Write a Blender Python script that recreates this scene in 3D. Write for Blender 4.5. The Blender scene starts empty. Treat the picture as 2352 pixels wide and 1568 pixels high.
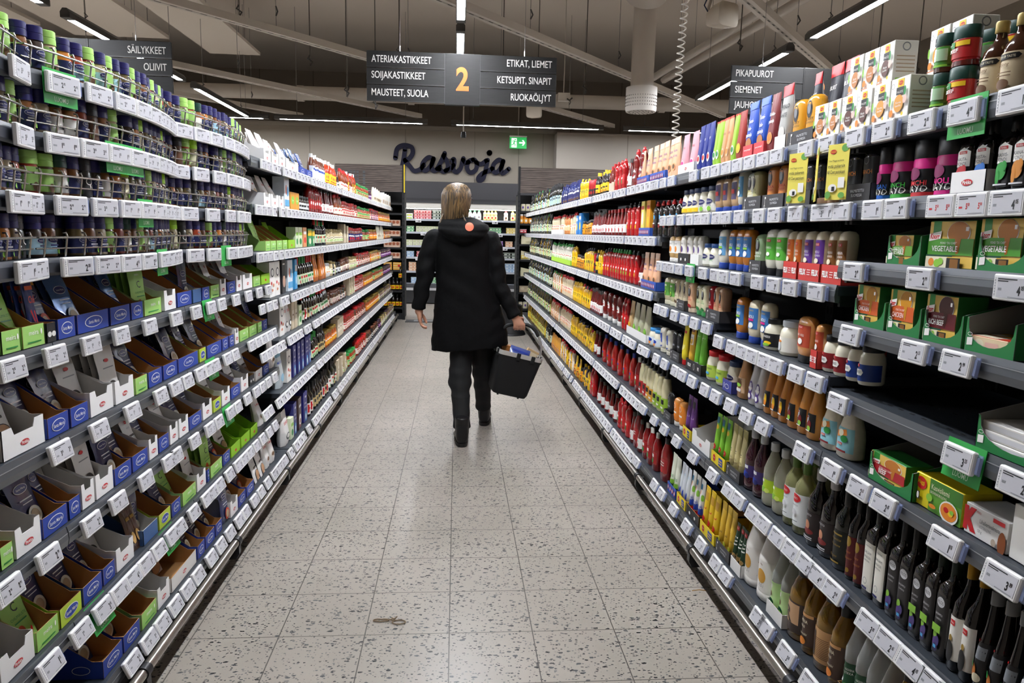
import bpy, bmesh, math, random
from mathutils import Vector, Matrix
from math import sin, cos, pi, radians as RD
random.seed(7)
S = bpy.context.scene
COL = S.collection

# ------------------------------------------------------------------ camera, world, exposure
F_PX = 1640.9
cam_d = bpy.data.cameras.new('camera'); cam = bpy.data.objects.new('camera', cam_d); COL.objects.link(cam)
cam_d.sensor_width = 36.0; cam_d.lens = F_PX / 2352 * 36.0; cam_d.clip_start = 0.05; cam_d.clip_end = 100
CAM_H = 1.4264
yw, pt, rl = 0.07955, 0.15068, -0.02127
fw = Vector((sin(yw)*cos(pt), cos(yw)*cos(pt), -sin(pt))); rt = Vector((cos(yw), -sin(yw), 0)); dn = fw.cross(rt)
r2 = rt*cos(rl) + dn*sin(rl); d2 = dn*cos(rl) - rt*sin(rl)
cam.matrix_world = Matrix(((r2.x, -d2.x, -fw.x, 0), (r2.y, -d2.y, -fw.y, 0), (r2.z, -d2.z, -fw.z, CAM_H), (0, 0, 0, 1)))
S.camera = cam
S.view_settings.view_transform = 'Standard'; S.view_settings.look = 'None'
S.view_settings.exposure = 0.62; S.view_settings.gamma = 1.0; S.view_settings.use_curve_mapping = False
wd = bpy.data.worlds.new('hall_ambience'); S.world = wd; wd.use_nodes = True
wd.node_tree.nodes['Background'].inputs[0].default_value = (1.0, 0.93, 0.85, 1); wd.node_tree.nodes['Background'].inputs[1].default_value = 0.035
LAMP = 135.0          # strength of the strip lights' diffusers

def shelf_y(px, X, z):
    """distance down the aisle of the point of the line (X, z) that is seen at image column px"""
    lo, hi = 0.3, 40.0
    for _ in range(40):
        m = (lo+hi)/2
        v = Vector((X, m, z-CAM_H)); u = F_PX*v.dot(r2)/v.dot(fw) + 1176
        if (u-1049)*(1 if X > 0 else -1) > (px-1049)*(1 if X > 0 else -1): lo = m
        else: hi = m
    return lo

# ------------------------------------------------------------------ materials
MATS = {}
def lin(h):
    h = h.lstrip('#'); c = [int(h[i:i+2], 16)/255 for i in (0, 2, 4)]
    return [x/12.92 if x <= .04045 else ((x+.055)/1.055)**2.4 for x in c]
def M(h, rough=.45, metal=0., glass=0., emit=0., alpha=1., coat=0., grain=0.):
    k = (h, rough, metal, glass, emit, alpha, coat, grain)
    if k in MATS: return MATS[k]
    m = bpy.data.materials.new('surface_%d' % len(MATS)); m.use_nodes = True
    nt = m.node_tree; b = nt.nodes['Principled BSDF']
    c = lin(h); b.inputs['Base Color'].default_value = (*c, 1)
    b.inputs['Roughness'].default_value = rough; b.inputs['Metallic'].default_value = metal
    b.inputs['Transmission Weight'].default_value = glass; b.inputs['Alpha'].default_value = alpha
    b.inputs['Coat Weight'].default_value = coat
    if glass: b.inputs['IOR'].default_value = 1.33
    if emit:
        b.inputs['Emission Color'].default_value = (*c, 1); b.inputs['Emission Strength'].default_value = emit
    if grain:
        n = nt.nodes.new('ShaderNodeTexNoise'); n.inputs['Scale'].default_value = 60; n.inputs['Detail'].default_value = 3
        tc = nt.nodes.new('ShaderNodeTexCoord'); nt.links.new(tc.outputs['Object'], n.inputs['Vector'])
        r = nt.nodes.new('ShaderNodeMapRange'); r.inputs['To Min'].default_value = 1-grain; r.inputs['To Max'].default_value = 1+grain
        nt.links.new(n.outputs['Fac'], r.inputs['Value'])
        mx = nt.nodes.new('ShaderNodeMix'); mx.data_type = 'RGBA'; mx.blend_type = 'MULTIPLY'; mx.inputs['Factor'].default_value = 1
        mx.inputs['A'].default_value = (*c, 1); nt.links.new(r.outputs['Result'], mx.inputs['B']); nt.links.new(mx.outputs['Result'], b.inputs['Base Color'])
    MATS[k] = m; return m
def nodes_of(m):
    nt = m.node_tree; return nt, nt.nodes['Principled BSDF'], nt.nodes.new, nt.links.new

# ------------------------------------------------------------------ mesh builder
def sg(v, p): return math.copysign(abs(v)**p, v)
def ell(t, rx, ry, e=2.):
    return rx*sg(cos(t), 2/e), ry*sg(sin(t), 2/e)
TXT = {}
def text_mesh(s, bold=0., shear=0., res=2):
    if any(q in s for q in 'MNWmw'): bold = min(bold, .006)      # narrow joints close up when fattened
    k = (s, bold, shear, res)
    if k in TXT: return TXT[k]
    cu = bpy.data.curves.new('t', 'FONT'); cu.body = s; cu.size = 1; cu.resolution_u = res; cu.offset = bold; cu.shear = shear
    cu.align_x = 'CENTER'; cu.align_y = 'CENTER'
    o = bpy.data.objects.new('t', cu)
    me = o.to_mesh()
    vs = [(v.co.x, v.co.y) for v in me.vertices]; fs = [tuple(p.vertices) for p in me.polygons]
    o.to_mesh_clear(); bpy.data.objects.remove(o); bpy.data.curves.remove(cu)
    if vs:
        ys = [v[1] for v in vs]; c = (max(ys)+min(ys))/2; h = max(ys)-min(ys) or 1
        vs = [(x, y-c) for x, y in vs]
    TXT[k] = (vs, fs); return TXT[k]

class MB:
    def __init__(s): s.v = []; s.f = []; s.m = []; s.mats = []; s.sm = []
    def mi(s, m):
        if m not in s.mats: s.mats.append(m)
        return s.mats.index(m)
    def add(s, vs, fs, m, smooth=False, T=None):
        o = len(s.v); i = s.mi(m)
        s.v += [tuple(T @ Vector(v)) if T else tuple(v) for v in vs]
        for f in fs: s.f.append(tuple(o+k for k in f)); s.m.append(i); s.sm.append(smooth)
    def merge(s, b):
        o = len(s.v); s.v += b.v
        for f, m, q in zip(b.f, b.m, b.sm): s.f.append(tuple(o+k for k in f)); s.m.append(s.mi(b.mats[m])); s.sm.append(q)
    def box(s, x0, x1, y0, y1, z0, z1, m, T=None):
        vs = [(x, y, z) for x in (x0, x1) for y in (y0, y1) for z in (z0, z1)]
        s.add(vs, [(0, 1, 3, 2), (4, 6, 7, 5), (0, 4, 5, 1), (2, 3, 7, 6), (0, 2, 6, 4), (1, 5, 7, 3)], m, T=T)
    def rbox(s, x0, x1, y0, y1, z0, z1, m, b=.003, T=None):
        """box with chamfered edges"""
        vs = []; idx = {}
        X = (x0, x1); Y = (y0, y1); Z = (z0, z1); g = (1, -1)
        for i in (0, 1):
            for j in (0, 1):
                for k in (0, 1):
                    for a in range(3):
                        p = [X[i]+(0 if a == 0 else g[i]*b), Y[j]+(0 if a == 1 else g[j]*b), Z[k]+(0 if a == 2 else g[k]*b)]
                        idx[(i, j, k, a)] = len(vs); vs.append(p)
        I = idx; fs = []
        for i in (0, 1): fs.append([I[(i, 0, 0, 0)], I[(i, 0, 1, 0)], I[(i, 1, 1, 0)], I[(i, 1, 0, 0)]][::1 if i == 0 else -1])
        for j in (0, 1): fs.append([I[(0, j, 0, 1)], I[(1, j, 0, 1)], I[(1, j, 1, 1)], I[(0, j, 1, 1)]][::1 if j == 0 else -1])
        for k in (0, 1): fs.append([I[(0, 0, k, 2)], I[(0, 1, k, 2)], I[(1, 1, k, 2)], I[(1, 0, k, 2)]][::1 if k == 0 else -1])
        for i in (0, 1):
            for j in (0, 1): fs.append((I[(i, j, 0, 0)], I[(i, j, 1, 0)], I[(i, j, 1, 1)], I[(i, j, 0, 1)]))
            for k in (0, 1): fs.append((I[(i, 0, k, 0)], I[(i, 1, k, 0)], I[(i, 1, k, 2)], I[(i, 0, k, 2)]))
        for j in (0, 1):
            for k in (0, 1): fs.append((I[(0, j, k, 1)], I[(1, j, k, 1)], I[(1, j, k, 2)], I[(0, j, k, 2)]))
        for i in (0, 1):
            for j in (0, 1):
                for k in (0, 1): fs.append((I[(i, j, k, 0)], I[(i, j, k, 1)], I[(i, j, k, 2)]))
        s.add(vs, fs, m, T=T)
    def lathe(s, prof, m, rx=1., ry=1., e=2., seg=16, cap0=True, cap1=True, T=None, smooth=True, dx=0., dy=0.):
        vs = []; fs = []; n = len(prof)
        for r, z in prof:
            for k in range(seg):
                x, y = ell(2*pi*(k+.5)/seg, rx*r, ry*r, e); vs.append((x+dx, y+dy, z))
        for i in range(n-1):
            for k in range(seg):
                a = i*seg+k; b = i*seg+(k+1) % seg; fs.append((a, b, b+seg, a+seg))
        if cap0 and prof[0][0] > 1e-6: fs.append(tuple(range(seg))[::-1])
        if cap1 and prof[-1][0] > 1e-6: fs.append(tuple((n-1)*seg+k for k in range(seg)))
        s.add(vs, fs, m, smooth, T)
    def tube(s, pts, r, m, seg=8, smooth=True, caps=True, closed=False, flat=1.):
        pts = [Vector(p) for p in pts]; n = len(pts); vs = []; fs = []; up = None
        for i, p in enumerate(pts):
            if closed: d = pts[(i+1) % n]-pts[i-1]
            else: d = pts[min(i+1, n-1)]-pts[max(i-1, 0)]
            d = d.normalized() if d.length > 1e-9 else Vector((0, 0, 1))
            if up is None:
                up = Vector((0, 0, 1)) if abs(d.z) < .9 else Vector((0, 1, 0))
            a = up-d*up.dot(d); a = a.normalized() if a.length > 1e-6 else d.orthogonal().normalized(); b = d.cross(a); up = a
            rr = r[i] if isinstance(r, (list, tuple)) else r
            for k in range(seg):
                t = 2*pi*k/seg; vs.append(p+a*cos(t)*rr*flat+b*sin(t)*rr)
        for i in range(n if closed else n-1):
            for k in range(seg):
                a = i*seg+k; b = i*seg+(k+1) % seg; c = ((i+1) % n)*seg
                fs.append((a, b, c+(k+1) % seg, c+k))
        if caps and not closed: fs += [tuple(range(seg))[::-1], tuple((n-1)*seg+k for k in range(seg))]
        s.add(vs, fs, m, smooth)
    def loft(s, rings, m, smooth=True, caps=True, T=None):
        """rings: equal-length lists of points"""
        k = len(rings[0]); vs = [p for r in rings for p in r]; fs = []
        for i in range(len(rings)-1):
            for j in range(k):
                a = i*k+j; b = i*k+(j+1) % k; fs.append((a, b, b+k, a+k))
        if caps: fs += [tuple(range(k))[::-1], tuple((len(rings)-1)*k+j for j in range(k))]
        s.add(vs, fs, m, smooth, T)
    def text(s, t, mp, u, v, h, m, sx=1., bold=.0, shear=0., w=None, al='c', res=2):
        """letters of cap height about h at (u, v), mapped by mp(u, v) -> point"""
        vs, fs = text_mesh(t, bold, shear, res)
        if not vs: return
        k = h/.72; x0 = min(p[0] for p in vs); x1 = max(p[0] for p in vs)
        kx = k*sx
        if w: kx = min(kx, w/(x1-x0))
        c = (x0+x1)/2 if al == 'c' else (x0 if al == 'l' else x1)
        s.add([mp(u+(x-c)*kx, v+y*k) for x, y in vs], fs, m)
    def ellipse(s, mp, u, v, w, h, m, seg=16, ring=0.):
        pts = [(cos(2*pi*k/seg), sin(2*pi*k/seg)) for k in range(seg)]
        if ring:
            vs = [mp(u+w/2*x, v+h/2*y) for x, y in pts]+[mp(u+(w/2-ring)*x, v+(h/2-ring)*y) for x, y in pts]
            s.add(vs, [(k, (k+1) % seg, seg+(k+1) % seg, seg+k) for k in range(seg)], m)
        else:                                        # in columns, so that it follows a curved face
            n = 10; vs = []
            for k in range(n+1): x = -cos(pi*k/n); y = sin(pi*k/n); vs += [mp(u+w/2*x, v-h/2*y), mp(u+w/2*x, v+h/2*y)]
            s.add(vs, [(2*k, 2*k+2, 2*k+3, 2*k+1) for k in range(n)], m)
    def poly(s, mp, P, m, n=8):
        x0 = min(p[0] for p in P); x1 = max(p[0] for p in P); vs = []
        xs = sorted({*[x0+(x1-x0)*k/n for k in range(n+1)], *[p[0] for p in P]})
        for x in xs:
            ys = []
            for (a, b), (c, d) in zip(P, P[1:]+P[:1]):
                if min(a, c)-1e-9 <= x <= max(a, c)+1e-9: ys += [b, d] if abs(a-c) < 1e-9 else [b+(d-b)*(x-a)/(c-a)]
            vs += [mp(x, min(ys)), mp(x, max(ys))]
        s.add(vs, [(2*k, 2*k+2, 2*k+3, 2*k+1) for k in range(len(xs)-1)], m)
    def rect(s, mp, u0, u1, v0, v1, m, n=1, rot=0.):
        vs = []; fs = []; cu, cv = (u0+u1)/2, (v0+v1)/2
        for i in range(n+1):
            for v in (v0, v1):
                u = u0+(u1-u0)*i/n
                a, b = u-cu, v-cv; vs.append(mp(cu+a*cos(rot)-b*sin(rot), cv+a*sin(rot)+b*cos(rot)))
        for i in range(n): fs.append((2*i, 2*i+2, 2*i+3, 2*i+1))
        s.add(vs, fs, m)
    def mesh(s, name):
        me = bpy.data.meshes.new(name); me.from_pydata(s.v, [], s.f)
        for m in s.mats: me.materials.append(m)
        me.polygons.foreach_set('material_index', s.m); me.polygons.foreach_set('use_smooth', s.sm)
        me.update()
        if any(s.sm): me.set_sharp_from_angle(angle=RD(42))
        return me
    def build(s, name, parent=None, loc=None, **kw):
        o = bpy.data.objects.new(name, s.mesh(name)); COL.objects.link(o)
        if parent: o.parent = parent
        if loc: o.location = loc
        for k, v in kw.items(): o[k] = v
        return o

def empty(name, loc=(0, 0, 0), rz=0., label=None, cat=None, group=None, parent=None):
    o = bpy.data.objects.new(name, None); COL.objects.link(o); o.location = loc; o.rotation_euler = (0, 0, rz); o.empty_display_size = .05
    if label: o['label'] = label
    if cat: o['category'] = cat
    if group: o['group'] = group
    if parent: o.parent = parent
    return o
def tag(o, label, cat, group=None):
    o['label'] = label; o['category'] = cat
    if group: o['group'] = group
    return o
def struct(o): o['kind'] = 'structure'; return o
def flat_xz(y, eps=0.): return lambda u, v: (u, y-eps, v)

ORD = ['zeroth','first','second','third','fourth','fifth','sixth','seventh','eighth','ninth','tenth','eleventh','twelfth','thirteenth','fourteenth','fifteenth','sixteenth','seventeenth','eighteenth','nineteenth']
TEN = {2:'twent',3:'thirt',4:'fort',5:'fift',6:'sixt',7:'sevent',8:'eight',9:'ninet'}
def ordinal(n):
    if n >= 100: return 'hundred-'+ordinal(n-100) if n > 100 else 'hundredth'
    if n < 20: return ORD[n]
    return TEN[n//10]+('ieth' if n % 10 == 0 else 'y-'+ORD[n % 10])
NUM = ['zero','one','two','three','four','five','six','seven','eight','nine','ten','eleven','twelve','thirteen','fourteen','fifteen','sixteen','seventeen','eighteen','nineteen']
def number(n):
    if n < 20: return NUM[n]
    if n >= 100: return 'over-a-hundred'
    return TEN[n//10]+'y'+('' if n % 10 == 0 else '-'+NUM[n % 10])
# ------------------------------------------------------------------ strip lights
PITCH = {'left': -3.74, 'middle': .02, 'right': 3.46}
lamp_white = M('#f4f8ff', .4, emit=LAMP); lamp_soft = M('#f4f8ff', .4, emit=LAMP*.42); lamp_dark = M('#4b4a48', .45); lamp_grey = M('#8d8a86', .5)
def strip_light(label, x, y0, y1, z=3.37, along='y', grp='strip lights over the aisles', glow=None):
    L = y1-y0; t = empty('strip_light', (x, y0, z), 0 if along == 'y' else -pi/2, label, 'ceiling light', grp)
    b = MB(); P = [(-.045, .0), (-.045, .05), (-.02, .085), (.02, .085), (.045, .05), (.045, 0), (.036, 0), (.036, .02), (-.036, .02), (-.036, 0)]
    b.loft([[(a, yy, c) for a, c in P] for yy in (0, L)], lamp_dark, smooth=False); b.build('housing', t)
    b = MB(); b.box(-.034, .034, .1, L-.1, .0, .018, glow or lamp_white); b.build('diffuser', t)
    for yy in (0, L-.1):
        b = MB(); b.rbox(-.044, .044, yy, yy+.1, -.004, .03, lamp_dark, .004); b.build('end_cap', t)
    for yy in (.4, L-.4):
        b = MB(); b.tube([(0, yy, .08), (0, yy, 2.0)], .004, lamp_grey, 6); b.tube([(-.02, yy, .09), (.02, yy, .12), (-.01, yy, .15)], .006, lamp_dark, 6); b.build('hanger', t)
    return t
for nm, x, segs in (('the middle aisle', PITCH['middle'], ((1.35, 4.0), (4.35, 7.12), (7.38, 10.15))),
                    ('aisle one at left', PITCH['left'], ((4.4, 7.17), (7.5, 10.47), (10.87, 13.55))),
                    ('aisle three at right', PITCH['right'], ((4.4, 7.2), (7.6, 10.5)))):
    for i, (a, b_) in enumerate(segs):
        strip_light('white strip light, %s of %s from the near end, over %s' % (ordinal(i+1), number(len(segs)), nm), x, a, b_)
for i, (a, b_) in enumerate(((-6.2, -3.4), (-3.3, -.55), (-.12, 2.72), (3.1, 5.9))):
    strip_light('thin white strip light across the aisle ends, %s of four from the left' % ordinal(i+1), a, 13.65, 13.65+(b_-a), 3.37, 'x', 'cross strip lights before the back wall', lamp_soft)
for nm, x in (('left', -7.5), ('right', 7.2)):  # extra strips out of view, added to raise the bounce light on the ceiling
    for i, y in enumerate((2.0, 5.2, 8.4)): strip_light('added unseen strip light, %s of three, over the outer %s aisle' % (ordinal(i+1), nm), x, y, y+2.8)

# ------------------------------------------------------------------ floor
fm = bpy.data.materials.new('speckled_tile'); fm.use_nodes = True
nt, bs, N, L = nodes_of(fm)
tc = N('ShaderNodeTexCoord'); sep = N('ShaderNodeSeparateXYZ'); L(tc.outputs['Object'], sep.inputs[0])
def mth(op, a, b=None):
    n = N('ShaderNodeMath'); n.operation = op
    for i, q in enumerate((a, b)):
        if q is None: continue
        if isinstance(q, (int, float)): n.inputs[i].default_value = q
        else: L(q, n.inputs[i])
    return n.outputs[0]
def grout(ax, off):
    a = mth('FRACT', mth('DIVIDE', mth('ADD', ax, off+30.), .3)); b = mth('ABSOLUTE', mth('SUBTRACT', a, .5))
    return mth('GREATER_THAN', b, .4935)
gx = grout(sep.outputs[0], .0133); gy = grout(sep.outputs[1], -2.3905+2.4)   # joints run through x = -0.013, y = 2.39
def specks(scale, thr, keep, stretch):
    mp = N('ShaderNodeMapping'); mp.inputs['Scale'].default_value = stretch; mp.inputs['Rotation'].default_value = (0, 0, .15); L(tc.outputs['Object'], mp.inputs[0])
    nz = N('ShaderNodeTexNoise'); nz.inputs['Scale'].default_value = scale*1.6; nz.inputs['Detail'].default_value = 2; L(mp.outputs[0], nz.inputs['Vector'])
    mx = N('ShaderNodeMix'); mx.data_type = 'RGBA'; mx.blend_type = 'LINEAR_LIGHT'; mx.inputs['Factor'].default_value = .35/scale
    L(mp.outputs[0], mx.inputs['A']); L(nz.outputs['Color'], mx.inputs['B'])
    vo = N('ShaderNodeTexVoronoi'); vo.inputs['Scale'].default_value = scale; L(mx.outputs['Result'], vo.inputs['Vector'])
    wn = N('ShaderNodeSeparateColor'); L(vo.outputs['Color'], wn.inputs[0])
    size = mth('MULTIPLY', wn.outputs[1], thr)
    return mth('MULTIPLY', mth('LESS_THAN', vo.outputs['Distance'], size), mth('LESS_THAN', wn.outputs[0], keep)), wn.outputs[2]
s1, c1 = specks(60, .46, .42, (.75, 1.35, 1)); s2, c2 = specks(125, .54, .5, (.8, 1.2, 1)); s3, _ = specks(230, .5, .3, (1, 1, 1))
n1 = N('ShaderNodeTexNoise'); n1.inputs['Scale'].default_value = 1.3; n1.inputs['Detail'].default_value = 4; L(tc.outputs['Object'], n1.inputs['Vector'])
rp = N('ShaderNodeValToRGB'); rp.color_ramp.elements[0].position = .3; rp.color_ramp.elements[1].position = .75
rp.color_ramp.elements[0].color = (*lin('#938b81'), 1); rp.color_ramp.elements[1].color = (*lin('#a89f95'), 1); L(n1.outputs['Fac'], rp.inputs[0])
def over(base, fac, colr):
    mx = N('ShaderNodeMix'); mx.data_type = 'RGBA'; L(fac, mx.inputs['Factor']); L(base, mx.inputs['A'])
    if isinstance(colr, str): mx.inputs['B'].default_value = (*lin(colr), 1)
    else: L(colr, mx.inputs['B'])
    return mx.outputs['Result']
cr = N('ShaderNodeValToRGB'); cr.color_ramp.elements[0].color = (*lin('#131516'), 1); cr.color_ramp.elements[1].color = (*lin('#484c4e'), 1); L(c1, cr.inputs[0])
cr2 = N('ShaderNodeValToRGB'); cr2.color_ramp.elements[0].color = (*lin('#1b1d1f'), 1); cr2.color_ramp.elements[1].color = (*lin('#6a6b6a'), 1); L(c2, cr2.inputs[0])
c = over(rp.outputs[0], s3, '#97928b'); c = over(c, s2, cr2.outputs[0]); c = over(c, s1, cr.outputs[0]); c = over(c, gx, '#4f4a45'); c = over(c, gy, '#56514b')
L(c, bs.inputs['Base Color']); bs.inputs['Roughness'].default_value = .32; bs.inputs['Specular IOR Level'].default_value = .4
b = MB(); b.box(-9, 9, -1.5, 15.2, -.1, 0, fm); struct(b.build('floor'))

# ------------------------------------------------------------------ ceiling, walls
ceil_m = M('#d6cbbf', .8, grain=.04); pan_m = M('#e0d6ca', .8, grain=.03); beam_m = M('#cdc5bb', .6)
wm = M('#938a7e', .75, grain=.05); wm2 = M('#9d958c', .75, grain=.03); joint = M('#6e675f', .8)
b = MB(); b.box(-9, 9, -1.5, 19, 5.3, 5.4, ceil_m); struct(b.build('ceiling'))
b = MB(); b.box(-9, 1.97, 15.0, 15.2, 0, 3.46, wm)
for x in (-7.4, -5.9, -4.4, -2.95, -1.05, .35, 1.25, 1.75): b.box(x-.004, x+.004, 14.992, 15.001, 1.9, 3.45, joint)
b.box(-9, 1.97, 14.97, 15.2, 3.44, 3.52, M('#8e877d', .6)); struct(b.build('wall_back'))
b = MB(); b.box(1.97, 9, 14.55, 15.2, 0, 3.42, wm2); b.box(3.4, 3.41, 14.545, 14.551, 1.9, 3.4, joint); struct(b.build('wall_corner'))
b = MB(); b.box(-9, 9, 18.9, 19.0, 3.0, 5.3, M('#a0978c', .9))
for i in range(14): b.box(-8.8+i*1.3, -8.79+i*1.3, 18.885, 18.9, 3.0, 5.3, M('#6b645c', .9))
struct(b.build('wall_far'))
for nm, x in (('left', -9.05), ('right', 9.05)):
    b = MB(); b.box(x-.05, x+.05, -1.5, 19, 0, 5.3, wm); struct(b.build('wall_'+nm))
b = MB(); b.box(-9, 9, -1.6, -1.5, 0, 5.3, wm); struct(b.build('wall_near'))

# ceiling boards, beams, ducts
for i, (x0, x1, y0, y1) in enumerate(((-6.1, -4.65, 4.6, 12.5), (-4.3, -3.45, 6.2, 13.4), (-6.9, -6.35, 5, 12))):
    b = MB(); b.box(x0, x1, y0, y1, 4.4, 4.45, pan_m)
    for xx in (x0+.12, x1-.12):
        for yy in (y0+.5, (y0+y1)/2, y1-.5): b.tube([(xx, yy, 4.44), (xx, yy, 5.3)], .004, lamp_grey, 5)
    tag(b.build('ceiling_board'), 'pale hanging acoustic board, %s of three along the left ceiling' % ordinal(i+1), 'ceiling board', 'acoustic boards under the ceiling')
def beam(x, y, L0, L1, label, z=3.56, ang=RD(40)):
    t = empty('cable_tray', (x, y, z), -ang, label, 'cable tray', 'white cable trays under the ceiling')
    b = MB(); w = .055
    P = [(-w, 0), (-w, .075), (-w+.006, .075), (-w+.006, .006), (w-.006, .006), (w-.006, .075), (w, .075), (w, 0)]
    b.loft([[(a, yy, c) for a, c in P] for yy in (L0, L1)], beam_m, smooth=False)
    dk = M('#4d4843', .7)
    b.box(-.012, .012, L0, L1, -.0012, .0, M('#a9a197', .6))
    k = L0+.05
    while k < L1-.1: b.box(-.008, .008, k, k+.07, -.002, -.001, dk); k += .16
    b.build('tray', t)
    k = L0+.6
    while k < L1:
        b = MB(); b.tube([(0, k, .07), (0, k, 1.76)], .004, lamp_grey, 5); b.tube([(0, k, .2), (.03, k, .24), (0, k, .3)], .009, lamp_dark, 5); b.build('hanger_rod', t); k += 2.1
beam(-2.156, 8.434, -4.6, 8.2, 'white cable tray crossing behind the centre aisle sign')
beam(.918, 8.439, -5.0, 6.0, 'white cable tray crossing over the middle strip light')
beam(-2.776, 11.79, -3.4, 3.2, 'white cable tray running down to the rear strip light')
beam(2.437, 6.522, -.7, 7.5, 'slotted white cable tray above the right top shelf')
beam(-5.6, 11.6, -4, 4, 'white cable tray furthest along the left ceiling', 3.56)
# round ducts
duct_m = M('#c9c1b7', .55)
b = MB(); b.tube([(-9, 14.6, 3.98), (9, 14.2, 3.98)], .13, duct_m, 16)
for x in (-3.0, -.9, 1.4, 4): b.tube([(x-.06, 14.44-.022*x, 3.98), (x+.06, 14.44-.022*x, 3.98)], .15, duct_m, 16)
tag(b.build('air_duct'), 'long round pale duct running across above the back wall', 'duct')
b = MB(); b.tube([(2.35, 9.4, 3.3), (2.35, 9.4, 4.55)], .145, duct_m, 20); b.tube([(2.35, 9.4, 4.4), (2.3, 9.0, 4.75), (2.0, 7.4, 5.0), (1.75, 6.2, 5.03)], .26, duct_m, 20)
du = b.build('air_nozzle')
tag(du, 'round white air nozzle hanging on its bent duct', 'air nozzle')
b = MB(); b.lathe([(.19, 3.0), (.2, 3.03), (.2, 3.3), (.15, 3.31)], M('#d6cfc6', .5), seg=24, dx=2.35, dy=9.4)
for r in (.05, .1, .15):
    for k in range(int(r*120)):
        a = 2*pi*k/int(r*120); b.lathe([(.007, 2.996), (.007, 3.0)], M('#6f6962', .6), seg=6, dx=2.35+r*cos(a), dy=9.4+r*sin(a))
for k in range(40):
    for zz in (3.06, 3.1, 3.14, 3.18): a = 2*pi*k/40; b.box(2.35+.2*cos(a)-.004, 2.35+.2*cos(a)+.004, 9.4+.2*sin(a)-.004, 9.4+.2*sin(a)+.004, zz, zz+.014, M('#8d867d', .6))
b.build('diffuser', du)
for i, (x0, dz) in enumerate(((3.5, 0), (3.75, 0))):
    b = MB(); b.tube([(x0+.6, 5.0, 4.25), (x0, 13.4, 4.25)], .06, duct_m, 12)
    for yy in (6, 8, 10, 12): b.tube([(x0+.6-(yy-5)*.0714, yy, 4.3), (x0+.6-(yy-5)*.0714, yy, 5.3)], .004, lamp_grey, 5)
    tag(b.build('ceiling_pipe'), ('inner' if i == 0 else 'outer')+' one of two parallel pale pipes along the right ceiling', 'pipe', 'twin pale pipes')
# thin rods hanging in the hall
k = 0
for x, y, z0, z1 in ((-1.9, 9.8, 3.5, 5.3), (-1.5, 10.2, 3.2, 5.3), (-1.15, 10.5, 3.1, 5.3), (.55, 9.2, 3.35, 5.3), (-.75, 9.6, 3.6, 5.3), (1.7, 9.9, 3.3, 5.3), (3.3, 8.6, 3.6, 5.3), (5.0, 8.6, 3.5, 5.3), (5.7, 8.9, 3.5, 5.3), (-2.6, 9.2, 3.9, 5.3)):
    b = MB(); b.tube([(x, y, z0), (x, y, z1)], .007, M('#57524c', .5), 6); b.tube([(x, y, z0), (x+.03, y, z0+.05), (x-.03, y, z0+.09), (x, y, z0+.13)], .011, M('#3c3935', .5), 5)
    k += 1; tag(b.build('hanger_rod'), 'thin grey steel rod hanging from the ceiling, %s of ten from the left' % ordinal([10, 3, 4, 6, 5, 7, 8, 9, 10, 1][k-1] if k != 1 else 2), 'rod', 'steel rods under the ceiling')

# spiral cord
b = MB(); pts = []
for i in range(620):
    t = i/619; z = 5.25-t*3.08; a = i*.62
    pts.append((1.71+.025*cos(a)+.03*sin(t*5), 5.6+.025*sin(a), z))
b.tube(pts, .0055, M('#cfc8be', .5), 6); tag(b.build('spiral_cord'), 'white coiled cable hanging down over the right gondola', 'cable')
# loudspeakers
def speaker(x, y, z, rz, label):
    t = empty('loudspeaker', (x, y, z), rz, label, 'loudspeaker', 'beige ceiling loudspeakers')
    b = MB(); m = M('#c2b7a6', .6)
    b.loft([[(ell(2*pi*(k+.5)/16, w, h, 5)[0], yy, ell(2*pi*(k+.5)/16, w, h, 5)[1]) for k in range(16)] for yy, w, h in ((-.1, .1, .085), (-.09, .115, .1), (.02, .1, .09), (.12, .06, .06))], m); b.build('body', t)
    b = MB(); b.tube([(0, .1, .03), (0, .16, .1), (0, .12, .2)], .014, M('#b5ab9c', .5), 8); b.tube([(0, .12, .19), (0, .12, 5.3-z)], .007, M('#57524c', .5), 6); b.build('bracket', t)
    b = MB(); b.tube([(-.03, .12, .05), (-.06, .15, .12), (-.02, .12, .24)], .006, M('#1d2a4a', .5), 6); b.build('wire', t)
speaker(2.27, 6.4, 3.32, RD(25), 'beige loudspeaker hanging above the right top shelf')
speaker(1.15, 11.0, 3.22, RD(-20), 'beige loudspeaker hanging just below the centre aisle sign')
# small boxes and cameras on the trays
for x, y, z, l in ((1.6, 11.2, 3.42, 'small white junction box on the cable tray right of the sign'), (-3.35, 9.1, 4.3, 'white wall-socket block fixed beside the left acoustic board')):
    t = empty('junction_box', (x, y, z), 0, l, 'junction box')
    b = MB(); b.rbox(-.09, .09, -.05, .05, 0, .12, M('#d4cdc3', .5), .006); b.build('body', t)
    b = MB(); b.tube([(0, 0, .12), (0, 0, 5.3-z)], .008, M('#b9b1a6', .5), 6); b.build('conduit', t)
    b = MB(); b.tube([(.05, -.05, .03), (.08, -.09, .0), (.12, -.09, .04)], .012, M('#26241f', .5), 6); b.build('plug', t)
t = empty('security_camera', (.1, 12.9, 3.05), 0, 'little black security camera above the back wall lettering', 'camera')
b = MB(); b.lathe([(.045, 0), (.05, .03), (.04, .1)], M('#1b1a19', .4), seg=12); b.build('body', t)
b = MB(); b.tube([(0, 0, .1), (0, 0, 2.25)], .01, M('#d8d2c8', .5), 8); b.build('mount', t)
t = empty('smoke_detector', (-.75, 8.3, 4.1), 0, 'small dark detector on a thin rod left of the centre sign', 'detector')
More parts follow.
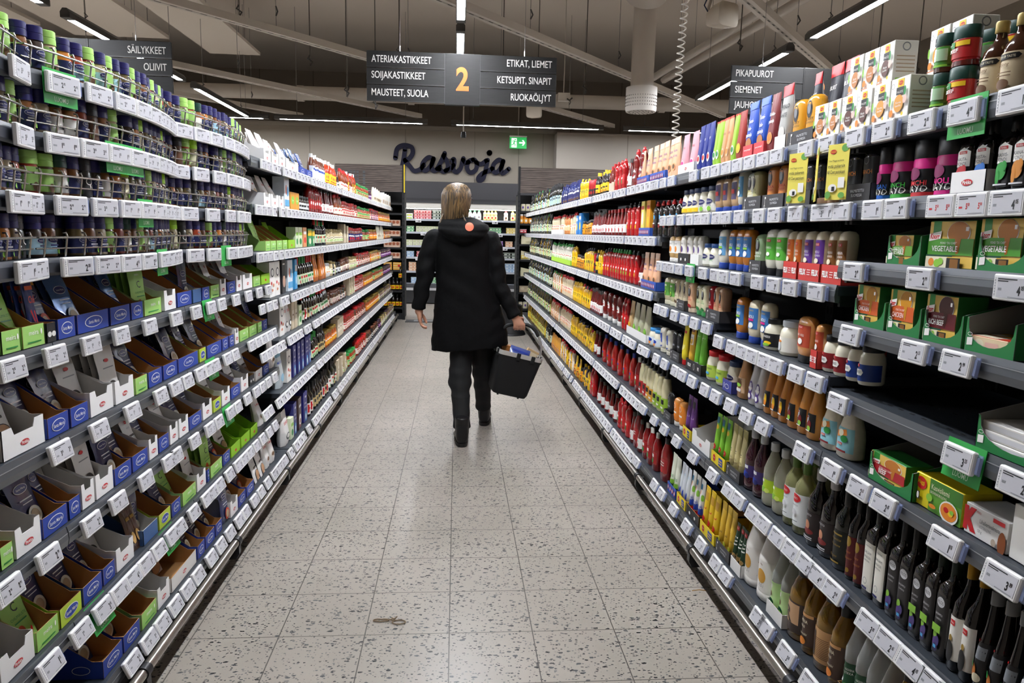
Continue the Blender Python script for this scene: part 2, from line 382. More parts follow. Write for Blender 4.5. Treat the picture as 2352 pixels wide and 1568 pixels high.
b = MB(); b.lathe([(.0, 0), (.05, .0), (.055, .02), (.03, .05)], M('#8a847b', .5), seg=12); b.build('body', t)
b = MB(); b.tube([(0, 0, .05), (0, 0, 1.2)], .006, M('#57524c', .5), 6); b.build('rod', t)

# ------------------------------------------------------------------ aisle signs
sg_m = bpy.data.materials.new('black_wood_panel'); sg_m.use_nodes = True
nt, bs, N, L = nodes_of(sg_m); tc = N('ShaderNodeTexCoord'); mp = N('ShaderNodeMapping'); mp.inputs['Scale'].default_value = (3, 3, 60); L(tc.outputs['Object'], mp.inputs[0])
nz = N('ShaderNodeTexNoise'); nz.inputs['Scale'].default_value = 3; L(mp.outputs[0], nz.inputs['Vector'])
rp = N('ShaderNodeValToRGB'); rp.color_ramp.elements[0].color = (*lin('#0c0b0b'), 1); rp.color_ramp.elements[1].color = (*lin('#1e1c1b'), 1); L(nz.outputs['Fac'], rp.inputs[0]); L(rp.outputs[0], bs.inputs['Base Color']); bs.inputs['Roughness'].default_value = .5; bs.inputs['Specular IOR Level'].default_value = .3
ink_w = M('#c9c6c0', .6); ink_o = M('#d9651c', .6); edge_m = M('#151414', .4); alu = M('#b7b4b0', .3, metal=.8)
def aisle_sign(x, y, num, left, right, label, grp='hanging aisle signs'):
    t = empty('aisle_sign', (x, y, 2.61), 0, label, 'sign', grp); H = .452
    def panel(x0, x1, rows, al, nm):
        h = H/3
        for i, tx in enumerate(rows):
            z1 = H-i*h; z0 = z1-h+.006; b = MB(); b.rbox(x0, x1, -.012, .012, z0, z1, sg_m, .003)
            b.box(x0, x1, -.0145, -.0118, z0-.001, z0+.007, edge_m)
            if tx: b.text(tx, flat_xz(-.0128), x0+.045 if al == 'l' else x1-.045, (z0+z1)/2+.002, .064, ink_w, sx=.70, bold=.006, al=al, res=5)
            b.build(nm, t)
    panel(-.884, -.165, left, 'l', 'text_panel'); panel(.165, .884, right, 'r', 'text_panel')
    b = MB(); b.rbox(-.163, .163, -.02, .02, -.012, H, sg_m, .004); b.text(num, flat_xz(-.021), 0, H*.5, .205, ink_o, sx=.85, bold=.028, res=10); b.build('number_panel', t)
    b = MB()
    for sx in (-.164, .164): b.box(sx-.004, sx+.004, -.018, .018, 0, H, edge_m)
    b.build('frame', t)
    for sx in (-.58, .58):
        b = MB(); b.tube([(sx, 0, H), (sx, 0, 2.7)], .0022, lamp_grey, 5); b.tube([(sx, 0, H-.01), (sx, 0, H+.05)], .006, alu, 8); b.build('hanging_wire', t)
aisle_sign(.04, 7.0, '2', ('ATERIAKASTIKKEET', 'SOIJAKASTIKKEET', 'MAUSTEET, SUOLA'), ('ETIKAT, LIEMET', 'KETSUPIT, SINAPIT', 'RUOKAÖLJYT'), 'black hanging aisle sign with an orange number two over the aisle')
aisle_sign(3.50, 7.0, '3', ('PIKAPUUROT', 'SIEMENET', 'JAUHOT, HIUTALEET'), ('', '', ''), 'black hanging aisle sign with an orange number three, behind the right shelves')
aisle_sign(-3.47, 7.0, '1', ('', '', ''), ('SÄILYKKEET', 'OLIIVIT', ''), 'black hanging aisle sign for canned goods and olives behind the spice jars')

# ------------------------------------------------------------------ exit sign
t = empty('exit_sign', (1.21, 14.7, 3.1), 0, 'green emergency exit sign with running figure and arrow', 'sign')
gm = M('#17a34a', .4, emit=.5); xw = M('#e9fff0', .4, emit=.7)
b = MB(); b.rbox(-.17, .17, -.02, .02, 0, .22, gm, .004); b.build('face', t)
b = MB(); mp = flat_xz(-.0215)
b.rect(mp, -.135, -.03, .02, .2, xw); mq = flat_xz(-.0225)
def limb2(a, c, w):
    d = Vector((c[0]-a[0], c[1]-a[1])); n = Vector((-d.y, d.x)).normalized()*w/2
    b.add([mq(a[0]+n.x, a[1]+n.y), mq(c[0]+n.x, c[1]+n.y), mq(c[0]-n.x, c[1]-n.y), mq(a[0]-n.x, a[1]-n.y)], [(0, 1, 2, 3)], gm)
b.ellipse(mq, -.062, .17, .028, .028, gm, 12)
for a, c, w in (((-.072, .15), (-.088, .10), .026), ((-.088, .1), (-.06, .075), .018), ((-.06, .078), (-.066, .04), .014), ((-.09, .1), (-.108, .07), .018), ((-.106, .072), (-.14, .066), .014), ((-.07, .15), (-.045, .125), .012), ((-.047, .127), (-.03, .14), .011), ((-.078, .15), (-.112, .148), .012), ((-.11, .15), (-.118, .122), .011)): limb2(a, c, w)
b.rect(mp, .02, .1, .1, .125, xw); b.add([mp(*q) for q in ((.075, .165), (.105, .165), (.14, .1125), (.105, .06), (.075, .06), (.108, .1125))], [(0, 1, 2, 5), (5, 2, 3, 4)], xw)
b.build('pictogram', t)
b = MB(); b.rbox(-.175, .175, -.03, .03, .22, .25, M('#d8d4cc', .5), .004); b.tube([(0, 0, .25), (0, 0, 2.2)], .008, beam_m, 8); b.build('mount', t)

# ------------------------------------------------------------------ script lettering on the back wall
navy = M('#121128', .85)
def spl(P, n=10):
    out = []
    for i in range(len(P)-1):
        p0 = Vector(P[max(i-1, 0)]); p1 = Vector(P[i]); p2 = Vector(P[i+1]); p3 = Vector(P[min(i+2, len(P)-1)])
        for k in range(n):
            u = k/n; out.append(.5*((2*p1)+(p2-p0)*u+(2*p0-5*p1+4*p2-p3)*u*u+(3*p1-p0-3*p2+p3)*u**3))
    out.append(Vector(P[-1])); return out
def stroke(b, P, w, y0, y1, m):
    P = spl([(p[0], p[1]) for p in P]); n = len(P); lft = []; rgt = []
    for i, p in enumerate(P):
        d = (P[min(i+1, n-1)]-P[max(i-1, 0)]); d = d.normalized() if d.length > 1e-9 else Vector((1, 0)); q = Vector((-d.y, d.x))*w/2; lft.append(p+q); rgt.append(p-q)
    vs = []; fs = []
    for a, c in zip(lft, rgt): vs += [(a.x, y0, a.y), (c.x, y0, c.y), (c.x, y1, c.y), (a.x, y1, a.y)]
    for i in range(n-1):
        o = i*4
        for k in range(4): fs.append((o+k, o+(k+1) % 4, o+4+(k+1) % 4, o+4+k))
    b.add(vs, fs, m)
    for e in (P[0], P[-1]):
        k = 14; ring = [(e.x+w/2*cos(2*pi*i/k), e.y+w/2*sin(2*pi*i/k)) for i in range(k)]
        b.add([(x, y0, z) for x, z in ring]+[(x, y1, z) for x, z in ring], [tuple(range(k)), tuple(range(k, 2*k))]+[(i, (i+1) % k, k+(i+1) % k, k+i) for i in range(k)], m)
# coordinates read from the lettering: 940 wide, 290 high
LET = {'R': [[(35, 165), (55, 75), (120, 40), (200, 55), (215, 110), (180, 165), (135, 185)], [(135, 80), (118, 190), (95, 280)], [(140, 190), (185, 240), (230, 285), (290, 270), (330, 225)]],
       'a': [[(430, 165), (380, 150), (325, 200), (315, 255), (350, 280), (400, 235), (432, 165)], [(432, 160), (412, 245), (440, 280), (500, 240)]],
       's': [[(470, 260), (530, 150), (548, 105)], [(535, 130), (575, 190), (580, 250), (540, 285), (495, 262)], [(560, 275), (610, 255), (640, 215)]],
       'v': [[(625, 175), (645, 160), (650, 200), (640, 255), (670, 285), (715, 250), (735, 180), (745, 150)], [(742, 165), (770, 190), (800, 185)]],
       'o': [[(845, 160), (800, 180), (785, 240), (815, 285), (870, 265), (890, 205), (865, 165), (845, 160)], [(880, 185), (930, 200), (985, 165)]],
       'j': [[(1000, 160), (985, 240), (955, 340), (915, 365), (905, 335), (950, 290), (1010, 265), (1050, 240)], [(1018, 88), (1019, 89)]],
       'A': [[(1160, 170), (1115, 155), (1065, 200), (1058, 255), (1090, 280), (1135, 240), (1165, 170)], [(1165, 165), (1145, 245), (1165, 285), (1225, 240)]]}
t = empty('wall_lettering', (-1.25, 14.97, 2.63), 0, 'large dark navy script lettering on the pale back wall', 'lettering')
k = 2.30/1190
for ch, strokes in LET.items():
    b = MB()
    for st in strokes:
        w = 46 if len(st) > 2 or ch == 'R' else (58 if ch == 'j' else 44)
        stroke(b, [((x-35)*k, (285-z)*k*1.05) for x, z in st], w*k, -.02, .03, navy)
    b.build('letter', t)
# ------------------------------------------------------------------ gondola shelving
black = M('#17171a', .5); blackp = M('#0e0e10', .7); steel = M('#3a3f46', .42, metal=.3); rail_m = M('#63666a', .34, metal=.5); railtop = M('#a4a6a9', .3, metal=.4)
clear_m = M('#aebce6', .15, alpha=.4); chrome = M('#b9b5ae', .25, metal=.9); rubber = M('#18191c', .45); hole = M('#111315', .8)
PLACE = []      # every product and tag is noted here first and linked once labels are known
class Row:
    """one shelf: front edge X, tag line z, side (-1 left, 1 right), distances y0..y1, name used in labels"""
    def __init__(s, X, zt, name, y0, y1, curved=None):
        s.X = X; s.zt = zt; s.z = zt+.024; s.side = 1 if X > 0 else -1; s.name = name; s.y0 = y0; s.y1 = y1; s.curved = curved
        s.rz = -pi/2 if X > 0 else pi/2
    def front(s, y):
        if not s.curved: return s.X
        for a, c in s.curved:
            if a <= y <= c: u = 2*(y-a)/(c-a)-1; return s.X-s.side*.058*(1-u*u)
        return s.X
    def at(s, px, z=None): return shelf_y(px, s.X, s.zt if z is None else z)

LB = (.95, 1.83, 2.70, 3.62); LE = 4.06                 # bay limits of the spice section
LT = [3.62+i*.965 for i in range(9)]         # bays further down on the left
RB = (.95, 1.93, 2.86, 3.72)
RT = [3.72+i*.95 for i in range(9)]
def shelf(par, X, zt, y0, y1, depth, side, holes=False, tilt=0.):
    """steel deck with a price rail along the front, under a gondola root placed at (X, y0)"""
    b = MB(); z = zt+.022; L = y1-y0
    d0, d1 = (0, depth*side) if side > 0 else (-depth, 0)
    x0, x1 = min(0, depth*side), max(0, depth*side)
    b.box(X+x0, X+x1, y0+.0004, y1-.0004, z-.026, z, steel)
    if holes:
        for r in range(3):
            k = y0+.04
            while k < y1-.04: b.box(X+side*(.05+r*.11)-.003, X+side*(.05+r*.11)+.003, k, k+.016, z-.001, z+.0006, hole); k += .045
    if par is not None: b.v = [(v[0]-par.location.x, v[1]-par.location.y, v[2]-par.location.z) for v in b.v]
    o = b.build('shelf', par)
    b = MB(); P = [(0, .024), (-.004*side, .026), (-.007*side, .012), (-.009*side, -.006), (-.006*side, -.023), (.006*side, -.026), (.01*side, .0)]
    b.loft([[(X+a, yy, zt+c) for a, c in P] for yy in (y0+.002, y1-.002)], rail_m, smooth=False)
    b.box(min(X-.0085*side, X-.0078*side), max(X-.0085*side, X-.0078*side), y0+.004, y1-.004, zt+.0085, zt+.0105, railtop)
    b.v = [(v[0]-par.location.x, v[1]-par.location.y, v[2]-par.location.z) for v in b.v]
    b.build('price_rail', o)
    for yy in (y0+.012, y1-.012):
        b = MB(); a0, a1 = sorted((X+side*.012, X+side*.40)); b.box(a0, a1, yy-.006, yy+.006, zt-.036, zt-.004, black)
        b.v = [(v[0]-par.location.x, v[1]-par.location.y, v[2]-par.location.z) for v in b.v]
        b.build('bracket', o)
    return o
def gondola(side, y0, y1, label, shelves, base_x, top=1.72, grp=None, spice=()):
    X = base_x; t = empty('shelf_unit', (X+side*.55, y0, 0), 0, label, 'shelf unit', grp); px = t.location.x
    def part(nm, b, par=None):
        b.v = [(v[0]-px, v[1]-y0, v[2]) for v in b.v]; return b.build(nm, par or t)
    b = MB(); a = sorted((X+side*.56, X+side*.60)); b.box(a[0], a[1], y0, y1, .05, top, blackp); part('back_panel', b)
    for yy in (y0, y1-.03):
        b = MB(); a = sorted((X+side*.51, X+side*.555)); b.box(a[0], a[1], yy, yy+.03, 0, top+.03, black)
        for k in range(int(top/.06)): b.box(X+side*.51-.0006, X+side*.51+.0006, yy+.009, yy+.021, .1+k*.06, .13+k*.06, hole)
        part('upright', b)
    b = MB(); a = sorted((X+side*.05, X+side*.08)); b.box(a[0], a[1], y0, y1, 0, .10, black); part('kick_panel', b)
    for s_ in shelves: shelf(t, s_[0], s_[1], s_[4] if len(s_) > 4 else y0, s_[5] if len(s_) > 4 else y1, s_[2], side, holes=len(s_) > 3 and s_[3])
    for zt in spice:       # bowed wire-fronted rack
        R_ = Row(-1.02, zt, '', y0, y1, [(y0, y1)]); n = 16; ys = [y0+.006+(y1-y0-.012)*i/n for i in range(n+1)]
        b = MB(); ring = [(R_.front(y)+.004*side, y) for y in ys]+[(X+side*.40, y1-.006), (X+side*.40, y0+.006)]
        b.loft([[(x, y, zt+dz) for x, y in ring] for dz in (-.006, .022)], steel, smooth=False); o = part('spice_rack', b)
        b = MB(); vs = []; fs = []
        for y in ys:
            x = R_.front(y)
            for dx, dz in ((-.002, .022), (-.006, .01), (-.006, -.014), (-.002, -.022), (.004, -.018)): vs.append((x+dx*side, y, zt+dz))
        for i in range(n):
            for k in range(5): fs.append((i*5+k, i*5+(k+1) % 5, i*5+5+(k+1) % 5, i*5+5+k))
        b.add(vs, fs, M('#3a3d44', .35)); part('price_rail', b, o)
        b = MB(); b.tube([(R_.front(y)-.006*side, y, zt+.072) for y in ys], .0028, chrome, 6)
        b.tube([(R_.front(y)+.002*side, y, zt+.045) for y in ys], .0022, chrome, 6)
        k = y0+.03
        while k < y1-.02:
            x = R_.front(k); b.tube([(x+.004*side, k, zt+.024), (x-.004*side, k, zt+.076), (x-.001*side, k, zt+.084), (x+.006*side, k, zt+.084)], .0024, chrome, 6); k += .068
        b.tube([(R_.front(ys[0])-.006*side, ys[0], zt+.072), (R_.front(ys[0])+.1*side, ys[0], zt+.072)], .0028, chrome, 6)
        part('wire_guard', b, o)
    return t
SP = (1.768, 1.622, 1.473, 1.319); PK = (1.108, .868, .628, .363, .145)
ROWS = {}
def row(k, *a): ROWS[k] = Row(*a)
for i, z in enumerate(SP): row('A%d' % (i+1), -1.02, z, ('top', 'second', 'third', 'lowest')[i]+' spice rack', LB[0], LB[3], [(LB[j], LB[j+1]) for j in range(3)])
for i, z in enumerate(PK): row('B%d' % (i+1), -1.0 if i < 4 else -.96, z, ('top', 'second', 'third', 'fourth', 'bottom')[i]+' packet shelf', LB[0], LB[3]+.5)
TZ = (1.745, 1.515, 1.28, 1.02, .775, .47, .145)
for i, z in enumerate(TZ): row('T%d' % (i+1), -1.0 if i < 6 else -.96, z, ('top', 'second', 'third', 'fourth', 'fifth', 'sixth', 'bottom')[i]+' far-left shelf', LT[0], LT[-1])
for k, z, X, nm, y0, y1 in (('U1', 1.697, 1.07, 'top right shelf', RB[0], RT[-1]), ('U2', 1.505, 1.07, 'second right shelf', RB[0], RB[3]), ('U3', 1.275, 1.07, 'third right shelf', RB[1], RB[3]),
        ('U4', 1.052, 1.07, 'upper fourth right shelf', RB[2], RB[3]), ('U4b', 1.016, 1.07, 'fourth right shelf', RB[1], RB[2]), ('N3', 1.345, 1.07, 'upper stock-cube shelf', RB[0], RB[1]), ('N4', 1.178, 1.07, 'lower stock-cube shelf', RB[0], RB[1]),
        ('N5', .985, 1.07, 'half-empty stock-cube shelf', RB[0], RB[1]), ('V2', 1.40, 1.07, 'second far-right shelf', RT[0], RT[-1]), ('V3', 1.105, 1.07, 'third far-right shelf', RT[0], RT[-1]),
        ('U5', .793, 1.07, 'third-lowest right shelf', RB[0], RT[-1]), ('U6', .47, 1.07, 'second-lowest right shelf', RB[0], RT[-1]), ('U7', .155, 1.045, 'bottom right shelf', RB[0], RT[-1])):
    row(k, X, z, nm, y0, y1)
for j in range(3):
    gondola(-1, LB[j], LB[j+1], 'black shelf unit with bowed wire spice racks, %s bay from the near end' % ordinal(j+1), [(-1.0, z, .46, 1, LB[j], LB[j+1] if j < 2 else (3.92 if i == 0 else LE)) for i, z in enumerate(PK[:4])]+[(-.96, PK[4], .5, 1, LB[j], LB[j+1] if j < 2 else LE)], -.96, 1.74, 'left gondola bays', SP)
for j in range(8):
    gondola(-1, LT[j], LT[j+1], 'black left shelf unit of sauces, %s bay beyond the spice racks' % ordinal(j+1), [(-1.0, z, .46, 0, LT[j] if j or i < 3 else (3.93 if i == 3 else LE+.01), LT[j+1]) for i, z in enumerate(TZ[:6])]+[(-.96, TZ[6], .5, 0, LT[j] if j else LE+.01, LT[j+1])], -.96, 1.74, 'left gondola bays')
for j, sh in enumerate((('U1', 'U2', 'N3', 'N4', 'N5', 'U5', 'U6', 'U7'), ('U1', 'U2', 'U3', 'U4b', 'U5', 'U6', 'U7'), ('U1', 'U2', 'U3', 'U4', 'U5', 'U6', 'U7'))):
    gondola(1, RB[j], RB[j+1], 'black right shelf unit, %s' % ('nearest bay with green stock boxes', 'bay of dressings and dark vinegars', 'bay of mayonnaise')[j], [(ROWS[k].X, ROWS[k].zt, .46 if ROWS[k].X > 1.06 else .5, 1) for k in sh], 1.045, 1.72, 'right gondola bays')
for j in range(8):
    gondola(1, RT[j], RT[j+1], 'black right shelf unit of ketchups and oils, %s bay beyond the mayonnaise' % ordinal(j+1), [(ROWS[k].X, ROWS[k].zt, .46 if ROWS[k].X > 1.06 else .5) for k in ('U1', 'V2', 'V3', 'U5', 'U6', 'U7')], 1.045, 1.72, 'right gondola bays')
# bumper rails along the floor
for side, X, y1, label, brk in ((-1, -.918, 11.34, 'brushed steel bumper rail along the foot of the left shelves', (331, 543)), (1, 1.008, 11.32, 'brushed steel bumper rail along the foot of the right shelves', (1470, 1597, 1818))):
    zr = .110 if side < 0 else .115; t = empty('bumper_rail', (X, .8, zr-.125), 0, label, 'bumper rail'); b = MB(); b.tube([(0, 0, .125), (0, y1-.8, .125)], .0165, M('#a39d94', .28, metal=.9), 16); b.build('rail', t)
    ys = [1.4, 2.02, 2.66] if side < 0 else [1.33, 1.98, 2.72]
    ys = [shelf_y(q, X, .125) for q in brk]; st = abs(ys[0]-ys[1]); y = min(ys)-st
    while y < y1-.1:
        if y > .9:
            b = MB(); b.tube([(0, y-.8-.016, .125), (0, y-.8+.016, .125)], .0205, rubber, 14)
            a = sorted((0.012*side, .14*side))
            b.loft([[(s*side, y-.8+d, max(z, .029)) for s, z in ((-.012, .118), (-.014, .075), (.0, .05), (.04, .05), (.05, .09), (.03, .125))] for d in (-.014, .014)], rubber, smooth=False); b.build('bracket', t)
        y += st
# ------------------------------------------------------------------ product kinds (local frame: front is -y, x along the shelf, base at z = 0)
class Kind:
    def __init__(s, name, cat, desc, w, d, h, parts):
        s.name = name; s.cat = cat; s.desc = desc; s.w = w; s.d = d; s.h = h; s.parts = parts; s.me = None; s.one = None
    def meshes(s):
        if s.me is None: s.me = [(n, b.mesh(n), p) for n, b, p in s.parts]
        return s.me
    def single(s):
        if s.one is None:
            b = MB()
            for _, q, _ in s.parts: b.merge(q)
            s.one = b.mesh(s.name)
        return s.one
K = {}
def put(kind, x, y, z, rz, whole=False, sx=1., tilt=0., sz=1.):
    """link one instance of a kind; each copy is a root with copies of the kind's parts (shared mesh data)"""
    if whole: o = bpy.data.objects.new(kind.name, kind.single())
    else:
        o = bpy.data.objects.new(kind.name, None); o.empty_display_size = .03; made = []
        for n, me, p in kind.meshes():
            c = bpy.data.objects.new(n, me); COL.objects.link(c); c.parent = made[p] if p is not None else o; made.append(c)
    COL.objects.link(o); o.location = (x, y, z); o.rotation_euler = (tilt, 0, rz); o.scale = (sx, 1, sz)
    o['category'] = kind.cat; return o

SH = {'squeeze': ([(.86, 0), (.97, .02), (1, .06), (1, .36), (.9, .47), (.88, .55), (.97, .68), (.9, .78), (.6, .85), (.46, .87)], [(.5, .86), (.5, .93), (.34, .95), (.3, 1)]),
      'topdown': ([(.74, .15), (.86, .2), (.97, .34), (.93, .48), (.98, .66), (1, .82), (.9, .93), (.6, .985), (0, 1)], [(.78, 0), (.82, .01), (.8, .15), (.72, .16)]),
      'round': ([(.9, 0), (1, .02), (1, .55), (.93, .66), (.6, .8), (.42, .87)], [(.46, .86), (.46, .98), (.42, 1)]),
      'dress': ([(.9, 0), (1, .02), (1, .3), (.93, .42), (.6, .66), (.46, .82), (.42, .88)], [(.48, .87), (.48, .99), (.44, 1)]),
      'wine': ([(.92, 0), (1, .015), (1, .56), (.94, .63), (.5, .73), (.38, .77), (.36, .8)], [(.4, .77), (.42, .78), (.4, .99), (.36, 1)]),
      'square': ([(.95, 0), (1, .012), (1, .6), (.93, .66), (.5, .71), (.4, .74), (.38, .78)], [(.42, .75), (.44, .76), (.42, .99), (.38, 1)]),
      'jar': ([(.9, 0), (1, .04), (1, .62), (.95, .74), (.8, .82)], [(.86, .81), (.88, .83), (.88, .98), (.82, 1)]),
      'mayojar': ([(.9, 0), (1, .05), (1, .55), (.93, .7), (.78, .8), (.76, .84)], [(.82, .82), (.85, .84), (.85, .98), (.8, 1)]),
      'spice': ([(.93, 0), (.98, .02), (.98, .62), (.9, .66), (.88, .69)], [(1, .68), (1, .82), (.965, .825), (.965, .84), (1, .845), (1, .985), (.93, 1)]),
      'tall': ([(.92, 0), (1, .015), (1, .68), (.9, .77), (.44, .86), (.4, .9)], [(.46, .89), (.46, .99), (.42, 1)]),
      'jug': ([(.93, 0), (1, .02), (1, .1), (.96, .115), (.96, .56), (.93, .58), (.42, .93), (.36, .95)], [(.4, .94), (.4, .99), (.36, 1)]),
      'pet': ([(.8, 0), (.95, .02), (1, .06), (1, .2), (.94, .22), (.94, .42), (1, .44), (.96, .58), (.5, .78), (.36, .85), (.34, .88)], [(.42, .87), (.44, .88), (.44, .99), (.4, 1)]),
      'nozzle': ([(.9, 0), (1, .02), (1, .52), (.92, .62), (.75, .7), (.8, .74), (.62, .79)], [(.6, .78), (.55, .82), (.25, .85), (.18, 1.0)]),
      'stack': ([(.9, 0), (1, .02), (1, .14), (.92, .16), (.92, .19), (1, .21), (1, .66), (.93, .7)], [(.98, .68), (1, .7), (1, .98), (.95, 1)]),
      'can': ([(.95, 0), (1, .02), (1, .96), (.95, 1)], [(.9, .985), (.9, 1.004)]),
      'cork': ([(.92, 0), (1, .015), (1, .5), (.9, .62), (.5, .72), (.33, .8), (.33, .86)], [(.4, .85), (.42, .86), (.42, .985), (.38, 1)])}
def rad(prof, z):
    for (a, z0), (c, z1) in zip(prof, prof[1:]):
        if z0 <= z <= z1: return a+(c-a)*(z-z0)/max(z1-z0, 1e-6)
    return prof[-1][0]
def art_on(b, art, mp, H):
    """small printed marks: ('t', text, u, v, size, ink[, options]), ('e', u, v, w, h, ink), ('o', ... ring), ('r', u0, u1, v0, v1, ink)"""
    for i, a in enumerate(art):
        e = .0004*(i+1); q = lambda u, v, e=e: mp(u, v, e)
        if a[0] == 't': b.text(a[1], q, a[2], a[3]*H, a[4], a[5], **(a[6] if len(a) > 6 else {}))
        elif a[0] == 'e': b.ellipse(q, a[1], a[2]*H, a[3], a[4], a[5], a[6] if len(a) > 6 else 14)
        elif a[0] == 'o': b.ellipse(q, a[1], a[2]*H, a[3], a[4], a[5], 18, ring=a[6])
        elif a[0] == 'r': b.rect(q, a[1], a[2], a[3]*H, a[4]*H, a[5], n=7, rot=a[6] if len(a) > 6 else 0)
        elif a[0] == 'p': b.poly(q, [(u, v*H) for u, v in a[1]], a[2])
def bottle(key, desc, H, W, D, shape, body, cap, labels=(), art=(), e=2., name='bottle', cat='bottle', seg=16):
    bp, cp = SH[shape]; rx, ry = W/2, D/2
    bb = MB(); bb.lathe([(r, z*H) for r, z in bp], body, rx, ry, e, seg); cb = MB(); cb.lathe([(r, z*H) for r, z in cp], cap, rx, ry, 2. if shape not in ('topdown', 'spice', 'stack') else e, seg)
    parts = [('body', bb, None), ('cap', cb, None)]
    allp = sorted(bp, key=lambda p: p[1])
    def mp(u, v, ep=0.):
        r = rad(allp, v/H)*1.017
        if e > 2.2:
            X = rx*r; x = max(-.97*X, min(.97*X, u)); return (x, -ry*r*(1-abs(x/X)**e)**(1/e)-ep*1.4, v)
        t = -pi/2+u/(rx*r); x, y = ell(t, rx*r, ry*r, e); k = 1+ep/max(rx, ry)*1.6; return (x*k, y*k-ep*.3, v)
    for i, lb in enumerate(labels):
        z0, z1, m, half = lb[:4]; l = MB(); n = seg if half >= 1 else max(6, int(28*half)); nz = 3
        zs = sorted({z0, z1, *[z for _, z in bp if z0 < z < z1]})
        vs = []; fs = []; A = pi*half
        for z in zs:
            for k in range(n+1):
                t = -pi/2-A+2*A*k/n
                if half >= 1: t = 2*pi*(k+.5)/seg
                r = rad(allp, z)*(1.008 if half >= 1 else 1.012); vs.append((*ell(t, rx*r, ry*r, e), z*H))
        for a in range(len(zs)-1):
            for k in range(n): o = a*(n+1)+k; fs.append((o, o+1, o+n+2, o+n+1))
        l.add(vs, fs, m, True)
        if i == 0: art_on(l, art, mp, H)
        parts.append(('label', l, None))
    if art and not labels:
        l = MB(); art_on(l, art, mp, H); parts.append(('label', l, None))
    K[key] = Kind(name, cat, desc, W, D, H, parts)
def carton(key, desc, W, D, H, m, art=(), side=None, top=None, name='carton', cat='carton', extra=None):
    b = MB(); b.rbox(-W/2, W/2, -D/2, D/2, 0, H, m, .0012); parts = [('box', b, None)]
    l = MB(); mp = lambda u, v, e=0.: (u, -D/2-e-.0003, v); art_on(l, art, mp, H)
    if side:
        for sx in (-1, 1): mps = lambda u, v, e=0., sx=sx: (sx*(W/2+e+.0003), u*sx, v); art_on(l, side, mps, H)
    if l.v: parts.append(('print', l, None))
    if top: t = MB(); top(t); parts.append(('top_flap', t, None))
    K[key] = Kind(name, cat, desc, W, D, H, parts)
def pouch(key, desc, W, H, T, m, art=(), top=None, seal=None, name='pouch', cat='pouch', stand=True, cut=False):
    nx, ny = 8, 8
    def th(u, v): return T/2*max(0, 1-(2*u/W)**4)**.5*(min(1, (1-v)*1.45)**.8)*(min(1, v*5+.75) if stand else min(1, v*6))
    b = MB(); vs = []; fs = []
    for s in (-1, 1):
        for j in range(ny+1):
            for i in range(nx+1):
                u = W*(i/nx-.5); v = j/ny; wv = .0012*sin(9*v+i*2.1); vs.append((u, s*(th(u, v)+.0006)+wv, v*H))
    o = (nx+1)*(ny+1)
    for j in range(ny):
        for i in range(nx):
            a = j*(nx+1)+i; fs.append((a, a+1, a+nx+2, a+nx+1)); fs.append((o+a, o+a+nx+1, o+a+nx+2, o+a+1))
    rim = [i for i in range(nx)]; 
    for i in range(nx): fs.append((i, o+i, o+i+1, i+1)); t = ny*(nx+1)+i; fs.append((t, t+1, o+t+1, o+t))
    for j in range(ny): a = j*(nx+1); c = a+nx+1; fs.append((a, c, o+c, o+a)); a += nx; c += nx; fs.append((a, o+a, o+c, c))
    b.add(vs, fs, m, True); parts = [('bag', b, None)]
    def mp(u, v, e=0.): return (u, -th(u, min(1, v/H))-.0022-e, v)
    l = MB()
    if top: l.rect(mp, -W/2, W/2, H*top[0], H*.995, top[1], n=8)
    art_on(l, art, mp, H)
    if l.v: parts.append(('print', l, None))
    if seal:
        q = MB(); q.box(-W/2, W/2, -.0018, .0018, H*.955, H, seal); parts.append(('seal', q, None))
    K[key] = Kind(name, cat, desc, W, T, H, parts)
def tube(key, desc, W, H, m, cap, art=(), top=None, name='squeeze_tube', cat='tube', R_=.019, caph=.16):
    b = MB(); rings = []; n = 16
    for v, rx, ry in ((caph, .75*R_, .75*R_), (caph+.05, R_, R_), (.3, R_*1.05, R_), (.6, (R_+W/2)/2, R_*.75), (.85, W/2*.95, R_*.3), (.93, W/2, .0025), (1, W/2, .002)):
        rings.append([(rx*cos(2*pi*k/n), ry*sin(2*pi*k/n), v*H) for k in range(n)])
    b.loft(rings, m); c = MB(); c.lathe([(.8, 0), (.85, .01*H), (.8, caph*H), (.6, caph*H+.002)], cap, R_, R_, seg=14)
    def mp(u, v, e=0.):
        t = v/H; r = R_ if t < .3 else R_*(1-(t-.3)/.7); rx = R_ if t < .3 else R_+(W/2-R_)*(t-.3)/.7
        y = r*max(0, 1-(u/rx)**2)**.5 if abs(u) < rx else 0; return (u, -y-.0015-e, v)
    l = MB(); art_on(l, art, mp, H)
    if top: l.rect(mp, -W/2*.98, W/2*.98, H*top[0], H*.995, top[1], n=6)
    parts = [('tube', b, None), ('cap', c, None)]+([('print', l, None)] if l.v else [])
    K[key] = Kind(name, cat, desc, W, 2*R_, H, parts)

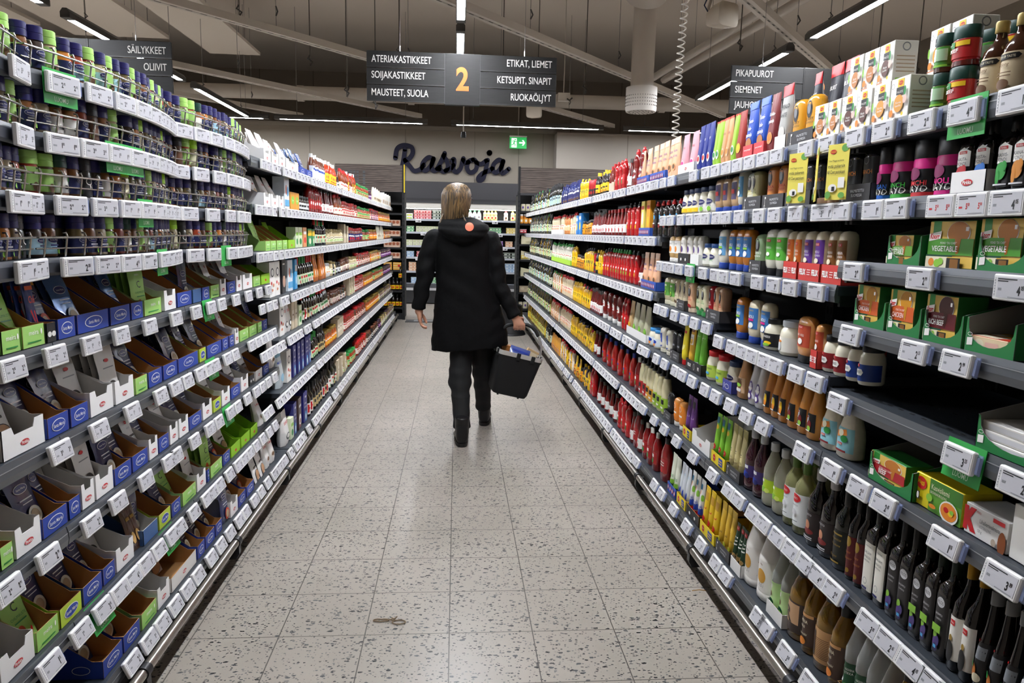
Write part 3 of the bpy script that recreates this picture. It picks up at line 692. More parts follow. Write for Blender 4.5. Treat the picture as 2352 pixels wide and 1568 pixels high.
# inks
wh = M('#f2efe9', .45); cream = M('#efe6c8', .4); bk = M('#141416', .35); red = M('#c8161d', .4); dred = M('#7c1116', .35); nav = M('#1c2060', .4); lblue = M('#a9cfe0', .45); grn = M('#1f8a3a', .4); lime = M('#8cc63f', .4)
mgreen = M('#a5d172', .5); dgreen = M('#0f4a33', .4); yel = M('#f2c61c', .4); org = M('#e8892b', .4); pnk = M('#e0218a', .35); brn = M('#6d4a2c', .5); gold = M('#a98a3c', .35, metal=.5); grey = M('#8a8c90', .4); silver = M('#b8bbc0', .3, metal=.6)
kraft = M('#b0824f', .8, grain=.06); prl = M('#5a3b8c', .4); teal = M('#123a44', .3); sky = M('#4aa6dc', .4); peach = M('#f1bb95', .45); royal = M('#1e3fa8', .4); ink = M('#26262a', .5); lgrey = M('#d5d5d8', .5)
MARIA = lambda u, v, w: [('e', u, v, w, w*.52, wh), ('e', u, v, w*.94, w*.46, nav), ('t', 'Santa Maria', u, v, w*.13, wh, dict(w=w*.8, bold=.02, shear=.15))]
PIRKKA = lambda u, v, w: [('r', u-w/2, u+w/2, v-.0, v+.0, red)]
# spice jars
def spice(key, desc, cap, content, lab, art=(), lz=(.06, .46), H=.102, W=.044, name='spice_jar'):
    bottle(key, desc, H, W, W, 'spice', M(content, .3, coat=.6, grain=.35), cap, [(lz[0], lz[1], lab, 1)], art, name=name, cat='spice jar', seg=14)
navc = M('#23205c', .38); grnc = M('#a9d86f', .42); dgc = M('#123d33', .4); blkc = M('#26262a', .4); limec = M('#a6dc2c', .4)
mt = lambda t: [('t', 'meira', 0, .50, .006, wh), ('t', t, .006, .28, .016, ink), ('e', -.009, .16, .014, .022, brn)]
mar = lambda fg: [('e', 0, .40, .032, .015, lgrey), ('e', 0, .40, .030, .013, nav), ('t', 'Santa Maria', 0, .40, .0036, wh, dict(w=.026)), ('r', -.011, .011, .255, .29, fg), ('r', -.009, .009, .2, .225, fg), ('e', .009, .12, .012, .012, lime)]
for i, (c, cn) in enumerate((('#6b5a34', 'green herb'), ('#7a4a22', 'brown spice'), ('#8f3416', 'red spice'), ('#b8a888', 'pale spice'), ('#3a2c22', 'dark peppercorn'), ('#c4762a', 'golden curry'))):
    spice('sn%d' % i, 'navy-capped jar of %s, navy label' % cn, navc, c, M('#1b2458', .45), mar(lgrey))
    spice('sb%d' % i, 'navy-capped jar of %s, light blue label' % cn, navc, c, lblue, mar(nav))
for i, (c, t) in enumerate((('#c9b48c', 'B'), ('#b0432a', 'C'), ('#5a4030', 'M'))):
    spice('sg%d' % i, 'light green meadow-coloured jar with letter %s' % t, grnc, c, mgreen, mt(t), lz=(.06, .62))
spice('sw', 'dark-green-capped jar with white label', dgc, '#8a5a30', wh, [('r', -.012, .002, .45, .48, red), ('e', .008, .4, .012, .012, grn), ('e', -.006, .2, .012, .01, ink), ('e', .006, .14, .01, .01, ink)])
spice('sk', 'black-capped brown jar with white letter', blkc, '#5a3a28', M('#6a4530', .4), [('t', 'K', .002, .3, .016, wh)])
spice('sl', 'lime-capped jar with pale label', limec, '#c9b98f', M('#e5dfbe', .45), [('t', 'C', .004, .28, .014, ink), ('e', 0, .14, .012, .014, lime)], lz=(.1, .5))
spice('sd', 'black-capped dark grey jar', blkc, '#3a3a36', M('#2d2f30', .4), [('t', 'N', .004, .26, .014, wh), ('o', -.004, .4, .018, .018, wh, .002)])
# large front jar bottle kinds -------------------------------------------------
def sauce(key, desc, H, W, D, shape, body, cap, lab=None, art=(), e=2.4, name='sauce_bottle', cat='bottle', rough=.22, **k):
    b = body if not isinstance(body, str) else M(body, rough, coat=.5); c = cap if not isinstance(cap, str) else M(cap, .4)
    bottle(key, desc, H, W, D, shape, b, c, lab or (), art, e=e, name=name, cat=cat, **k)
heinz = lambda z, w: [('p', [(-w/2, z-.1), (w/2, z-.1), (w/2, z+.08), (0, z+.14), (-w/2, z+.08)], wh), ('t', 'HEINZ', 0, z+.06, .006, bk, dict(w=w*.8)), ('e', 0, z-.03, w*.5, .012, red)]
sauce('kred', 'bright red ketchup squeeze bottle', .205, .07, .05, 'squeeze', '#b01218', red, [(.2, .5, M('#c31a1c', .35), .3)], [('r', -.012, .012, .36, .42, wh), ('e', 0, .28, .02, .025, grn)], name='ketchup_bottle')
sauce('kredb', 'red ketchup bottle with black cap', .205, .066, .05, 'squeeze', '#b5141a', bk, [(.2, .5, M('#c31a1c', .35), .3)], [('r', -.012, .012, .36, .42, wh), ('e', 0, .28, .02, .025, yel)], name='ketchup_bottle')
sauce('kredg', 'red ketchup bottle with green cap', .205, .062, .05, 'squeeze', '#b5141a', grn, [(.2, .5, M('#c31a1c', .35), .3)], [('r', -.012, .012, .36, .42, wh), ('e', 0, .28, .02, .025, lime)], name='ketchup_bottle')
sauce('kredbl', 'red ketchup bottle with blue cap', .205, .07, .052, 'round', '#c01810', M('#1d2f8a', .4), [(.2, .45, M('#c8261c', .35), .35)], [('r', -.014, .014, .34, .4, royal), ('e', 0, .26, .022, .025, grn)], name='ketchup_bottle')
sauce('kpet', 'deep red ketchup bottle with white cap', .205, .064, .05, 'round', '#8e1013', M('#d8d4cc', .4), [(.18, .5, M('#a81519', .35), .35)], [('r', -.01, .012, .36, .44, wh), ('e', 0, .26, .022, .026, grn)], name='ketchup_bottle')
sauce('kbig', 'big dark red ketchup bottle with black cap', .225, .078, .055, 'round', '#8a0f12', bk, [(.2, .52, M('#a3151a', .35), .35)], [('r', -.02, .02, .42, .44, wh), ('r', -.02, .02, .36, .38, wh), ('e', 0, .26, .025, .03, red)], name='ketchup_bottle')
sauce('hgl', 'glass tomato ketchup bottle with white label', 0.19, .056, .056, 'dress', '#6d1412', M('#4a4440', .4), [(.12, .42, wh, .42)], [('t', 'HEINZ', 0, .34, .007, bk, dict(w=.036)), ('e', 0, .22, .022, .028, red)], e=2, name='ketchup_bottle')
sauce('hglr', 'glass tomato ketchup bottle with red cap', 0.18, .056, .056, 'dress', '#7d1814', red, [(.12, .42, wh, .42)], [('t', 'HEINZ', 0, .34, .007, bk, dict(w=.036)), ('e', 0, .22, .022, .028, red)], e=2, name='ketchup_bottle')
sauce('hsq', 'dark red squeeze ketchup with red cap', .23, .08, .055, 'squeeze', '#7a1512', red, [(.14, .5, M('#7a1512', .3), .4)], heinz(.34, .045), name='ketchup_bottle')
sauce('htd', 'dark red top-down ketchup with white base cap', .2, .076, .052, 'topdown', '#7a1512', wh, [(.3, .7, M('#7a1512', .3), .4)], heinz(.55, .046), name='ketchup_bottle')
sauce('sweet', 'small dark bottle with pale label and red cap', .2, .05, .05, 'round', '#74221a', red, [(.02, .38, M('#efc3ab', .45), 1)], [], e=2)
sauce('hpc', 'black sauce bottle with yellow cap', .19, .055, .05, 'round', '#211516', yel, [(.15, .5, yel, .45)], [('r', -.02, .02, .3, .36, bk), ('e', 0, .2, .02, .02, red)], e=3)
sauce('can', 'red and black sauce canister', .15, .062, .062, 'can', '#b51a22', bk, [(.1, .5, bk, .5)], [('e', 0, .3, .03, .03, red)], e=2)
sauce('bbq', 'black barbecue bottle with red cap', .19, .062, .05, 'squeeze', '#16110f', M('#d01f24', .35), [(.3, .62, M('#1a1412', .35), .3)], [('e', 0, .55, .026, .026, sky), ('r', -.016, .016, .36, .39, wh), ('e', .004, .3, .03, .02, dred)])
sauce('tomjar', 'jar of red tomato sauce', .14, .068, .068, 'jar', '#9c2a14', red, [(.14, .55, M('#e9e2d2', .45), .55)], [('r', -.03, .03, .42, .5, red), ('e', 0, .28, .03, .025, red)], e=2, name='tomato_sauce_jar', cat='jar')
sauce('tomjarg', 'jar of orange sauce with green label', .13, .068, .068, 'jar', '#a8401a', grn, [(.14, .55, M('#b9d48a', .45), .6)], [('r', -.03, .03, .42, .5, grn), ('e', 0, .28, .03, .025, red)], e=2, name='tomato_sauce_jar', cat='jar')
sauce('tomjarb', 'jar of red sauce with navy label', .14, .068, .068, 'jar', '#8e2415', red, [(.14, .6, nav, .6)], [('r', -.026, .026, .4, .48, wh), ('e', 0, .26, .034, .03, red)], e=2, name='tomato_sauce_jar', cat='jar')
sauce('orgjar', 'jar of orange sauce with gold lid', .13, .066, .066, 'jar', '#b5561c', gold, [(.14, .55, org, .6)], [('r', -.026, .026, .4, .46, wh), ('e', 0, .26, .03, .03, yel)], e=2, name='curry_jar', cat='jar')
sauce('palejar', 'jar of pale creamy sauce', .12, .068, .068, 'jar', '#c9b68a', M('#8c7a45', .4), [(.16, .52, M('#efe8d0', .45), .6)], [('r', -.026, .026, .42, .46, brn), ('e', 0, .28, .03, .024, lime)], e=2, name='cream_sauce_jar', cat='jar')
sauce('brnjar', 'jar of brown sauce with cream label', .12, .066, .066, 'jar', '#5a3018', M('#6b3a22', .4), [(.16, .52, M('#efe6d6', .45), .6)], [('e', 0, .34, .024, .03, dred), ('r', -.024, .024, .2, .23, brn)], e=2, name='gravy_jar', cat='jar')
sauce('prljar', 'jar of dark chutney with purple label', .12, .064, .064, 'jar', '#4a1f22', M('#3b2233', .4), [(.16, .56, M('#7b3a86', .45), .6)], [('r', -.024, .024, .38, .46, wh)], e=2, name='chutney_jar', cat='jar')
sauce('dkjar', 'small dark jar with black lid', .1, .06, .06, 'jar', '#2b211c', bk, [(.16, .56, M('#d7d9d8', .45), .6)], [('r', -.022, .022, .3, .42, bk)], e=2, name='sauce_jar', cat='jar')
sauce('sri', 'orange-red chilli bottle with white cap', 0.2, .062, .062, 'round', '#c23a14', wh, [(.12, .5, M('#f2ca2a', .45), .5)], [('e', 0, .34, .03, .03, red), ('r', -.02, .02, .18, .22, red)], e=2)
sauce('chred', 'brown-orange chilli bottle with red cap', 0.19, .05, .05, 'round', '#8c3a14', red, [(.1, .4, M('#e8e2d2', .45), .5)], [('r', -.016, .016, .25, .3, red)], e=2)
sauce('sour', 'dark red sauce bottle', 0.19, .06, .06, 'tall', '#8e1410', M('#701012', .4), [(.15, .5, M('#a5171a', .3), .5)], [('r', -.015, .015, .3, .4, wh)], e=2)
sauce('white', 'white-labelled brown sauce bottle', .2, .055, .055, 'round', '#6a3520', M('#e4e2de', .4), [(.1, .55, M('#dfe6ef', .45), .6)], [('r', -.02, .02, .4, .47, royal)], e=2)
sauce('soy', 'dark soy bottle with red cap', 0.195, .05, .05, 'wine', '#17100e', red, [(.1, .42, M('#d9e2cf', .45), .55)], [('r', -.018, .018, .28, .36, grn), ('e', 0, .18, .02, .024, red)], e=2, rough=.1)
sauce('soyg', 'dark soy bottle with green cap', 0.195, .05, .05, 'wine', '#17100e', grn, [(.1, .42, M('#d6e3bd', .45), .55)], [('r', -.018, .018, .28, .36, red), ('e', 0, .18, .02, .024, grn)], e=2, rough=.1)
sauce('soyk', 'dark bottle with white K label', 0.205, .055, .055, 'wine', '#17100e', bk, [(.08, .45, wh, .55)], [('t', 'K', 0, .27, .05, red, dict(bold=.05))], e=2, rough=.1)
sauce('soyd', 'plain dark soy bottle with black cap', 0.2, .055, .055, 'wine', '#120d0c', bk, [(.1, .42, M('#c9b27a', .45), .5)], [('r', -.018, .018, .25, .36, bk)], e=2, rough=.1)
sauce('orb', 'tall orange sauce bottle', 0.21, .066, .06, 'dress', '#b8641c', M('#c9782a', .4), [(.16, .44, M('#c9782a', .35), .4)], [('e', 0, .3, .024, .04, wh)], e=2)
sauce('oil', 'dark green olive oil bottle', .25, .055, .055, 'square', '#151a0d', bk, [(.14, .48, M('#d8dcc0', .45), .55)], [('r', -.02, .02, .34, .42, dgreen), ('e', 0, .24, .022, .03, lime)], e=4, rough=.1, name='oil_bottle', seg=12)
sauce('oilb', 'dark oil bottle with pale blue label', .26, .055, .055, 'square', '#10130f', bk, [(.12, .5, lblue, .55)], [('r', -.02, .02, .36, .42, nav)], e=4, rough=.1, name='oil_bottle', seg=12)
sauce('oilg', 'dark golden oil bottle with green cap', .25, .06, .06, 'tall', '#5a5218', grn, [(.14, .5, M('#d3dc8a', .45), .55)], [('e', 0, .32, .03, .04, grn)], e=2, rough=.12, name='oil_bottle', seg=12)
sauce('oily', 'yellow rapeseed oil bottle with yellow cap', .25, .064, .064, 'tall', '#a5831a', yel, [(.14, .5, M('#f0d84a', .45), .55)], [('e', 0, .32, .03, .04, org), ('r', -.02, .02, .42, .46, grn)], e=2, rough=.12, name='oil_bottle', seg=12)
sauce('oilw', 'dark oil bottle with white label', .24, .055, .055, 'wine', '#14180e', bk, [(.12, .44, wh, .55)], [('r', -.02, .02, .32, .38, red), ('e', 0, .2, .022, .03, grn)], e=2, rough=.1, name='oil_bottle', seg=12)
sauce('blub', 'navy dressing bottle with olives on it', .2, .06, .06, 'round', '#1d2c6b', nav, [(.1, .6, nav, 1)], [('r', -.02, .02, .44, .52, wh), ('e', -.008, .22, .02, .02, cream), ('e', .01, .16, .02, .02, brn)], e=2)
sauce('salr', 'white salad dressing bottle with red cap', .2, .062, .05, 'squeeze', '#e6d3b0', M('#d3222a', .4), [(.2, .5, M('#f0e4cf', .4), .5)], [('r', -.016, .016, .4, .46, red), ('e', 0, .28, .03, .03, org)], name='dressing_bottle')
sauce('salg', 'white salad dressing bottle with green cap', .2, .062, .05, 'squeeze', '#e9e6d6', M('#2f9a3e', .4), [(.1, .5, M('#eef0dc', .4), .5)], [('r', -.016, .016, .4, .46, red), ('e', 0, .25, .03, .04, lime)], name='dressing_bottle')
sauce('salo', 'orange salad dressing bottle with red cap', .19, .06, .05, 'squeeze', '#d98a4a', M('#c9302a', .4), [(.2, .5, M('#eebf8e', .4), .5)], [('r', -.016, .016, .4, .46, wh)], name='dressing_bottle')
sauce('must', 'yellow mustard squeeze bottle', .185, .066, .05, 'squeeze', '#eab711', M('#f2c61c', .4), [(.2, .52, yel, .4)], [('e', 0, .4, .036, .03, bk), ('r', -.014, .014, .36, .42, yel)], name='mustard_bottle')
sauce('mustk', 'yellow mustard bottle with black cap', .185, .066, .05, 'squeeze', '#eab711', bk, [(.2, .52, yel, .4)], [('e', 0, .4, .036, .03, bk), ('e', 0, .26, .02, .02, red)], name='mustard_bottle')
sauce('mustr', 'yellow mustard bottle with red cap', .185, .066, .05, 'squeeze', '#eab711', red, [(.2, .52, yel, .4)], [('e', 0, .4, .036, .03, bk), ('e', 0, .26, .02, .02, red)], name='mustard_bottle')
sauce('mustt', 'orange mustard jar with black lid', .12, .066, .066, 'jar', '#d98a16', bk, [(.1, .6, M('#f0a01c', .4), .7)], [('r', -.026, .026, .44, .5, bk), ('e', 0, .28, .03, .03, brn)], e=2, name='mustard_jar', cat='jar')
# mayonnaise
def mayo(key, desc, body, cap, lab, art, H=.14, W=.066, D=.052, lz=(.34, .82), half=.34, **k):
    sauce(key, desc, H, W, D, 'topdown', body, cap, [(lz[0], lz[1], lab, half)], art, name='mayonnaise_bottle', **k)
blu = M('#2749a6', .4); bid = lambda t, c: [('t', 'BO-BANDO', 0, .76, .006, yel, dict(w=.03)), ('t', t, 0, .62, .011, wh, dict(w=.034, bold=.02)), ('r', -.016, .016, .52, .57, c), ('e', .004, .42, .026, .022, wh)]
mayo('mbe', 'beige top-down mayonnaise bottle with blue base cap', '#c7a37a', blu, M('#3a2a52', .4), [('e', 0, .72, .024, .024, nav), ('r', -.013, .013, .5, .62, red)], H=.14, half=.22)
mayo('mor', 'orange sauce bottle with blue base cap', '#c87a24', blu, M('#3f79b8', .4), bid('CHILI', lime), H=.16)
mayo('mai', 'cream aioli bottle with blue base cap', '#e6dabb', blu, M('#3f79b8', .4), bid('AIOLI', pnk), H=.16)
mayo('mgk', 'white yoghurt sauce bottle with blue base cap', '#eae4d2', blu, M('#6aa4cf', .4), bid('GREEK', lime), H=.16)
mayo('mavo', 'cream mayonnaise bottle with avocado label', '#ded3a8', M('#e8e2c8', .4), M('#6ab04a', .4), [('r', -.012, .012, .68, .74, wh), ('e', 0, .44, .024, .032, dgreen), ('e', 0, .44, .018, .024, lime), ('e', 0, .42, .009, .01, brn)], H=.14)
mayo('mhz', 'beige burger sauce bottle with white label', '#d2aa6c', wh, wh, [('t', 'HEINZ', 0, .7, .007, bk, dict(w=.03)), ('e', 0, .5, .022, .03, org)], H=.13)
mayo('mhw', 'white mayonnaise bottle with white label', '#e2ddcd', M('#dcd8cc', .4), M('#efece4', .4), [('t', 'HEINZ', 0, .7, .007, bk, dict(w=.03)), ('e', 0, .5, .02, .03, prl)], H=.13)
poppa = lambda t, c: [('e', 0, .7, .03, .05, bk), ('e', 0, .71, .018, .03, grey), ('t', t, 0, .5, .009, c, dict(w=.045)), ('t', 'MAJONEESI', 0, .42, .006, c, dict(w=.045)), ('e', .004, .22, .03, .018, c)]
def jaw(key, desc, body, cap, t, c): mayo(key, desc, body, cap, M(body, .35), poppa(t, c), half=.42, lz=(.2, .88))
jaw('jol', 'pale olive mayonnaise bottle with dark emblem', '#c9c08a', M('#c9c08a', .4), 'YRTTI', M('#5c6a26', .5)); jaw('jor', 'orange paprika mayonnaise bottle with dark emblem', '#e08a40', M('#e9dcc4', .4), 'PAPRIKA', red)
jaw('jye', 'golden curry mayonnaise bottle with dark emblem', '#e6a52c', M('#ead9a8', .4), 'CURRY', bk); jaw('jcr', 'cream mayonnaise bottle with dark emblem', '#e5d8b8', M('#e9e0c8', .4), 'TÄYS', brn)
jaw('jpk', 'peach mayonnaise bottle with dark emblem', '#e3b48e', M('#e8d0b4', .4), 'CHILI', red); jaw('jgr', 'pale mayonnaise bottle with green base', '#ddd8b4', M('#3f9a52', .4), 'TILLI', grn)
jaw('jre', 'red chilli mayonnaise tube bottle with dark emblem', '#b3202a', M('#d8a088', .4), 'CHILI', wh); jaw('jja', 'green jalapeno mayonnaise bottle', '#8aa37a', M('#dfe0c8', .4), 'JALAPENO', wh); jaw('jwy', 'white mayonnaise bottle with lemon yellow print', '#e5e3d3', M('#e8e6da', .4), 'AIOLI', M('#c8b62a', .5))
mayo('mbl', 'black sauce bottle with beige base', '#17171a', M('#c9a080', .4), M('#17171a', .4), [('t', 'RANCH', 0, .55, .012, org, dict(w=.04)), ('o', 0, .76, .02, .02, grey, .0015)], H=.14, half=.4)
def pinkm(key, t, c, desc):
    sauce(key, desc, .135, .06, .06, 'stack', pnk, bk, [(.1, .5, M('#1b1a1d', .4), 1), (.0, .1, c, 1)], [('t', t, 0, .26, .012, c, dict(bold=.03, w=.05)), ('t', 'MAYO', 0, .16, .016, wh, dict(bold=.04, w=.052)), ('e', -.004, .42, .03, .03, M('#7a1450', .4))], e=2, name='mayonnaise_bottle')
pinkm('pk0', 'VEGAN', M('#2a6fd0', .4), 'black and pink mayo bottle with blue band'); pinkm('pk1', 'RANCH', M('#3ab03a', .4), 'black and pink mayo bottle with green band'); pinkm('pk2', 'KIMCHI', M('#d8323a', .4), 'black and pink mayo bottle with red band'); pinkm('pk3', 'AIOLI', pnk, 'black and pink mayo bottle with magenta band')
def felix(key, desc, c, t): mayo(key, desc, '#e3d6b8', M('#e6dcc4', .4), c, [('r', -.012, .012, .7, .76, red), ('t', 'FELIX', 0, .73, .006, wh, dict(w=.02)), ('t', t, 0, .58, .008, wh, dict(w=.034)), ('t', 'MAJONEESI', 0, .5, .006, wh, dict(w=.034)), ('e', 0, .4, .024, .016, cream)], H=.15, half=.3)
felix('fpu', 'cream mayonnaise bottle with purple label', M('#6a3a9a', .4), 'AIOLI'); felix('fbr', 'cream mayonnaise bottle with brown label', M('#8a5a2a', .4), 'RANSKAN'); felix('for', 'cream mayonnaise bottle with orange label', M('#cf6a24', .4), 'PAPRIKA')
mayo('fgr', 'white mayonnaise bottle with green label and black base', '#e9e5d4', bk, M('#58b03a', .4), [('r', -.012, .012, .72, .78, red), ('t', 'FELIX', 0, .75, .006, wh, dict(w=.02)), ('t', 'KURKKU-', 0, .6, .008, wh, dict(w=.034)), ('e', 0, .46, .02, .014, wh)], H=.16)
mayo('fch', 'peach chilli aioli bottle with black base', '#dc9a58', bk, M('#b8482a', .4), [('r', -.012, .012, .74, .8, red), ('t', 'FELIX', 0, .77, .006, wh, dict(w=.02)), ('t', 'CHILI-AIOLI', 0, .6, .008, wh, dict(w=.036)), ('e', 0, .46, .024, .02, wh)], H=.145, W=.08)
def mjar(key, desc, H, W, lid, lab, art, body='#e8e2cc'): sauce(key, desc, H, W, W, 'mayojar', body, lid, [(.1, .52, lab, .6)], art, e=2, name='mayonnaise_jar', cat='jar')
mjar('jhm', 'mayonnaise jar with navy lid and yellow label', .118, .06, M('#25365f', .4), M('#f0e6c8', .4), [('e', 0, .44, .05, .025, nav), ('t', "HELLMANN'S", 0, .44, .006, wh, dict(w=.044)), ('r', -.03, .03, .1, .26, yel)])
mjar('jhv', 'mayonnaise jar with navy lid and vegan label', .118, .066, M('#25365f', .4), M('#efece0', .4), [('e', 0, .44, .054, .025, nav), ('t', "HELLMANN'S", 0, .44, .006, wh, dict(w=.046)), ('t', 'VEGAN', 0, .3, .01, nav, dict(w=.04)), ('e', .012, .18, .02, .02, lime)])
mjar('jho', 'organic mayonnaise jar with bright blue lid', .1, .066, M('#2d5fb0', .4), M('#f1eee2', .4), [('e', 0, .44, .052, .022, nav), ('t', "HELLMANN'S", 0, .44, .006, wh, dict(w=.044)), ('t', 'ORGANIC', 0, .3, .008, grn, dict(w=.04))])
mjar('jbk', 'white mayonnaise jar with black lid and black label', .11, .082, bk, M('#1c1c1e', .4), [('t', 'MAJONEESI', 0, .4, .008, wh, dict(w=.05)), ('e', .016, .22, .03, .012, yel), ('e', .01, .16, .03, .01, lime)])
mjar('jww', 'white mayonnaise jar with pale lid', .115, .085, M('#cfd6dc', .4), M('#ece8dc', .4), [('e', -.012, .4, .03, .008, org), ('e', -.014, .24, .03, .03, lgrey)])
mjar('jyl', 'white jar with orange and yellow label', .115, .075, bk, M('#f0b43a', .4), [('r', -.03, .0, .36, .5, wh)])
mjar('jfr', 'mayonnaise jar with black lid and dark red label', .108, .072, bk, M('#8a1a20', .4), [('r', -.03, .0, .45, .52, red), ('t', 'FELIX', -.015, .485, .006, wh, dict(w=.024)), ('p', [(-.03, .24), (.012, .24), (.018, .32), (.012, .4), (-.03, .4)], wh), ('t', 'MAJONEESI', -.008, .32, .007, bk, dict(w=.034))])
mjar('jfb', 'mayonnaise jar with black lid and blue label', .108, .072, bk, M('#1e3f8e', .4), [('r', -.03, .0, .45, .52, red), ('t', 'FELIX', -.015, .485, .006, wh, dict(w=.024)), ('p', [(-.03, .24), (.012, .24), (.018, .32), (.012, .4), (-.03, .4)], wh), ('t', 'MAJONEESI', -.008, .32, .007, bk, dict(w=.034))])
mjar('jgl', 'pale jar with red lid and green label', .125, .075, red, M('#b5cf52', .4), [('t', 'MAJONNÄS', 0, .4, .009, dgreen, dict(w=.05)), ('r', -.012, .012, .2, .28, sky)])
mjar('jsb', 'small jar with white label and dark lid', .085, .06, bk, wh, [('r', -.022, .022, .2, .36, bk)])
mjar('jbl', 'white jar with sky blue lid', .1, .066, M('#3f8fd0', .4), M('#dfe8ee', .4), [('e', 0, .36, .044, .02, royal), ('e', 0, .2, .03, .016, org)])
sauce('jblt', 'white squeeze bottle with slanted blue label', .13, .07, .05, 'topdown', '#e5e0cf', M('#dcd6c2', .4), [(.2, .8, M('#e5e0cf', .35), .3)], [('p', [(-.018, .2), (.014, .25), (.014, .8), (-.018, .75)], blu), ('t', 'K', -.002, .5, .02, wh)], name='mayonnaise_bottle')
# dressings standing upright
pk = lambda c: [('r', -.011, .011, .395, .43, red), ('t', 'Pirkka', 0, .412, .005, wh, dict(w=.018)), ('r', -.014, .014, .33, .38, lgrey)]
sauce('dbr', 'brown burger dressing bottle', 0.19, .064, .056, 'dress', '#c08a54', bk, [(.12, .42, M('#d8b088', .4), .3)], [('t', 'HAMBURGER', 0, .39, .005, bk, dict(w=.03)), ('e', 0, .3, .034, .035, brn), ('e', 0, .27, .03, .014, lime), ('r', -.016, .016, .14, .2, lgrey)], name='dressing_bottle')
sauce('dpu', 'white dressing bottle with purple garlic label', 0.19, .062, .056, 'dress', '#dcd8d6', wh, [(.12, .42, M('#d9d6de', .4), .3)], [('e', 0, .33, .032, .05, M('#56407f', .4)), ('r', -.014, .014, .3, .34, wh), ('e', 0, .17, .03, .03, M('#4a2f7a', .4)), ('e', 0, .17, .018, .018, wh)], name='dressing_bottle')
sauce('dor', 'orange dressing bottle with dark fries label', 0.19, .06, .056, 'dress', '#cf8634', bk, [(.12, .42, bk, .26)], [('r', -.012, .002, .24, .36, lgrey), ('e', .004, .26, .018, .04, yel), ('e', .004, .2, .016, .02, org), ('r', -.012, .01, .13, .15, wh)], name='dressing_bottle')
sauce('dor2', 'orange dressing bottle with black meat label', 0.19, .06, .056, 'dress', '#d08a38', bk, [(.12, .42, bk, .26)], [('r', -.012, -.002, .26, .38, lgrey), ('r', -.011, -.004, .35, .37, red), ('e', .003, .24, .018, .028, dred), ('e', .003, .18, .016, .016, lime), ('r', -.012, .008, .13, .145, wh)], name='dressing_bottle')
sauce('dfi', 'speckled cream dressing bottle with salmon label', 0.19, .074, .062, 'dress', M('#d8cdb8', .3, coat=.4, grain=.15), bk, [(.1, .46, M('#8fc8d2', .4), .34)], [('r', -.022, .016, .33, .42, org, .3), ('e', -.004, .38, .02, .02, cream), ('e', .01, .3, .024, .02, grn), ('r', -.014, .006, .2, .235, red), ('t', 'Pirkka', -.004, .218, .006, wh, dict(w=.017)), ('r', -.02, .02, .1, .13, dred)], name='dressing_bottle')
sauce('nozz', 'cream mayonnaise bottle with black nozzle', .24, .062, .052, 'nozzle', '#e2d9ae', bk, [(.06, .36, M('#9cc23a', .4), .5)], [('r', -.02, .02, .22, .32, bk), ('r', -.016, .016, .12, .16, wh)], name='mayonnaise_bottle')
sauce('nozr', 'cream mayonnaise bottle with red label and nozzle', .24, .062, .052, 'nozzle', '#e2d9ae', bk, [(.06, .36, M('#b5282a', .4), .5)], [('r', -.02, .02, .22, .32, bk), ('r', -.016, .016, .12, .16, wh)], name='mayonnaise_bottle')
sauce('nozo', 'cream mayonnaise bottle with orange label and nozzle', .24, .062, .052, 'nozzle', '#e2d9ae', bk, [(.06, .36, M('#dfa032', .4), .5)], [('r', -.02, .02, .22, .32, bk), ('r', -.016, .016, .12, .16, wh)], name='mayonnaise_bottle')
sauce('jbm', 'black mayonnaise bottle with beige bottom', .14, .064, .05, 'topdown', '#1b1a1b', M('#c9a887', .4), [(.3, .85, M('#1b1a1b', .4), .4)], [('o', 0, .72, .024, .024, grey, .0015), ('r', -.016, .016, .46, .52, grey)], name='mayonnaise_bottle')
sauce('jom', 'orange and white mayonnaise bottle', .14, .06, .05, 'topdown', '#e0964c', wh, [(.2, .85, org, .4)], [('o', 0, .72, .024, .024, wh, .002), ('r', -.016, .016, .46, .52, wh)], name='mayonnaise_bottle')
# vinegar and balsamic
glv = lambda c: M(c, .05, glass=.68, coat=.6)
sauce('vpu', 'purple-labelled wine vinegar bottle', 0.225, .062, .062, 'pet', M('#3a0f1c', .08, coat=.5), M('#c9c9cb', .4), [(.22, .42, M('#3b2a6a', .4), 1)], [('r', -.008, .012, .36, .41, lgrey), ('e', 0, .26, .03, .022, royal), ('e', .01, .24, .02, .018, nav)], e=2, name='vinegar_bottle')
sauce('vli', 'clear vinegar bottle with lime green label', 0.225, .068, .068, 'pet', glv('#f2f0d8'), M('#d2d2d2', .4), [(.22, .42, M('#b4d22a', .4), 1)], [('r', -.016, .0, .37, .41, wh), ('e', -.004, .26, .03, .02, lime), ('e', .014, .25, .02, .016, M('#d8e86a', .4))], e=2, name='vinegar_bottle')
sauce('vmo', 'pale wine vinegar bottle with green cap', 0.25, .066, .066, 'wine', glv('#dfe0a0'), M('#5b7d2f', .45), [(.1, .52, M('#e9ecec', .4), .42)], [('e', -.002, .46, .044, .028, red), ('t', 'CIRIO', -.002, .46, .007, wh, dict(w=.03)), ('t', 'BIANCO', 0, .37, .005, ink, dict(w=.03)), ('e', 0, .28, .02, .02, lgrey), ('r', -.016, .016, .16, .17, grey)], e=2, name='vinegar_bottle')
drk = M('#120c0b', .07, coat=.6)
sauce('bmo', 'dark balsamic bottle with portrait label', 0.24, .064, .064, 'cork', drk, M('#b5b2b2', .4), [(.06, .44, M('#241a1a', .4), .5)], [('e', -.002, .26, .02, .03, M('#c98a6a', .5)), ('e', .002, .18, .04, .018, dred), ('t', 'ACETO', 0, .4, .006, lgrey, dict(w=.03)), ('r', -.02, .02, .1, .115, lgrey), ('r', -.02, .02, .08, .09, lgrey)], e=2, name='vinegar_bottle')
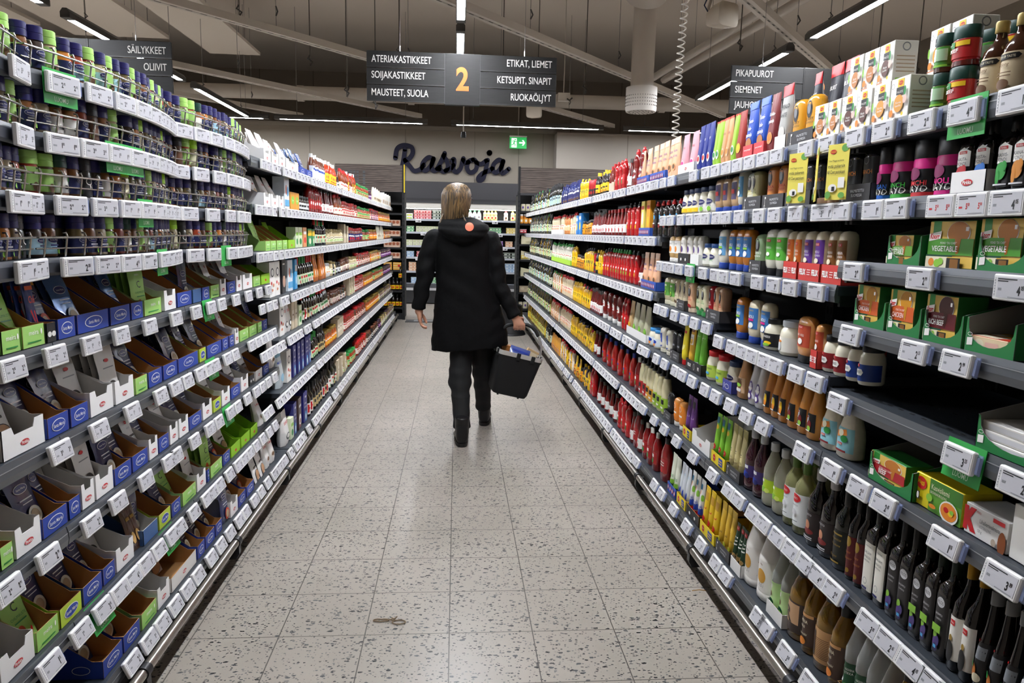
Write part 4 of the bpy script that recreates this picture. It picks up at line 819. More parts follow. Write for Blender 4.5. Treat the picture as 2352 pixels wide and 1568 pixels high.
sauce('bgo', 'dark balsamic bottle with gold script label', 0.24, .066, .066, 'wine', M('#0f120c', .07, coat=.6), bk, [(.06, .48, M('#10140c', .4), .5)], [('r', -.022, .022, .42, .44, gold), ('t', 'Balsamico', 0, .37, .008, gold, dict(w=.042, shear=.3)), ('t', 'di Modena', 0, .3, .007, gold, dict(w=.04, shear=.3)), ('t', 'Borges', 0, .16, .007, gold, dict(w=.03, shear=.3)), ('r', -.02, .02, .08, .1, gold)], e=2, name='vinegar_bottle')
sauce('bre', 'dark balsamic bottle with deep red label', 0.245, .06, .06, 'wine', drk, bk, [(.04, .5, M('#5c1216', .4), .5)], [('e', 0, .44, .026, .03, gold), ('t', 'Aceto', 0, .32, .008, M('#b8763a', .5), dict(w=.036, shear=.3)), ('t', 'Balsamico', 0, .25, .008, M('#b8763a', .5), dict(w=.04, shear=.3)), ('e', .008, .11, .014, .014, gold)], e=2, name='vinegar_bottle')
sauce('bwh', 'tall black balsamic bottle with long white label', 0.262, .056, .056, 'square', drk, bk, [(.06, .56, M('#e8e4d8', .45), .26)], [('t', 'FONTANA', 0, .52, .004, ink, dict(w=.028)), ('t', 'BALSAM', 0, .455, .007, ink, dict(w=.032)), ('t', 'VINÄGER', 0, .41, .007, ink, dict(w=.032)), ('t', 'ORIGINAL', 0, .37, .0045, ink, dict(w=.03)), ('o', 0, .16, .018, .018, grey, .0015), ('r', -.012, .012, .075, .1, nav)], e=5, name='vinegar_bottle')
fil = lambda x: [('e', 0, .52, .034, .024, lgrey), ('t', 'FILOS', 0, .52, .008, bk, dict(w=.026)), ('t', 'BALSAMICO', 0, .41, .005, lgrey, dict(w=.03)), ('t', 'CLASSICO', 0, .37, .004, lgrey, dict(w=.03)), ('e', -.006, .22, .016, .02, lime), ('e', -.004, .15, .018, .024, prl), ('e', .006, .17, .018, .024, M('#4a3a7a', .4)), ('e', .002, .11, .018, .02, M('#3a2f66', .4)), ('r', -.006, .006, .1, .13, sky)]
sauce('bfi', 'black balsamic bottle with grapes on its label', 0.258, .058, .058, 'square', drk, bk, [(.04, .58, M('#1c1a1c', .35), .3)], fil(0), e=5, name='vinegar_bottle')
sauce('bfg', 'black balsamic bottle with lime band', 0.258, .06, .06, 'square', drk, M('#14261c', .4), [(.04, .58, M('#1c1a1c', .35), .3)], fil(0)+[('r', -.018, .018, .25, .32, lime)], e=5, name='vinegar_bottle')
sauce('bgc', 'dark vinegar bottle with gold cap', 0.25, .068, .068, 'cork', drk, M('#b58a2e', .3, metal=.6), [(.1, .5, M('#f0ece4', .4), .34)], [('r', -.012, .012, .42, .47, red), ('t', 'Pirkka', 0, .445, .005, wh, dict(w=.02)), ('e', 0, .3, .016, .016, gold), ('e', 0, .18, .036, .05, bk)], e=3, name='vinegar_bottle')
sauce('bgr', 'black balsamic glaze bottle with grey cap', 0.225, .062, .062, 'dress', drk, M('#8b8d90', .35), [(.1, .5, M('#1c1a1c', .35), .5)], [('r', -.024, .024, .34, .46, M('#7c8086', .4)), ('r', -.016, -.006, .5, .52, red), ('e', -.006, .22, .024, .03, M('#c8742a', .4)), ('e', .008, .16, .026, .02, cream), ('e', -.01, .28, .012, .016, grn)], e=2, name='vinegar_bottle')
sauce('bte', 'dark teal balsamic cream bottle with gold cap', .22, .07, .06, 'dress', M('#0d2530', .15, coat=.5), M('#a0833a', .3, metal=.5), [(.06, .5, M('#0f2a36', .35), .5)], [('e', 0, .44, .036, .022, lgrey), ('t', 'FILOS', 0, .44, .008, bk, dict(w=.028)), ('t', 'BALSAMICO', 0, .3, .007, lgrey, dict(w=.042)), ('e', -.006, .15, .03, .03, cream), ('e', .01, .12, .02, .02, brn)], e=2, name='vinegar_bottle')
sauce('jug', 'big white plastic jug with a golden dot', 0.262, .1, .09, 'jug', '#e6e2dc', M('#e6e2dc', .4), [(.12, .55, M('#e9e5df', .35), .42)], [('e', .004, .33, .042, .05, M('#c8922a', .4)), ('t', '1,5 l', .008, .2, .01, ink, dict(w=.03)), ('r', -.02, -.012, .46, .48, brn, .5), ('r', .0, .01, .49, .5, brn, -.4), ('r', -.026, -.018, .26, .28, ink, .8)], e=2.2, name='vinegar_jug', cat='jug', rough=.4)
sauce('vgr', 'clear bottle with pale green label', 0.235, .07, .07, 'pet', glv('#eef2ea'), M('#b9b9bc', .4), [(.1, .46, M('#bfe09a', .4), .4)], [('r', -.016, .0, .36, .42, wh), ('e', -.008, .28, .02, .02, brn), ('e', 0, .16, .036, .026, dgreen), ('e', .006, .14, .02, .016, lime)], e=2, name='vinegar_bottle')
Rl = lambda c, c2: [('t', 'R', -.006, .33, .05, c, dict(bold=.012, res=4)), ('r', -.03, .03, .19, .2, c2), ('t', 'RAJAMÄEN', .0, .14, .006, c2, dict(w=.04))]
sauce('rta', 'amber vinegar bottle with large beige R', 0.235, .076, .076, 'round', glv('#c9962e'), bk, [(.1, .52, M('#3a2c24', .45), .5)], [('r', -.034, .034, .22, .5, M('#cfa57c', .45))]+Rl(M('#3a2c24', .45), M('#d8c2a0', .5))[:1]+[('o', 0, .36, .001, .001, bk, .0001)], e=2, name='vinegar_bottle')
sauce('rth', 'amber cider vinegar bottle with brown label', 0.24, .078, .078, 'round', glv('#c9962e'), bk, [(.1, .52, M('#4a3428', .45), .5)], [('r', -.036, .036, .48, .52, M('#cf9a62', .45)), ('t', 'OMENA', -.004, .42, .011, cream, dict(w=.045, bold=.02)), ('t', 'VIINI', -.004, .35, .009, cream, dict(w=.04)), ('t', 'Rajamäki', 0, .25, .008, cream, dict(w=.04, shear=.3)), ('e', .002, .16, .03, .024, org)], e=2, name='vinegar_bottle')
sauce('rtb', 'amber vinegar bottle turned with its text side out', 0.24, .078, .078, 'round', glv('#c9962e'), bk, [(.1, .52, M('#c99a66', .45), .5)], [('r', -.045, -.004, .14, .47, M('#3f2e24', .45))]+[('r', .002, .04, .16+.024*i, .168+.024*i, brn) for i in range(12)], e=2, name='vinegar_bottle')
sauce('rgr', 'clear vinegar bottle with green R label', 0.255, .076, .076, 'pet', glv('#f4f6f4'), bk, [(.1, .42, M('#1d4a2e', .45), 1)], [('t', 'R', -.016, .28, .042, wh, dict(bold=.012, res=4)), ('t', 'VÄKIVIINA', .02, .35, .007, wh, dict(w=.034)), ('t', 'ETIKKA', .02, .31, .007, wh, dict(w=.03)), ('e', .018, .17, .024, .014, lime), ('e', .026, .14, .02, .012, lime)], e=2, name='vinegar_bottle')
sauce('rcl', 'clear bottle with blank white back label', 0.255, .076, .076, 'pet', glv('#f4f6f4'), bk, [(.1, .42, M('#cfd8d2', .45), .4)], [('r', -.024, .02, .3, .31, grey), ('r', -.024, .02, .26, .27, grey), ('r', -.024, .02, .22, .23, grey)], e=2, name='vinegar_bottle')
# soups corner
sauce('kst', 'small red and green stacked seasoning jar', .085, .052, .052, 'stack', '#5a1812', dgc, [(.14, .66, M('#b51f22', .35), 1)], [('r', -.028, .028, .5, .62, yel), ('p', [(-.022, .5), (.0, .46), (.0, .62), (-.022, .64)], grn), ('t', 'BEEF', -.002, .4, .008, wh, dict(w=.03, bold=.02)), ('t', 'Knorr', -.011, .55, .005, wh, dict(w=.016))], e=2, name='seasoning_jar', cat='jar')
sauce('ksg', 'small green stacked seasoning jar', .085, .048, .048, 'stack', '#4a2a18', dgc, [(.14, .66, M('#4f9a3a', .35), 1)], [('r', -.026, .0, .3, .62, wh), ('r', -.0, .026, .3, .6, M('#a7c8a0', .4)), ('r', -.026, .026, .15, .2, lime)], e=2, name='seasoning_jar', cat='jar')
sauce('tot', 'brown seasoning bottle with gold cap', .155, .066, .066, 'cork', M('#3a1c0c', .1, coat=.6), M('#b09a5c', .35, metal=.3), [(.06, .52, M('#cbb896', .5), 1)], [('p', [(-.03, .42), (.03, .43), (.036, .47), (.03, .5), (-.03, .49)], bk), ('t', 'TOUCH OF TASTE', 0, .46, .005, cream, dict(w=.05)), ('t', 'Buljong', 0, .36, .007, brn, dict(w=.034, shear=.2)), ('r', -.02, .02, .26, .27, brn), ('r', -.02, .02, .22, .23, brn), ('e', .004, .12, .03, .02, brn)], e=2, name='seasoning_bottle')
def fond(key, t, c, desc): sauce(key, desc, .158, .05, .046, 'square', drk, bk, [(.06, .5, M('#17161a', .35), .34)], [('p', [(-.02, .36), (.02, .36), (.02, .56), (0, .62), (-.02, .56)], wh), ('r', -.012, .012, .53, .57, red), ('t', 'Pirkka', 0, .55, .005, wh, dict(w=.02)), ('t', t, 0, .46, .007, ink, dict(w=.03)), ('t', 'FONDI', 0, .4, .007, ink, dict(w=.026)), ('e', 0, .26, .03, .035, c), ('e', -.008, .18, .012, .03, c), ('e', .01, .32, .014, .02, c), ('r', -.02, .02, .08, .1, lgrey)], e=4, name='stock_bottle')
fond('fo0', 'NAUTA-', M('#b8202a', .4), 'black stock bottle with red ox head'); fond('fo1', 'RIISTA-', M('#2a6fc0', .4), 'black stock bottle with blue animal'); fond('fo2', 'KASVIS-', M('#2f9a3e', .4), 'black stock bottle with green herbs'); fond('fo3', 'KANA-', M('#d0842a', .4), 'black stock bottle with orange chicken')
def maggi(key, c, t, desc):
    def side(W=.06): return [('o', 0, .86, .022, .022, grey, .003)]+[('r', -.024, .024, .62-.09*i, .65-.09*i, M('#b9a48c', .5)) for i in range(5)]+[('r', -.024, .024, .04, .12, lime)]
    carton(key, desc, .076, .062, .105, wh, [('r', -.01, .014, .78, .96, yel), ('e', .002, .87, .018, .011, red), ('t', 'MAGGI', .002, .87, .004, yel, dict(w=.014)), ('r', -.012, .018, .6, .77, bk), ('t', 'MAUSTE', .003, .66, .006, wh, dict(w=.024)), ('o', -.026, .82, .013, .013, grey, .001), ('e', .002, .4, .038, .042, c), ('t', t, .002, .42, .006, wh, dict(w=.03, shear=.15)), ('t', 'kastike', .002, .35, .006, wh, dict(w=.026, shear=.15)), ('e', -.024, .2, .016, .018, org), ('e', .026, .66, .01, .022, grn), ('e', .028, .46, .014, .02, M('#e8c4b8', .5)), ('e', -.03, .48, .008, .024, lime), ('e', .024, .14, .009, .009, yel), ('r', -.03, .0, .05, .08, M('#c58a6a', .5))], side(), name='stock_carton')
maggi('mg0', M('#c07a3c', .4), 'Kasvis', 'white stock carton with orange-brown oval'); maggi('mg1', M('#5a2f26', .4), 'Nauta', 'white stock carton with dark brown oval'); maggi('mg2', M('#dc9a3a', .4), 'Kerma', 'white stock carton with golden oval')
def knorr(key, c, t, desc, W=.15, H=.105, soup='#c0761e'):
    y0 = M('#e9c25a', .4)
    carton(key, desc, W, .07, H, M('#2f7a35', .4), [('r', -W/2, W/2, .02, .98, y0), ('r', -W*.42, -W*.24, .3, .98, M('#2f8a35', .4)), ('e', W*.16, .73, W*.5, H*.5, wh, 20), ('e', W*.16, .745, W*.47, H*.46, M(soup, .35), 20), ('r', -W/2, W/2, .28, .62, c), ('p', [(W*.1, .64), (W*.24, .64), (W*.2, .32), (W*.15, .3)], M(soup, .35)), ('p', [(-W*.48, .56), (-W*.22, .62), (-W*.2, .78), (-W*.48, .72)], wh), ('t', 'Knorr', -W*.345, .67, .012, red, dict(w=W*.22, bold=.03, shear=.2)), ('t', 'FOND "DU CHEF"', -W*.02, .53, .005, wh, dict(w=W*.42)), ('t', t, -W*.1, .41, .012, wh, dict(w=W*.6, bold=.02)), ('r', -W/2, W*.1, .24, .28, dgreen), ('r', -W/2, .0, .0, .24, cream), ('e', -W*.36, .12, .02, .018, org), ('e', -W*.22, .1, .022, .018, lime), ('e', -W*.14, .14, .018, .016, lime), ('r', 0, W*.3, .0, .22, bk), ('r', W*.08, W*.26, .0, .2, M('#8a5a1e', .4)), ('r', W*.36, W*.42, .78, .86, wh)], name='stock_box', cat='box')
knorr('kv', M('#4f9a2e', .4), 'VEGETABLE', 'green vegetable stock box with soup ladle picture'); knorr('kc', M('#d8622a', .4), 'CHICKEN', 'orange chicken stock box with soup ladle picture', soup='#d0901e'); knorr('kb', M('#6a1822', .4), 'RICH BEEF', 'dark red beef stock box with soup ladle picture', soup='#4a1a12'); knorr('kbe', M('#b3202a', .4), 'BEEF', 'red beef stock box with soup bowl picture', H=.07)
knorr('kvl', M('#6aa23a', .4), 'VEGETABLE', 'low vegetable stock box with soup bowl picture', W=.12, H=.07)
carton('maggi', 'yellow and green vegetable bouillon box with soup bowl', .2, .09, .075, M('#e6d21e', .4), [('r', -.035, .1, .0, 1, M('#5c9a2e', .4)), ('r', -.035, .1, .55, 1, M('#3f7a2a', .4)), ('e', -.072, .72, .046, .03, red), ('t', 'Maggi', -.072, .73, .01, yel, dict(w=.036, bold=.03)), ('t', 'Kasvisliemi', .012, .78, .013, cream, dict(w=.075)), ('t', 'GRÖNSAKSBULJONG', .006, .6, .006, cream, dict(w=.07)), ('e', -.03, .4, .026, .018, lime), ('e', .055, .26, .076, .05, wh), ('e', .055, .28, .066, .04, org), ('e', .045, .32, .02, .012, red), ('e', .065, .26, .02, .012, yel), ('e', .07, .32, .016, .01, lime), ('e', -.01, .2, .03, .01, org), ('r', -.082, -.068, .2, .45, bk), ('e', -.075, .33, .01, .016, wh)], name='bouillon_box', cat='box')
carton('kbox', 'white meat bouillon box with big red K', .17, .09, .065, M('#e9e6e2', .4), [('t', 'K', -.062, .5, .044, red, dict(bold=.09)), ('t', 'MENU', -.03, .84, .005, red), ('t', 'Lihaliemivalmiste', .018, .6, .009, ink, dict(w=.08)), ('t', 'KÖTTBULJONG', .002, .42, .006, grey, dict(w=.045)), ('t', '120 g', -.018, .26, .006, ink), ('r', .03, .075, .8, .93, red), ('e', .07, .25, .03, .05, M('#8a4a22', .4)), ('e', .04, .16, .018, .016, M('#b9a894', .5))], name='bouillon_box', cat='box')
carton('onion', 'flat stock packet lying with an onion picture', .13, .09, .03, M('#e0c79a', .45), [('r', -.065, .065, .1, .9, M('#e8d2ac', .4)), ('e', -.02, .5, .03, .02, cream), ('r', .0, .04, .2, .7, M('#e8b8a8', .4))], top=lambda t: (t.box(-.064, .064, -.044, .044, .0301, .0306, M('#c23a22', .4)), t.box(-.064, .064, -.0, .044, .0306, .031, yel), t.box(-.05, .03, -.04, -.01, .0306, .0312, cream), t.box(-.05, -.01, .0, .02, .031, .0315, wh)), name='stock_packet', cat='packet')
carton('kwh', 'flat white stock packet', .17, .1, .018, wh, [('r', -.06, .05, .2, .8, lgrey)], name='stock_packet', cat='packet')
carton('orgb', 'orange seasoning box', .09, .07, .12, M('#c98a4a', .45), [('t', 'FOND', 0, .6, .014, cream, dict(w=.06)), ('e', 0, .3, .04, .03, M('#e0702a', .4))], name='seasoning_box', cat='box')
carton('kcor', 'opened brown and white carton corner', .1, .1, .11, wh, [('r', .0, .05, .3, 1, kraft), ('r', .03, .05, .3, .85, grn)], name='opened_carton', cat='carton')
# food packets
def pch(key, desc, W, H, T, m, c2, txt=None, tc=wh, seal=None, pic=None, top=None):
    art = [('e', 0, .26, W*.62, H*.2, c2)]
    if pic: art.append(('e', 0, .27, W*.45, H*.12, pic))
    if txt: art += [('t', s, 0, .66-.13*i, W*.15, tc, dict(w=W*.84, bold=.015)) for i, s in enumerate(txt)]
    pouch(key, desc, W, H, T, m, art, seal=seal, top=top)
pch('ppe', 'peach burger dressing pouch', .07, .2, .035, peach, M('#e9a56a', .4), ('KAURA', 'ORIGINAL'), prl, pic=brn, top=(.84, M('#f4cdb0', .45)))
pch('ppi', 'pink dressing pouch', .07, .19, .035, M('#e3a3ad', .45), M('#f0d0d4', .4), ('FIINI',), dred, pic=pnk)
pch('pnv', 'navy blue pouch with checked red edge', .075, .2, .03, M('#1f2f86', .4), wh, ('VIP',), wh, pic=red)
pch('pgr', 'lime green pouch with red edge', .07, .19, .035, M('#9ccb3a', .45), wh, None, wh, seal=red, pic=grn)
pch('ppr', 'beige and red crumb pouch', .075, .19, .03, M('#d9a070', .45), M('#e8c8a0', .4), ('KANA',), dred, pic=org, seal=red)
pch('pyr', 'dark red and yellow pouch', .075, .19, .03, M('#9c2a20', .45), M('#e8b23a', .4), None, wh, pic=yel)
pch('ptu', 'bright blue fish pie pouch', .1, .205, .035, M('#2451b8', .4), M('#b0703a', .4), ('Tonni-', 'kala-', 'pasteija'), wh, top=(.86, M('#3a66c8', .4)))
pch('pki', 'dark red ham pie pouch', .085, .205, .035, M('#7d2a2c', .4), M('#d8925a', .4), ('Kinkku-', 'pasteija'), wh, pic=org)
pch('pbu', 'grey chicken pouch with red top', .09, .215, .035, M('#a9a7a2', .4), M('#c9c6bf', .4), ('BUFFALO', 'WHITE'), ink, top=(.82, red))
pch('pdk', 'dark pouch with red top', .09, .215, .035, M('#2b2b34', .4), M('#4a4a52', .4), ('BURT',), wh, top=(.82, red))
pch('pwh', 'white flour pouch', .08, .17, .045, M('#e6e3df', .5), M('#d6cfc6', .4), ('K-Menu',), red, pic=brn)
pch('pwb', 'white baking bag with black pot print', .11, .2, .06, M('#e9e7e4', .5), M('#3a3a40', .4), ('SOKERI',), red, pic=wh)
pch('psa', 'bag of sea salt with pale blue top', .1, .23, .06, M('#cfd8dc', .4), M('#8fc0d8', .4), ('MERISUOLA',), royal, top=(.8, M('#7fb2cc', .35)))
pch('pcr', 'cream paper bag with print', .1, .19, .05, M('#e4dcc8', .5), M('#c8a870', .4), None, brn, pic=brn)
pch('pve', 'squeezy pouch with green leaf bottom', .075, .2, .045, M('#b9b79a', .3, coat=.3), M('#5fae2e', .4), None, wh, pic=lime)
pch('pvo', 'squeezy pouch with orange bottom', .07, .2, .045, M('#c9a878', .3, coat=.3), M('#e89a2e', .4), None, wh, pic=yel)
pch('pgs', 'green sauce pouch with meadow print', .06, .18, .03, mgreen, wh, ('C',), ink, pic=grn)
pch('pmu', 'yellow mustard pouch', .07, .17, .035, yel, M('#f2dc7a', .4), None, red, pic=org, seal=bk)
pch('psp', 'golden spread pouch with red cap print', .065, .18, .035, M('#e0a03a', .4), M('#f0d8a0', .4), None, red, pic=red)
# cartons on the left
carton('cwr', 'white flour carton with red grey print', .085, .07, .195, wh, [('e', .0, .7, .05, .05, M('#3a3a40', .4)), ('e', 0, .7, .035, .035, wh), ('e', -.018, .4, .02, .02, red), ('e', .014, .34, .024, .02, M('#d88a6a', .4)), ('e', -.01, .2, .03, .016, M('#d88a6a', .4))])
carton('cbk', 'black baking carton with cake picture', .07, .06, .2, M('#232326', .4), [('r', -.02, .02, .84, .88, wh), ('e', 0, .35, .05, .07, M('#c9a08a', .4))])
carton('cwb', 'white and blue sugar carton', .09, .07, .19, M('#dfe8ee', .4), [('e', -.012, .6, .03, .06, M('#cf7a6a', .4)), ('e', .014, .56, .03, .06, sky), ('r', -.04, .04, .1, .3, M('#5aa8d6', .4))])
carton('cbl', 'bright blue salt carton', .075, .06, .19, M('#3f9fd6', .4), [('r', -.03, .03, .6, .8, wh), ('e', 0, .3, .04, .05, M('#bfe2f4', .4))])
carton('cpb', 'navy blue salt carton with white drop', .075, .06, .2, M('#2a2a78', .4), [('t', 'MERI', 0, .62, .012, wh, dict(w=.05)), ('t', 'SUOLA', 0, .5, .012, wh, dict(w=.05)), ('e', .0, .2, .034, .07, sky), ('e', .0, .18, .02, .04, wh), ('e', .0, .84, .03, .014, lgrey)])
carton('cbr', 'brown and white chocolate carton', .08, .06, .2, M('#4a3734', .4), [('e', 0, .3, .06, .07, wh), ('e', 0, .26, .04, .03, M('#8a5a4a', .4)), ('r', -.03, .03, .7, .78, lgrey), ('e', -.014, .12, .02, .016, red)])
carton('cbe', 'beige paper carton', .08, .06, .17, M('#cdbda0', .5), [('r', -.03, .03, .3, .7, M('#e6dcc8', .5)), ('r', -.016, .016, .5, .56, brn)])
carton('chs', 'white house-shaped carton with brown print', .1, .08, .14, wh, [('r', -.03, .03, .2, .6, M('#caa070', .4)), ('e', 0, .4, .03, .03, brn)], top=lambda t: t.loft([[(-.05, y, .14), (.05, y, .14), (.0, y, .18)] for y in (-.04, .04)], wh, smooth=False))
carton('cor', 'orange carton with round logo', .085, .06, .11, M('#e09a32', .4), [('e', 0, .55, .05, .05, lime), ('t', 'Sun', 0, .55, .014, wh)])
carton('cgy', 'green box with yellow band', .09, .07, .12, M('#2f8a52', .4), [('r', -.045, .045, .6, .9, yel), ('e', 0, .3, .05, .04, cream)])
carton('clb', 'pale green herb carton', .08, .06, .13, M('#dfe8c8', .4), [('e', 0, .3, .05, .04, grn), ('r', -.03, .03, .6, .75, lime)])
carton('cob', 'orange spice carton', .08, .06, .13, M('#df9a62', .4), [('e', 0, .35, .05, .04, red), ('r', -.03, .03, .65, .8, wh)])
carton('cyo', 'blue drink carton', .09, .07, .19, M('#2f84d0', .4), [('e', 0, .4, .05, .07, yel), ('r', -.035, .035, .7, .85, wh)])
carton('cyl', 'slim yellow dressing carton', .06, .03, .2, M('#ead86a', .4), [('e', 0, .5, .03, .08, wh), ('r', -.02, .02, .76, .86, red)])
carton('corr', 'slim orange dressing carton', .06, .03, .2, M('#eaa02a', .4), [('e', 0, .4, .03, .06, yel), ('r', -.02, .02, .76, .86, red)])
# tubes
tb = lambda t, c: [('t', t, 0, .52, .011, c, dict(w=.034, bold=.02)), ('e', 0, .3, .026, .026, red), ('t', 'Kavli', 0, .3, .006, wh, dict(w=.02))]
tube('tpu', 'dark purple aioli tube', .056, .19, M('#6a3a86', .4), bk, [('t', 'AIOLI', 0, .5, .012, wh, dict(w=.034)), ('r', -.02, .02, .6, .9, M('#2a2430', .4))])
tube('tgr', 'lime green mayonnaise tube', .062, .2, M('#86c83a', .4), grn, tb('MAJONNÄS', dgreen)+[('e', .004, .72, .028, .02, yel), ('r', -.016, .016, .8, .93, M('#1f6f8a', .4))])
tube('tcr', 'cream mayonnaise tube with dark emblem', .064, .2, M('#e0d39a', .4), M('#d8cc96', .4), [('e', 0, .56, .04, .04, M('#6a4a2a', .4)), ('e', 0, .57, .026, .028, bk), ('t', 'TÄYS-', 0, .36, .008, brn, dict(w=.03)), ('t', 'MAJONEESI', 0, .28, .007, brn, dict(w=.034))], top=(.8, M('#b9b06a', .4)))
tube('twg', 'white and green mayonnaise tube', .058, .185, M('#e3e6d2', .4), lime, [('e', 0, .66, .03, .03, red), ('t', 'Kavli', 0, .66, .007, wh, dict(w=.022)), ('t', 'MILS', 0, .42, .012, grn, dict(w=.034, bold=.03)), ('r', -.018, .018, .2, .32, lime)])
tube('tww', 'white and blue cheese tube', .058, .185, M('#dfe4ec', .4), wh, [('r', -.006, .012, .22, .6, royal), ('e', .0, .74, .03, .026, M('#c9d8e8', .4)), ('e', 0, .16, .022, .022, red)])
tube('tpi', 'white pickle relish tube with carrots', .066, .195, M('#e8e6e0', .4), red, [('r', -.006, .02, .2, .52, royal), ('t', 'PIKKELSIÄ', .006, .36, .009, wh, dict(w=.026)), ('e', -.006, .66, .012, .04, org), ('e', .012, .7, .026, .03, wh), ('e', .02, .6, .02, .03, lime), ('r', -.012, .008, .78, .9, M('#1f6f9a', .4))])
tube('tye', 'bright yellow mustard tube', .058, .19, M('#e9c320', .4), M('#e6b820', .4), [('e', 0, .28, .026, .026, red), ('r', -.014, .014, .5, .56, red), ('r', -.02, .02, .7, .88, M('#c9982a', .4))])
tube('tym', 'golden mustard tube with dark emblem', .066, .195, M('#e3b93a', .4), M('#dcb84a', .4), [('e', 0, .58, .04, .04, brn), ('e', 0, .59, .026, .028, bk), ('t', 'TURUN', 0, .38, .009, brn, dict(w=.032)), ('e', 0, .2, .024, .024, M('#d8e04a', .4))], top=(.84, M('#c9a32a', .4)))
tube('tdg', 'dark green horseradish tube', .058, .17, M('#163a22', .4), M('#16301c', .4), [('r', -.022, .022, .84, .93, red), ('t', 'Meira', 0, .885, .007, wh, dict(w=.028)), ('r', -.02, .02, .66, .69, wh), ('r', -.02, .02, .58, .61, wh), ('r', -.02, .02, .5, .53, wh), ('e', -.006, .32, .018, .022, M('#c9a86a', .5)), ('e', .01, .26, .016, .02, M('#b8955a', .5)), ('r', -.018, .018, .1, .15, red)])
tube('tyr', 'yellow tube with red cap', .056, .2, M('#e6d430', .4), red, [('e', 0, .5, .03, .06, M('#f0e68a', .4)), ('r', -.014, .014, .76, .82, red)], caph=.12)
tube('tyf', 'golden yellow mayonnaise tube with white text', .056, .2, M('#e9b53a', .4), M('#e0b040', .4), [('r', -.018, .018, .84, .93, M('#7a1a1c', .4)), ('t', 'FELIX', 0, .885, .007, wh, dict(w=.028)), ('r', -.018, .018, .54, .78, wh), ('t', 'MAJO', 0, .7, .007, bk, dict(w=.03)), ('t', 'NEESI', 0, .6, .007, bk, dict(w=.03))], caph=.1)
tube('tgf', 'bright green tube with white stripe', .056, .2, M('#72bf3a', .4), M('#5aa82e', .4), [('r', -.016, .016, .55, .8, wh), ('t', 'MAJO', 0, .7, .007, bk, dict(w=.028)), ('r', -.018, .018, .1, .2, lgrey)], caph=.1)
# cooler goods
carton('tub', 'white dairy tub', .1, .09, .05, wh, [('r', -.04, .04, .2, .6, lime), ('e', 0, .4, .03, .02, yel)], name='dairy_tub', cat='tub')
for nm, c, c2, d in (('tubg', '#4fae6a', '#e6f0d8', 'green'), ('tubr', '#c9303a', '#f0d8d8', 'red'), ('tuby', '#e8c83a', '#f2ead0', 'yellow'), ('tubp', '#8a4ab0', '#e8dcf0', 'purple'), ('tubo', '#e0a070', '#f2e2d0', 'peach'), ('tubb', '#9ac0e6', '#e6eef6', 'pale blue'), ('tubw', '#e8e4d4', '#c9d6a0', 'cream'), ('tubk', '#2a3a30', '#dfe6dc', 'dark green')):
    carton(nm, d+' margarine tub', .11, .09, .052, M(c, .4), [('r', -.045, .045, .25, .7, M(c2, .4)), ('e', .01, .45, .03, .02, M(c, .4))], top=lambda t, c2=c2: t.rbox(-.056, .056, -.046, .046, .048, .058, M(c2, .4), .002), name='dairy_tub', cat='tub')
sauce('dbw', 'white milk drink bottle with green cap', .19, .07, .06, 'round', '#ece8e0', grn, [(.15, .5, wh, .5)], [('e', 0, .34, .036, .04, sky), ('e', 0, .34, .02, .022, org)], e=2, name='dairy_bottle')
sauce('dby', 'pale yellow dairy bottle', .19, .064, .05, 'squeeze', '#ecdc8a', yel, [(.15, .5, M('#f2e8b0', .4), .5)], [('e', 0, .3, .03, .04, red)], name='dairy_bottle')
sauce('dbr2', 'white dairy bottle with red cap', .19, .064, .05, 'squeeze', '#ecd8cc', red, [(.15, .5, M('#f2e0d4', .4), .5)], [('e', 0, .3, .03, .04, brn)], name='dairy_bottle')
carton('eggs', 'pinkish cardboard tray of jars', .26, .12, .09, M('#d8b49c', .55), [('r', -.12, .12, .0, .3, M('#e3c6b2', .5))]+[('e', -.09+.06*i, .62, .05, .05, M('#a85a3a', .4)) for i in range(4)], name='jar_tray', cat='tray')
carton('ybox', 'orange and yellow packet stack', .13, .1, .12, M('#e0a83a', .45), [('r', -.06, .06, .3*i+.24, .3*i+.28, wh) for i in range(3)]+[('e', .03, .55, .04, .04, red)], name='packet_stack', cat='packets')
sauce('cola', 'dark bottle with yellow label', .2, .058, .058, 'wine', '#1a0f0a', bk, [(.1, .42, yel, .6)], [('r', -.018, .018, .2, .3, red)], e=2)
sauce('cann', 'tin can with cream label', .11, .075, .075, 'can', '#c9c0a8', silver, [(.08, .92, M('#d8d0b4', .5), 1)], [('e', 0, .5, .03, .04, prl)], e=2, name='tin_can', cat='can')
sauce('ojar', 'orange juice bottle', .15, .07, .07, 'jar', '#e08a2a', wh, [(.1, .5, M('#f0b04a', .4), .6)], [('e', 0, .3, .03, .04, wh)], e=2)
carton('ctri', 'cream display tray with sloped side', .3, .2, .08, M('#d8d0ae', .55), [('r', -.08, .08, .3, .6, M('#c8be98', .5))], top=lambda t: t.loft([[(-.15, y, .08), (.15, y, .08), (-.15, y, .145)] for y in (-.09, -.086)], M('#d8d0ae', .55), smooth=False), name='display_tray', cat='tray')
carton('garl', 'bag of pale garlic bread rolls', .2, .12, .1, M('#b5a288', .6, grain=.2), [('e', -.05, .6, .06, .05, M('#cdbda0', .6)), ('e', .05, .5, .06, .05, M('#d3c4a8', .6)), ('e', 0, .25, .07, .05, M('#c3b294', .6))], name='bread_bag', cat='bag')
